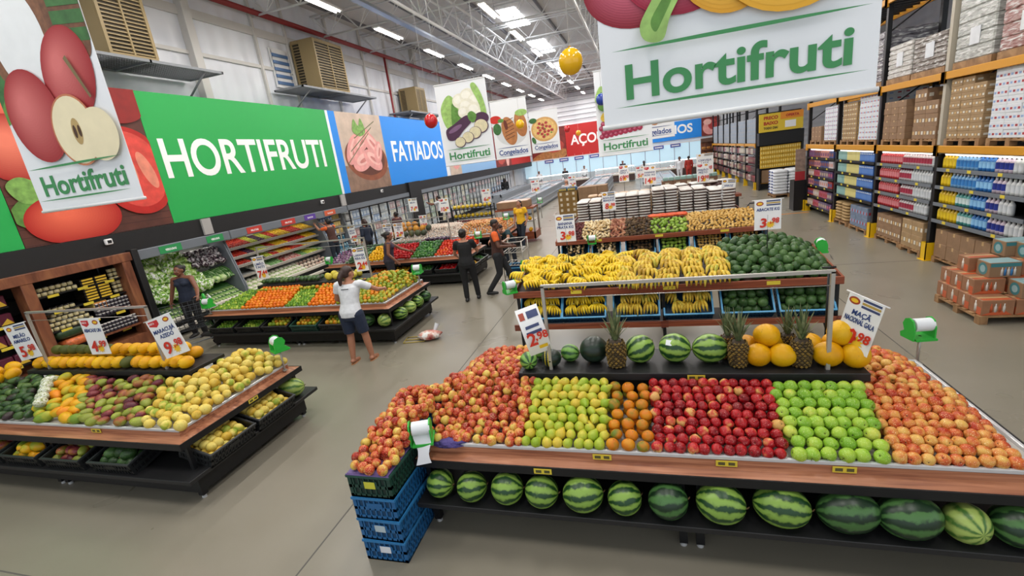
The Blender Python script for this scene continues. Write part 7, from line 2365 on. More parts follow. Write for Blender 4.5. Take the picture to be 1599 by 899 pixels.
heap(A_N, rows(.89, 1.475, 3.11, .83, 3.68, 1.03, 8, .086, -.01, .04, seed=5), 'bright green apple in the rows on the front table', 'apple', 'green apples in rows', 300, 'face', .05, (0, -.02, .06))
pg = edge_slope(rows(1.49, 2.17, 3.115, .825, 3.74, .995, 10, .07, .03, .0, seed=6), 2.24, .3, .825, .2)
def zG(x, y):
    return .82 + .15 * sm((2.26 - x) / .4) * sm((4.72 - y) / .2)
pg += surf_pts(1.64, 2.18, 3.78, 4.64, zG, .068, 8) + surf_pts(1.52, 1.66, 3.75, 3.85, lambda x, y: .97, .07, 9)
heap(A_G, pg, 'orange red gala apple in the rows at the outer end of the front table', 'apple', 'gala apples at the outer end', 300, 'face', .08, (0, -.015, .055))

# watermelons on the low shelf: own size and skin for each
def watermelon(x, y, z, r, ln, m, label, rz=0.0, tilt=0.0, extra=None, name='watermelon'):
    b = MB(); b.ball((0, 0, 0), 1.0, 28, 18, 0)
    b.v = [(v[2] * ln, v[0] * r, v[1] * r) for v in b.v]
    b.f = [tuple(reversed(f)) for f in b.f] if False else b.f
    t = thing(name, label, 'watermelon' if 'melon' in name else name, (x, y, z), 0, None, (0, tilt, rz))
    b.obj('rind', m, t)
    MB().tube([(ln * .97, 0, 0), (ln * 1.05, .004, .006), (ln * 1.1, .014, .012)], [.007, .005, .004], 6).obj('stalk', M_stem, t)
    if extra:
        extra(t, r, ln)
    return t
wl = [(-1.768, .118, .118, WM1, 0), (-1.476, .122, .126, WM1, 1), (-1.171, .13, .132, WM1, 1), (-.885, .128, .132, WM1, 0), (-.559, .138, .155, WM1, 1), (-.248, .125, .125, WM1, 1), (.062, .135, .14, WM2, 0), (.417, .142, .165, WM1, 0), (.806, .142, .18, WM1, 1), (1.198, .142, .185, WM2, 0), (1.535, .142, .185, WM2, 1), (1.835, .122, .125, WM3, 2), (2.09, .128, .135, WM2, 0)]
wn = ['mottled green watermelon with brown scars, first from the corner crates', 'striped green watermelon, second from the corner crates', 'striped green watermelon, third from the corner crates', 'striped watermelon with dark end, fourth from the corner crates', 'large streaked watermelon, fifth from the corner crates', 'round striped watermelon, sixth from the corner crates', 'dull dark watermelon, seventh from the corner crates', 'bright striped watermelon tapering one way, eighth from the corner crates', 'long streaked watermelon with pale belly, ninth from the corner crates', 'long dark watermelon, tenth from the corner crates', 'longest dark watermelon, eleventh from the corner crates', 'pale star-striped watermelon seen end on, near the table end', 'dark green watermelon at the very end of the low shelf']
for i, (x, rr, ln, m, k) in enumerate(wl):
    watermelon(x, 2.985 + (hsh(i, 7) - .5) * .03, .345 + rr * .985, rr, ln, m, wn[i], (PI / 2 + .2) if k == 2 else (hsh(i) - .5) * .5, (hsh(i, 1) - .5) * .3)

# ---- riser of the front table
RZ = 1.09
def band(t, r, ln):
    b = MB()
    n = 24
    for s in (-.02, .02):
        pass
    vs = []
    for i in range(n):
        a = 2 * PI * i / n
        for x in (-.035, .0):
            q = math.sqrt(max(0, 1 - ((x - .02) / ln) ** 2)) * r * 1.012
            vs.append((x - .02, q * math.cos(a), q * math.sin(a)))
    b.add(vs, [(2 * i, 2 * ((i + 1) % n), 2 * ((i + 1) % n) + 1, 2 * i + 1) for i in range(n)], 0, True)
    b.obj('yellow_band', mat('band_yellow', '#e8cf1c', .5), t)
def sticker(t, r, ln):
    a = -.6
    MB().box((0, 0, 0), (.05, .05, .002), 0, Matrix.Translation((-ln * .3, -r * .74, r * .62)) @ Matrix.Rotation(.85, 4, 'X')).obj('paper_sticker', mat('sticker_white', '#d9dee0', .5), t)
watermelon(-1.115, 3.88, RZ + .082, .083, .088, WM5, 'small striped watermelon at the outer end of the riser, stalk forward', -1.2)
watermelon(-1.03, 4.1, RZ + .078, .08, .088, WM5, 'small striped watermelon half hidden behind the hanging sign', .3)
watermelon(-.905, 3.93, RZ + .083, .085, .093, WM4, 'small dark green squash with a yellow paper band on the riser', .1, 0, band, 'banded_squash')
watermelon(-.745, 4.05, RZ + .08, .082, .09, WM5, 'small striped watermelon behind the banded squash', -.2)
watermelon(-.515, 4.03, RZ + .122, .125, .13, WM4, 'nearly black round watermelon on the riser', .4)
watermelon(-.10, 4.02, RZ + .125, .128, .132, WM1, 'striped watermelon with a pale belly, first beside the tall pineapple', .5, -.3)
watermelon(.20, 4.03, RZ + .128, .131, .136, WM1, 'striped watermelon with a white paper sticker on the riser', -.2, .1, sticker)
watermelon(.49, 4.02, RZ + .124, .127, .148, WM1, 'striped watermelon pointed at one end, beside the pineapple pair', .1, .05)
pineapple(-.305, 3.93, RZ, 'tall slim pineapple between the black watermelon and the striped ones', 0, 1.3)
pineapple(.645, 4.1, RZ, 'orange tinted pineapple behind the grey one', 1, 1.05, fruit_mat('pineapple_orange', [(0, '#5c4526'), (.5, '#8d6430'), (1, '#b98a3c')], .8, 30, .6))
pineapple(.70, 3.93, RZ, 'grey brown pineapple at the foot of the first yellow melon pyramid', 2, 1.18)
pineapple(1.165, 3.93, RZ, 'dark pineapple between the two yellow melon pyramids', 3, 1.2)
pineapple(1.12, 4.14, RZ, 'small pineapple mostly hidden behind the dark one', 4, 1.0)
def ym(x, y, z, label, k, s=1.0):
    o = link('yellow_melon', YMB, None, (x, y, z), (1.2 + hsh(k) * .6, (hsh(k, 1) - .5), hsh(k, 2) * 6), s)
    tag(o, label, 'melon')
ym(.855, 3.93, RZ + .097, 'yellow melon at the lower front of the first pyramid, by the grey pineapple', 1)
ym(1.03, 3.92, RZ + .097, 'yellow melon with a dark mark at the front of the first pyramid', 2)
ym(.80, 4.12, RZ + .098, 'yellow melon at the rear of the first pyramid, by the pineapples', 3)
ym(1.0, 4.13, RZ + .098, 'yellow melon at the rear of the first pyramid, by the dark pineapple', 4)
ym(.93, 4.02, RZ + .235, 'yellow melon topping the first pyramid', 5)
ym(1.355, 3.93, RZ + .1, 'large yellow melon at the front of the second pyramid, by the dark pineapple', 6, 1.06)
ym(1.545, 3.92, RZ + .098, 'large yellow melon with a dark stamp at the riser corner', 7, 1.06)
ym(1.29, 4.13, RZ + .098, 'yellow melon at the rear of the second pyramid', 8)
ym(1.48, 4.14, RZ + .098, 'yellow melon hidden at the rear corner of the riser', 9)
ym(1.475, 4.02, RZ + .245, 'large yellow melon topping the second pyramid by the price sign', 10, 1.08)

# ======== mango table
sl = lambda a0, a1, b0, b1: (lambda x, y: a0 + (a1 - a0) * (y - 3.1) / .65 < x < b0 + (b1 - b0) * (y - 3.1) / .65)
zT = lambda x, y: .832 + .2 * sm((y - 3.0) / .85)
heap(AVO, surf_pts(-8.76, -7.0, 3.11, 3.76, zT, .094, 11, sl(-9, -9, -7.0, -7.5)), 'dark green and purple avocado at the cheese cabinet end of the mango table', 'avocado', 'avocados at the cabinet end', 300, 'side', .12, (0, -.02, .06))
heap(PAP, surf_pts(-7.7, -6.15, 3.12, 3.76, zT, .118, 12, sl(-6.98, -7.5, -6.2, -6.95)), 'yellow and green papaya between the avocados and mangoes', 'papaya', 'papayas on the mango table', 300, 'side', .12, (0, -.02, .06))
heap(MAN, surf_pts(-7.0, -5.2, 3.11, 3.76, zT, .1, 13, sl(-6.16, -6.9, -5.24, -5.66)), 'red and green mango in the heap at the middle of the mango table', 'mango', 'mangoes in the heap', 300, 'side', .14, (0, -.02, .06))
pp = edge_slope(surf_pts(-5.7, -4.66, 3.1, 4.62, lambda x, y: .83 + .2 * sm((y - 3.02) / .8) * sm((4.75 - y) / .25), .09, 14, lambda x, y: x > -5.2 - .5 * (y - 3.1) and (y < 3.74 or x > -5.2)), -4.58, .55, .83, .05)
heap(PAS, pp, 'yellow passion fruit heaped at the aisle end of the mango table', 'passion fruit', 'passion fruit heap', 300, 'any', .14, (0, 0, .07))
for i in range(5):
    o = link('netted_papaya', PAP, None, (-7.0 - i * .1, 3.26 + i * .09, .955 + i * .025), rrot(('net', i), 'side'), 1.02)
    o.data = PAP if i else PAP.copy()
    if i == 0:
        netm = o.data; netm.materials.clear(); netm.materials.append(fruit_mat('foam_net', [(0, '#8f9a5c'), (.45, '#d3d8bf'), (1, '#f1f2ec')], .95, 55, .5)); netm.materials.append(M_stem)
    o.data = netm
    tag(o, 'papaya in a white foam net beside the yellow papayas', 'papaya', 'netted papayas')
for i in range(17):
    x = -7.98 + i * .163
    me, nm, lb = (DKM, 'green_melon', 'dark green melon alone in the front row of yellow melons') if i == 10 else (YM, 'yellow_melon', 'yellow melon in the front row on the riser of the mango table')
    o = link(nm, me, None, (x, 3.90 + (hsh(i) - .5) * .03, 1.10 + .074), (PI / 2 + (hsh(i, 1) - .5) * .3, 0, (hsh(i, 2) - .5) * .6), 1.0)
    tag(o, lb, 'melon', None if i == 10 else 'yellow melons front row')
for i in range(15):
    x = -7.82 + i * .163
    dk = i < 7
    o = link('green_melon' if dk else 'yellow_melon', DKM if dk else YM, None, (x, 4.04, 1.10 + .2), (PI / 2 + (hsh(i, 4) - .5) * .3, 0, (PI / 2 if dk else 0) + (hsh(i, 5) - .5) * .4), .92)
    tag(o, 'dark green melon in the upper row on the riser of the mango table' if dk else 'yellow melon in the upper row on the riser of the mango table', 'melon', 'dark melons upper row' if dk else 'yellow melons upper row')
for i in range(14):
    o = link('yellow_melon', YM, None, (-7.9 + i * .18, 4.18, 1.175), (PI / 2, 0, 0)); tag(o, 'yellow melon in the rear row on the riser of the mango table', 'melon', 'yellow melons rear row')
for i, (x, y, z) in enumerate([(-8.62, 3.55, 1.06), (-8.45, 3.62, 1.07), (-8.28, 3.72, 1.10), (-8.55, 3.7, 1.13), (-8.7, 3.4, .98), (-8.38, 3.8, 1.16)]):
    o = link('yellow_melon', YM, None, (x, y, z), rrot(('ym', i))); tag(o, 'yellow melon lying on the avocados at the cabinet end', 'melon', 'yellow melons at the cabinet end')
def crate_fill(cx, cy, z0, rot, me, label, cat, group, nx, ny, dx, dy, zoff, layers=1, mode='any', rz=0.0, seed=0):
    """fruit lying in a tilted crate: local grid turned by the crate's rotation"""
    E = Euler(rot).to_matrix()
    nm = me.name.split('.')[0]
    for l in range(layers):
        for i in range(nx - l):
            for j in range(ny - l):
                p = Vector(((i - (nx - l - 1) / 2) * dx + (hsh(seed, i, j, l) - .5) * dx * .2, (j - (ny - l - 1) / 2) * dy + (hsh(seed, i, j, l, 1) - .5) * dy * .2, zoff + l * dx * .7))
                q = E @ p + Vector((cx, cy, z0))
                o = link(nm, me, None, q, rrot((seed, i, j, l), mode), 1 + (hsh(seed, i, j, 9) - .5) * .2)
                tag(o, label, cat, group)
# black crates under the mango table
bc = [(-8.35, MAN, 'mango', 'mixed mangoes'), (-7.68, MAN, 'mango', 'small mangoes'), (-7.0, PAP, 'papaya', 'papayas'), (-6.3, MAN, 'mango', 'green and red mangoes'), (-5.55, AVB, 'avocado', 'green avocados')]
for i, (x, me, cat, wh) in enumerate(bc):
    crate(x, 3.12, .375, .6, .42, .17, 'k', 'black crate of %s on the low shelf of the mango table' % wh, (R(14), 0, 0))
    crate_fill(x, 3.12, .375, (R(14), 0, 0), me, '%s in the black crate of %s under the table' % (cat, wh), cat, 'fruit in the crate of ' + wh, 5 if me in (MAN,) else 4, 3, .105 if me is MAN else .125, .11, .075, 2, 'side', seed=i)
for i, y in enumerate((3.42, 4.08)):
    crate(-4.66, y, .375, .6, .42, .17, 'k', 'black crate of passion fruit on the aisle side shelf, %s one' % ('front', 'rear')[i], (R(16), 0, PI / 2))
    crate_fill(-4.66, y, .375, (R(16), 0, PI / 2), PAS, 'passion fruit in the %s black crate on the aisle side' % ('front', 'rear')[i], 'passion fruit', 'passion fruit in the %s crate' % ('front', 'rear')[i], 6, 4, .092, .092, .08, 2, seed=20 + i)
watermelon(-4.62, 4.56, .345 + .13, .13, .17, WM3, 'striped watermelon at the far end of the mango table low shelf', .4)

# ======== orange table
heap(LIM, rows(-8.74, -7.98, 7.2, .815, 7.86, 1.0, 12, .06, .35, -.05, seed=31), 'green lime at the cooler end of the orange table', 'lime', 'limes at the cooler end', 150, 'any', .12, (0, 0, .045))
heap(ORA, rows(-7.95, -6.9, 7.2, .825, 7.84, 1.03, 9, .081, .0, -.05, seed=32), 'bright orange in the large heap on the orange table', 'orange', 'oranges in the large heap', 150, 'any', .08, (0, 0, .06))
heap(LIM, rows(-6.88, -6.36, 7.2, .815, 7.84, 1.0, 12, .06, -.05, -.1, seed=33), 'green lime between the two orange heaps', 'lime', 'limes between the oranges', 150, 'any', .12, (0, 0, .045))
heap(ORA, rows(-6.33, -5.72, 7.2, .825, 7.84, 1.03, 9, .081, -.1, -.1, seed=34), 'bright orange in the heap beside the person in white', 'orange', 'oranges beside the person in white', 150, 'any', .08, (0, 0, .06))
pk_ = edge_slope(rows(-5.68, -4.66, 7.2, .828, 7.9, 1.06, 10, .083, -.08, 0, seed=35), -4.58, .55, .83, .08)
pk_ += surf_pts(-5.35, -4.66, 7.92, 8.7, lambda x, y: .83 + .24 * sm((-4.55 - x) / .4) * sm((8.85 - y) / .4), .08, 36)
heap(POKA, pk_, 'green and yellow orange heaped at the aisle end of the orange table', 'orange', 'green oranges at the aisle end', 200, 'any', .1, (0, 0, .06))
for i in range(30):
    o = link('green_avocado', AVO, None, (-8.02 + (i % 15) * .1, 7.98 + .13 * (i // 15), 1.15), rrot(('ga', i), 'side')); tag(o, 'green avocado on the riser of the orange table', 'avocado', 'avocados on the orange table riser')
for i in range(26):
    o = link('small_orange', POKA, None, (-8.0 + i * .1, 7.76, 1.0 + .03 * hsh(i)), (0, 0, 0)); tag(o, 'dull orange under the riser of the orange table', 'orange', 'oranges under the riser')
for i in range(8):
    o = link('pomelo', YM, None, (-6.35 + (i % 4) * .2, 7.98 + .18 * (i // 4), 1.17), rrot(('pm', i)), .95); o.data = pome if i else YM.copy()
    if i == 0:
        pome = o.data; pome.materials[0] = fruit_mat('pomelo_skin', [(0, '#c2b03c'), (1, '#d9cc62')], .5, 9, .4)
    tag(o, 'yellow green pomelo on the riser by the person in white', 'pomelo', 'pomelos on the riser')
fc = [(-8.4, LIM, 'lime', 'limes, nearest the cooler'), (-7.72, LIM, 'lime', 'limes, second along'), (-7.06, POKA, 'orange', 'yellow oranges'), (-6.38, POKA, 'orange', 'green oranges'), (-5.72, POKA, 'orange', 'mixed oranges behind the person')]
for i, (x, me, cat, wh) in enumerate(fc):
    crate(x, 7.2, .375, .6, .42, .17, 'k' if i != 3 else 'g', 'dark crate of %s on the low shelf of the orange table' % wh, (R(16), 0, 0))
    s_ = .066 if me is LIM else .09
    crate_fill(x, 7.2, .375, (R(16), 0, 0), me, '%s in the dark crate of %s' % (cat, wh), cat, 'fruit in the crate of ' + wh, int(.54 / s_), int(.36 / s_), s_, s_, .075, 2 if me is POKA else 1, seed=40 + i)
for i, (x, y, rr, ln, rz, lb) in enumerate([(-5.07, 7.18, .125, .13, 0, 'dark watermelon beside the legs of the person in white'), (-4.70, 7.14, .125, .13, 1.3, 'pale striped watermelon at the front corner of the orange table'), (-4.56, 7.5, .125, .14, .1, 'watermelon on the aisle side of the orange table, first from the corner'), (-4.56, 7.86, .125, .14, .3, 'watermelon on the aisle side of the orange table, second from the corner'), (-4.56, 8.22, .125, .135, -.2, 'watermelon on the aisle side of the orange table, third from the corner'), (-4.56, 8.58, .12, .13, .2, 'watermelon at the rear of the aisle side of the orange table')]):
    watermelon(x, y, .345 + rr, rr, ln, (WM2, WM3, WM1, WM3, WM1, WM2)[i], lb, rz)
gsp = MB()
for i in range(14):
    a = i * .45
    gsp.tube([(0, .02 * i - .14, 0), (.03 * math.sin(a), .02 * i - .14, .15), (.09 * math.sin(a), .02 * i - .14 - .06, .26)], [.006, .005, .002], 5)
o = gsp.obj('chive_bunch', mat('onion_green', '#3f7430', .5), None, (-8.82, 7.2, .345)); tag(o, 'bunch of green chives at the cooler end of the orange table low shelf', 'chives')

# ======== pepper table
heap(PON, rows(-8.75, -8.2, 11.18, .83, 11.8, 1.0, 6, .092, 0, 0, seed=51), 'purple onion at the cooler end of the pepper table', 'onion', 'purple onions', 150, 'any', .1)
heap(ZUC, rows(-8.15, -7.6, 11.18, .81, 11.85, 1.05, 9, .06, 0, 0, seed=52), 'dark green courgette on the pepper table', 'courgette', 'courgettes', 150, 'lie', .1)
heap(PPY, rows(-7.55, -6.98, 11.18, .83, 11.85, 1.05, 7, .088, 0, 0, seed=53), 'yellow pepper behind the person in the purple top', 'pepper', 'yellow peppers', 150, 'any', .1)
heap(PPR, rows(-6.95, -6.15, 11.18, .83, 11.85, 1.05, 7, .088, 0, 0, seed=54), 'red pepper in the heap beside the person in purple', 'pepper', 'red peppers', 150, 'any', .1)
heap(PPG, rows(-6.12, -5.45, 11.18, .83, 11.85, 1.07, 8, .08, 0, 0, seed=55), 'green pepper between the red peppers and tomatoes', 'pepper', 'green peppers', 150, 'any', .1)
pt = rows(-5.42, -4.66, 11.18, .83, 11.85, 1.07, 8, .083, 0, 0, seed=56) + surf_pts(-5.2, -4.66, 11.9, 12.6, lambda x, y: .83 + .2 * sm((-4.55 - x) / .35), .08, 57)
heap(TOM, pt, 'red tomato in the heap beside the person in black', 'tomato', 'tomatoes', 200, 'up', .08, (0, 0, .06))
for i in range(20):
    o = link('courgette', ZUC, None, (-8.4 + i * .115, 12.0, 1.1), rrot(('zz', i), 'lie')); tag(o, 'pale tipped courgette in the row behind the peppers', 'courgette', 'courgettes behind the peppers')
AUBm = ovoid('aubergine', .05, .05, .1, fruit_mat('aubergine_skin', [(0, '#2c1c2d'), (1, '#4a3149')], .5, 6, .2), 14, 9, -.15, .01)
for i in range(12):
    o = link('aubergine', AUBm, None, (-6.0 + (i % 6) * .13, 12.05 + .12 * (i // 6), 1.12), rrot(('au', i), 'lie')); tag(o, 'dark aubergine in the row behind the green peppers', 'aubergine', 'aubergines behind the peppers')
riser(T4, -8.6, -5.1, 11.9, 12.35, 1.06, 'black riser shelf behind the peppers')
for i, (x, me, cat, wh, kind) in enumerate([(-5.1, PPR, 'pepper', 'red peppers behind the person in black', 'k'), (-5.8, PPG, 'pepper', 'green peppers', 'k'), (-6.5, PPY, 'pepper', 'yellow peppers', 'k'), (-7.2, ORA, 'orange', 'oranges under the person in purple', 'k')]):
    crate(x, 11.2, .375, .6, .42, .17, kind, 'dark crate of %s below the pepper table' % wh, (R(16), 0, 0))
    crate_fill(x, 11.2, .375, (R(16), 0, 0), me, '%s in the dark crate of %s' % (cat, wh), cat, 'fruit in the crate of ' + wh, 5, 4, .095, .095, .08, 1, seed=60 + i)
for i in range(2):
    crate(-4.62, 11.5 + i * .65, .375, .6, .42, .17, 'k', 'black crate of mixed peppers on the aisle side of the pepper table, %s one' % ('front', 'rear')[i], (R(16), 0, PI / 2))
    crate_fill(-4.62, 11.5 + i * .65, .375, (R(16), 0, PI / 2), (PPY, PPG)[i], 'pepper in the %s aisle side crate of the pepper table' % ('front', 'rear')[i], 'pepper', 'peppers in the %s aisle crate' % ('front', 'rear')[i], 5, 4, .095, .095, .08, 1, seed=70 + i)

# ======== garlic and onion table behind
T8 = produce_table(-8.6, 14.2, 'wood-edged display table heaped with garlic and onions behind the tomatoes', w=4.3)
heap(GAR, surf_pts(-8.2, -6.0, 14.35, 15.8, lambda x, y: .80 + .28 * sm((y - 14.3) / .6) * sm((x + 8.5) / .8) * sm((-5.9 - x) / .5), .05, 81), 'pinkish white garlic bulb in the broad pile behind the pepper table', 'garlic', 'garlic pile', 280, 'any', .12)
heap(ONI, surf_pts(-5.95, -4.42, 14.35, 15.8, lambda x, y: .82 + .26 * sm((y - 14.3) / .6) * sm((-4.3 - x) / .5), .073, 82), 'tan onion in the pile at the aisle end of the garlic table', 'onion', 'tan onion pile', 280, 'any', .12)
for i in range(16):
    o = link('squash', PUM, None, (-8.5 + (i % 6) * .24 + .1 * (i // 6), 14.5 + .22 * (i // 6), 1.0 + .13 * (i // 6)), rrot(('sq', i)), .95); tag(o, 'dark or orange squash piled behind the twin price signs', 'squash', 'squashes behind the twin signs')
for i in range(14):
    o = link('beet', BTR, None, (-6.5 + (i % 7) * .1, 15.7 + .08 * (i // 7), 1.1), rrot(('bt', i))); tag(o, 'dark red beet at the rear of the garlic pile', 'beet', 'beets behind the garlic')
t = thing('coconut_rack', 'dark three tier rack of yellow melons by the black pillar', 'rack', (-7.45, 17.5, 0))
for z in (.62, 1.0, 1.36):
    MB().b2((0, 0, z - .03), (1.7, .5, z)).obj('shelf', M_blackm, t)
for x in (0, 1.66):
    for y in (0, .46):
        MB().b2((x, y, 0), (x + .04, y + .04, 1.45)).obj('post', M_blackm, t)
YMN = ovoid('striped_melon', .085, .085, .1, stripe_mat('striped_melon_skin', '#8a8a22', '#d6b52c', 7, .3, .3), 14, 9)
for s, z in enumerate((.62, 1.0, 1.36)):
    for q in range(9):
        o = link('striped_melon', YMN, None, (-7.33 + q * .185, 17.62, z + .085), (PI / 2, 0, hsh(s, q) - .5), .95); tag(o, 'yellow green melon on tier %s from the floor of the dark rack' % ORD[s], 'melon', 'melons on rack tier %d' % s)
# box table with melons beyond the person in yellow
t = thing('melon_stand', 'brown stand with a long carton on top and melons underneath', 'stand', (-5.3, 16.5, 0))
MB().b2((0, 0, 1.22), (1.45, .9, 1.28)).obj('top_board', M_woodr, t)
for x in (0, 1.39):
    for y in (0, .84):
        MB().b2((x, y, .1), (x + .06, y + .06, 1.22)).obj('post', M_bar, t)
MB().b2((0, 0, .12), (1.45, .9, .38)).obj('bin', M_woodr, t)
MB().b2((.05, .1, .75), (1.4, .85, .78)).obj('middle_shelf', M_bar, t)
o = MB().b2((-.6, -.35, 0), (.6, .35, .25), 0, .02).b2((-.58, -.33, .25), (.58, .33, .255), 1).obj('long_carton', [M_kraft, mat('pink_lid', '#d9b3a0', .6)], None, (-4.65, 16.95, 1.28)); tag(o, 'long flat carton with pale top on the brown stand', 'carton')
for i in range(8):
    o = link('yellow_melon', YM, None, (-5.1 + (i % 4) * .35, 16.65, .46 if i < 4 else .87), rrot(('ms', i))); tag(o, 'yellow melon in the brown stand behind the person in yellow', 'melon', 'melons in the brown stand')

# ======== bananas and avocados
k = 0
for r_ in range(8):
    y = 6.56 + r_ * .118
    z = 1.07 + r_ * .020 + .09 * math.sin(PI * min(1, (r_ + 1) / 8) * .8)
    n = 19
    for q in range(n):
        x = -1.86 + q * .155 + (hsh(r_, q, 'x') - .5) * .07
        if x > .98:
            continue
        if x > -.3 and q % 2:
            continue
        k += 1
        yel = x < -.35 + (hsh(r_, q) - .5) * .4
        me = (BB1 if yel else BB2)[k % 3]
        tilt = (hsh(k, 1) - .5) * (1.1 if yel else .5)
        o = link('banana_bunch' if yel else 'plantain_bunch', me, None, (x, y + .07, z + .075), (.45 + (hsh(k, 2) - .5) * (.7 if yel else .3), tilt * .7, (hsh(k, 3) - .5) * (2.8 if yel else .7)), 1.15 if yel else 1.35)
        tag(o, 'hand of yellow bananas heaped on the wooden tray' if yel else 'hand of pale ripe plantains heaped on the wooden tray beside the avocados', 'banana', 'bananas on the tray' if yel else 'plantains on the tray')
pa = surf_pts(1.08, 2.26, 6.56, 7.6, lambda x, y: 1.085 + .155 * (y - 6.5) + .17 * sm((y - 6.5) / .6) * sm((2.32 - x) / .4) * sm((x - .95) / .3), .098, 91)
heap(AVB, pa, 'dark green avocado heaped on the wooden tray beside the plantains', 'avocado', 'avocados on the wooden tray', 300, 'any', .1, (0, 0, .08), 1.14)
RT = (R(48), 0, 0)
def hands(x, me, nm, lab, grp, n, seed):
    E = Euler(RT).to_matrix()
    for i in range(n):
        p = Vector(((i % 3 - 1) * .17 + (hsh(seed, i) - .5) * .03, .15 - (i // 3) * .15, .15 + .02 * (i % 2)))
        q = E @ p + Vector((x, 6.71, .685))
        o = link(nm, me[i % 3], None, q, (.85 + (hsh(seed, i, 2) - .5) * .3, (hsh(seed, i, 3) - .5) * .5, (hsh(seed, i, 4) - .5) * .9)); tag(o, lab, 'banana', grp)
hands(cx5[0], BB1, 'banana_bunch', 'hand of small bananas in the crate behind the hanging sign', 'bananas in the first crate', 6, 1)
hands(cx5[1], BB1, 'banana_bunch', 'hand of yellow bananas in the second crate of the banana rack', 'bananas in the second crate', 6, 2)
hands(cx5[2], BB2, 'plantain_bunch', 'hand of greenish bananas in the third crate of the banana rack', 'bananas in the third crate', 6, 3)
hands(cx5[3], BB2, 'plantain_bunch', 'hand of plantains in the fourth crate of the banana rack', 'plantains in the fourth crate', 6, 4)
for i in (4, 5):
    crate_fill(cx5[i], 6.71, .685, RT, AVB, 'green avocado in the %s tilted crate of the banana rack' % ORD[i], 'avocado', 'avocados in the %s crate' % ORD[i], 5, 3, .118, .125, .10, 2, seed=100 + i)

# ======== roots and potatoes
def slope6(x0, x1, s, seed, hump=.10):
    return surf_pts(x0, x1, 10.36, 11.25, lambda x, y: 1.085 + .155 * (y - 10.3) + hump * sm((y - 10.3) / .5), s, seed)
heap(BTR, slope6(-1.88, -1.4, .07, 110), 'dark purple beet at the outer end of the root tray', 'beet', 'beets on the root tray', 150)
heap(CASV, [(x, y, z, (PI / 2 + (hsh(i) - .5) * .5, (hsh(i, 1) - .5) * .6, (hsh(i, 2) - .5) * 1.2)) for i, (x, y, z) in enumerate(slope6(-1.36, -.76, .068, 111))], 'pale cassava root on the root tray', 'cassava', 'cassava on the root tray', 150)
heap(SWP, slope6(-.74, -.44, .062, 112), 'pinkish sweet potato on the root tray', 'sweet potato', 'sweet potatoes', 150)
heap(YAMM, slope6(-.42, .12, .075, 113), 'dark brown yam on the root tray', 'yam', 'yams on the root tray', 150)
heap(SQU, surf_pts(.14, .86, 10.36, 10.95, lambda x, y: 1.09 + .155 * (y - 10.3) + .1 * sm((y - 10.3) / .5), .082, 114), 'light green squash on the root tray', 'squash', 'green squash on the root tray', 150)
heap(CAR, [(x, y, z + .03, (PI / 2, 0, PI / 2 + (hsh(i, 7) - .5) * 1.0)) for i, (x, y, z) in enumerate(surf_pts(.14, .86, 10.98, 11.3, lambda x, y: 1.33, .05, 115))], 'orange carrot at the rear of the green squash', 'carrot', 'carrots on the root tray', 150)
heap(POT, slope6(.89, 2.24, .058, 116), 'tan potato on the root tray', 'potato', 'potatoes on the root tray', 215)
c6 = [(CASV, 'cassava', .07, 'lie'), (CASV, 'cassava', .07, 'lie'), (YAMM, 'yam', .085, 'any'), (SQU, 'squash', .085, 'any'), (POT, 'potato', .07, 'any'), (POT, 'potato', .07, 'any')]
for i, (me, cat, s_, md) in enumerate(c6):
    nm = me.name
    if me is CASV:
        crate_fill(cx6[i], 10.51, .745, RT, me, 'cassava root in the %s tilted crate below the root tray' % ORD[i], cat, '%s in the %s root crate' % (cat, ORD[i]), 3, 5, .17, .065, .10, 2, 'lie', seed=120 + i)
    else:
        crate_fill(cx6[i], 10.51, .745, RT, me, '%s in the %s tilted crate below the root tray' % (cat, ORD[i]), cat, '%s in the %s root crate' % (cat, ORD[i]), int(.54 / s_), int(.36 / s_), s_, s_, .105, 1, md, seed=120 + i)
# ---- steel trolley and shopping cart
t = thing('steel_trolley', 'steel shelf trolley with a blue crate beside the walking worker', 'trolley', (-3.42, 10.75, 0))
for xx in (0, .52):
    for yy in (0, .62):
        MB().tube([(xx, yy, .12), (xx, yy, 1.1)], .014, 8).obj('post', M_bar, t)
        wl_ = MB().cone((xx - .015, yy, .06), (xx + .015, yy, .06), .06, None, 12).obj('wheel', M_blackm, t)
for z in (.22, .5, .82, 1.08):
    s_ = MB()
    s_.tube([(0, 0, z), (.52, 0, z), (.52, .62, z), (0, .62, z)], .012, 6, closed=True)
    for q in range(1, 6):
        s_.tube([(.52 * q / 6, 0, z), (.52 * q / 6, .62, z)], .005, 5)
    if z < .9:
        s_.obj('shelf', M_bar, t)
    else:
        MB().tube([(0, 0, z), (.52, 0, z), (.52, .62, z), (0, .62, z)], .012, 6, closed=True).obj('top_rail', M_bar, t)
crate(-3.16, 11.06, .235, .46, .56, .2, 'd', 'blue crate on the bottom shelf of the steel trolley')
t = thing('shopping_cart', 'grey wire shopping cart with green child seat beside the person in navy', 'shopping cart', (-9.5, 7.2, 0), R(-125))
bk = MB()
for z, k in ((.42, .82), (.55, .87), (.68, .92), (.82, .97), (.95, 1.0)):
    a, b_ = .42 * k, .24 * k
    bk.tube([(-a, -b_, z), (a, -b_, z), (a, b_, z), (-a, b_, z)], .006, 5, closed=True)
for i in range(9):
    q = -1 + i / 4
    for s in (-1, 1):
        bk.tube([(.42 * .82 * q, s * .24 * .82, .42), (.42 * q, s * .24, .95)], .004, 4)
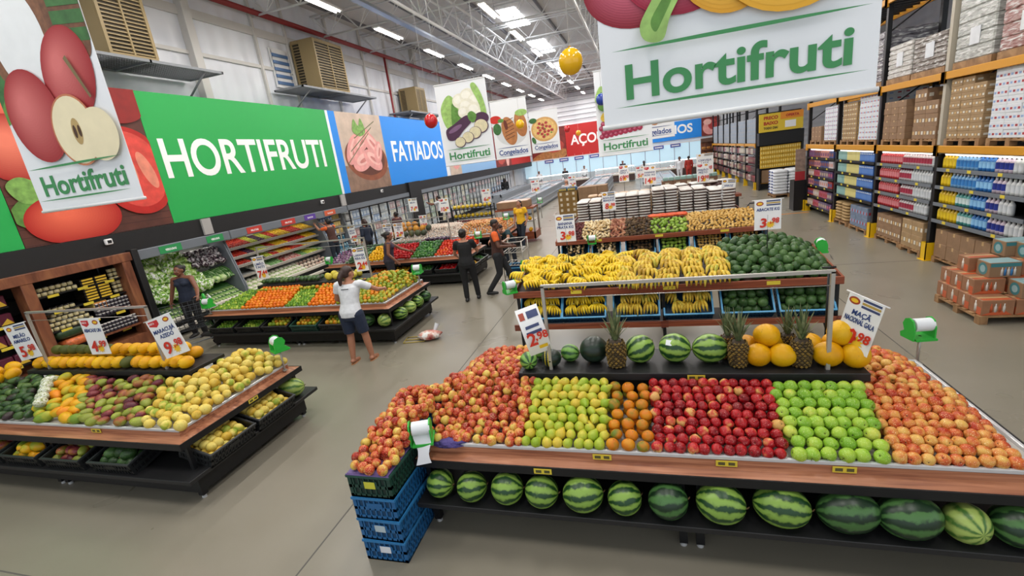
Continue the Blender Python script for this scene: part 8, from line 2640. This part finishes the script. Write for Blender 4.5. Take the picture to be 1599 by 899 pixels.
for i in range(5):
    q = -1 + i / 2
    for s in (-1, 1):
        bk.tube([(s * .42 * .82, .24 * .82 * q, .42), (s * .42, .24 * q, .95)], .004, 4)
    bk.tube([(-.42 * .82, .24 * .82 * q, .42), (.42 * .82, .24 * .82 * q, .42)], .004, 4)
bk.obj('basket', mat('cart_wire', '#3d4146', .5, .3), t)
for s in (-1, 1):
    MB().tube([(-.5, s * .22, 1.0), (-.42, s * .22, .4), (-.38, s * .22, .14), (.42, s * .2, .12)], .013, 6).obj('frame', M_grate, t)
    for xx in (-.36, .4):
        MB().cone((xx, s * .22 - .014, .055), (xx, s * .22 + .014, .055), .055, None, 12).obj('wheel', M_blackm, t)
MB().tube([(-.5, -.25, 1.0), (-.5, .25, 1.0)], .018, 8).obj('handle', mat('handle_white', '#dcdcdc', .4), t)
MB().lathe([(.0, 0), (.085, .0), (.09, .1), (.07, .17), (0, .19)], 14, 0, Matrix.Diagonal((.4, 1, 1, 1))).obj('child_seat', M_gp, t, (-.40, 0, .9))
# ------------------------------------------------------------------ freezers, counters and glass front at the far end
M_frz = mat('freezer_grey', '#8f959c', .4)
M_frd = mat('freezer_dark', '#4d5258', .45)
FRC = [fruit_mat('frozen_' + n, [(0, a), (.5, b_), (1, c)], .7, 5, .3) for n, a, b_, c in (('mix', '#7d5a58', '#b9aeb0', '#8ba1b8'), ('blue', '#5d7f9c', '#b3c6d4', '#a09a9a'))]
def freezer(x0, x1, y0, y1, label):
    t = thing('chest_freezer', label, 'freezer', (x0, y0, 0))
    w, d = x1 - x0, y1 - y0
    MB().b2((0, 0, .1), (w, d, .72)).obj('tub', M_frz, t)
    MB().b2((.04, .04, 0), (w - .04, d - .04, .1)).obj('plinth', M_frd, t)
    for a, b_ in (((0, 0), (w, .1)), ((0, d - .1), (w, d)), ((0, 0), (.1, d)), ((w - .1, 0), (w, d)), ((w / 2 - .05, 0), (w / 2 + .05, d))):
        MB().b2((a[0], a[1], .72), (b_[0], b_[1], .92), 0, .01).obj('rim', M_frz, t)
    MB().b2((w - .002, .1, .15), (w + .03, d - .1, .22)).obj('bumper', M_steel, t)
    MB().b2((w - .002, .1, .5), (w + .03, d - .1, .56)).obj('bumper', M_steel, t)
    MB().b2((.1, .1, .895), (w - .1, d - .1, .905)).obj('glass_lid', M_glass, t)
    k = 0
    for i in range(max(1, int((d - .3) / .5))):
        for jj in range(2):
            xx = w * (.27 + .46 * jj)
            o = link('frozen_pack', FZ[int(hsh(x0, i, jj) * 4)], None, (x0 + xx, y0 + .4 + i * .5, .72)); tag(o, 'frozen pack under the lid of the %s' % label.split(',')[0], 'frozen pack', 'frozen packs ' + label)
FZ = [MB().b2((-.28, -.2, 0), (.28, .2, .1), 0, .02).b2((-.2, -.12, .1), (.2, .12, .103), 1).mesh('frozen_pack', [pk('fz%d' % i, a), pk('fy%d' % i, b_)]) for i, (a, b_) in enumerate((('#a9b7c4', '#5f80a8'), ('#b9a19c', '#96524a'), ('#c9ccd0', '#7d97a8'), ('#8fa3b0', '#d0c9b0')))]
freezer(-7.4, -5.9, 24.7, 38.5, 'chest freezer run along the aisle, near the yellow shirt')
freezer(-3.75, -2.2, 26.5, 38.0, 'chest freezer run beyond the carton wall, central one')
freezer(.45, 1.9, 24.5, 35.0, 'chest freezer run beside the far racks, outer one')
freezer(-10.1, -8.9, 29.5, 38.3, 'chest freezer run in front of the far fridges, inner one')
def counter(x0, x1, y, label):
    t = thing('meat_counter', label, 'counter', (x0, y, 0)); w = x1 - x0
    MB().b2((0, 0, .08), (w, 1.1, .62)).obj('base', mat('counter_dark', '#43302c', .5), t)
    MB().b2((-.02, -.03, .62), (w + .02, .06, .72)).obj('front_rail', mat('counter_cream', '#cfc8bb', .4), t)
    MB().prism([(.0, .72), (.2, 1.32), (1.1, 1.32), (1.1, 1.28), (.25, 1.28), (.04, .72)], w, 0, Matrix.Translation((0, 0, 0)) @ Matrix.Rotation(PI / 2, 4, 'Z') @ Matrix.Scale(-1, 4, (0, 1, 0))).obj('glass_front', M_glass, t)
    MB().b2((.05, .15, 1.26), (w - .05, .3, 1.29)).obj('strip_lamp', M_led, t)
    MB().b2((0, .1, .70), (w, 1.0, .74)).obj('display_deck', M_lampb, t)
    n = int(w / .42)
    for i in range(n):
        o = link('meat_tray', MT[int(hsh(x0, i) * 4)], None, (x0 + .21 + i * .42, y + .5, .742)); tag(o, 'meat or cheese tray inside the %s' % label, 'meat tray', 'meat trays in ' + label)
MT = []
for i, c in enumerate(('#a2453e', '#c98a7d', '#b5a074', '#7d322f')):
    MT.append(MB().b2((-.19, -.3, 0), (.19, .3, .03), 0, .008).ball((-.08, -.1, .05), (.1, .13, .05), 10, 6, 1).ball((.09, .08, .05), (.09, .15, .055), 10, 6, 1).mesh('meat_tray', [M_lampb, fruit_mat('meat%d' % i, [(0, c), (1, '#d8b3a6')], .8, 12, .3)]))
counter(-9.6, -4.4, 40.6, 'glass meat counter under the red far sign')
counter(-3.9, -.6, 41.2, 'glass meat counter at the middle of the far wall')
counter(.2, 4.6, 40.6, 'glass cheese counter under the blue far sign')
# service windows behind the counters
M_win = mat('service_glass', '#a9c6d6', .15, emit='#bcd8e6', es=.55)  # panes given a weak glow of their own to look like lit windows
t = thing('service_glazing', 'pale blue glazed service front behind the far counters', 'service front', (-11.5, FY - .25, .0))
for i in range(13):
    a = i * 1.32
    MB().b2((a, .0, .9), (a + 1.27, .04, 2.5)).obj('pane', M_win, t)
    MB().b2((a + 1.27, -.03, 0), (a + 1.32, .06, 2.52)).obj('mullion', M_frz, t)
MB().b2((0, 0, 0), (17.2, .05, .9)).obj('lower_panel', mat('panel_pale', '#b7c3cb', .4), t)
MB().b2((0, -.03, 2.5), (17.2, .05, 2.6)).obj('head_rail', M_lampb, t)
for i in range(9):
    o = MB().b2((-.45, 0, 0), (.45, .02, .3)).b2((-.35, -.003, .1), (.35, 0, .2), 1).obj('small_sign', [mat('sign_violet', '#3b46a0', .5), M_white], None, (-8.9 + i * 1.5, FY - .4, 2.2)); tag(o, 'small blue sign board hung over the far counters, %s along' % ORD[i], 'sign')
    for q in (-.4, .4):
        MB().tube([(q, .01, .3), (q, .01, .6)], .006, 4).obj('string', M_lampb, o)
# bread shelf by the far racks
t = thing('bread_shelf', 'brown wooden bread shelf under the salami picture', 'shelf', (4.6, 41.0, 0))
MB().b2((0, .45, 0), (2.2, .5, 2.7)).obj('back_panel', M_cabw, t)
MB().b2((0, 0, 2.4), (2.2, .5, 2.7)).obj('top_board', mat('board_brown2', '#5a4034', .5), t)
for z in (.5, .95, 1.4, 1.85):
    MB().b2((0, 0, z - .04), (2.2, .5, z)).obj('shelf', M_cabw, t)
LO = sack_mesh('bread_loaf', .3, .3, .2, fruit_mat('bread', [(0, '#8f5a2c'), (1, '#c9965a')], .6, 9, .6))
for s, z in enumerate((.5, .95, 1.4, 1.85)):
    for q in range(6):
        o = link('bread_loaf', LO, None, (4.8 + q * .36, 41.2, z)); tag(o, 'brown loaf on the wooden bread shelf, tier %s from the floor' % ORD[s], 'bread', 'loaves on bread tier %d' % s)
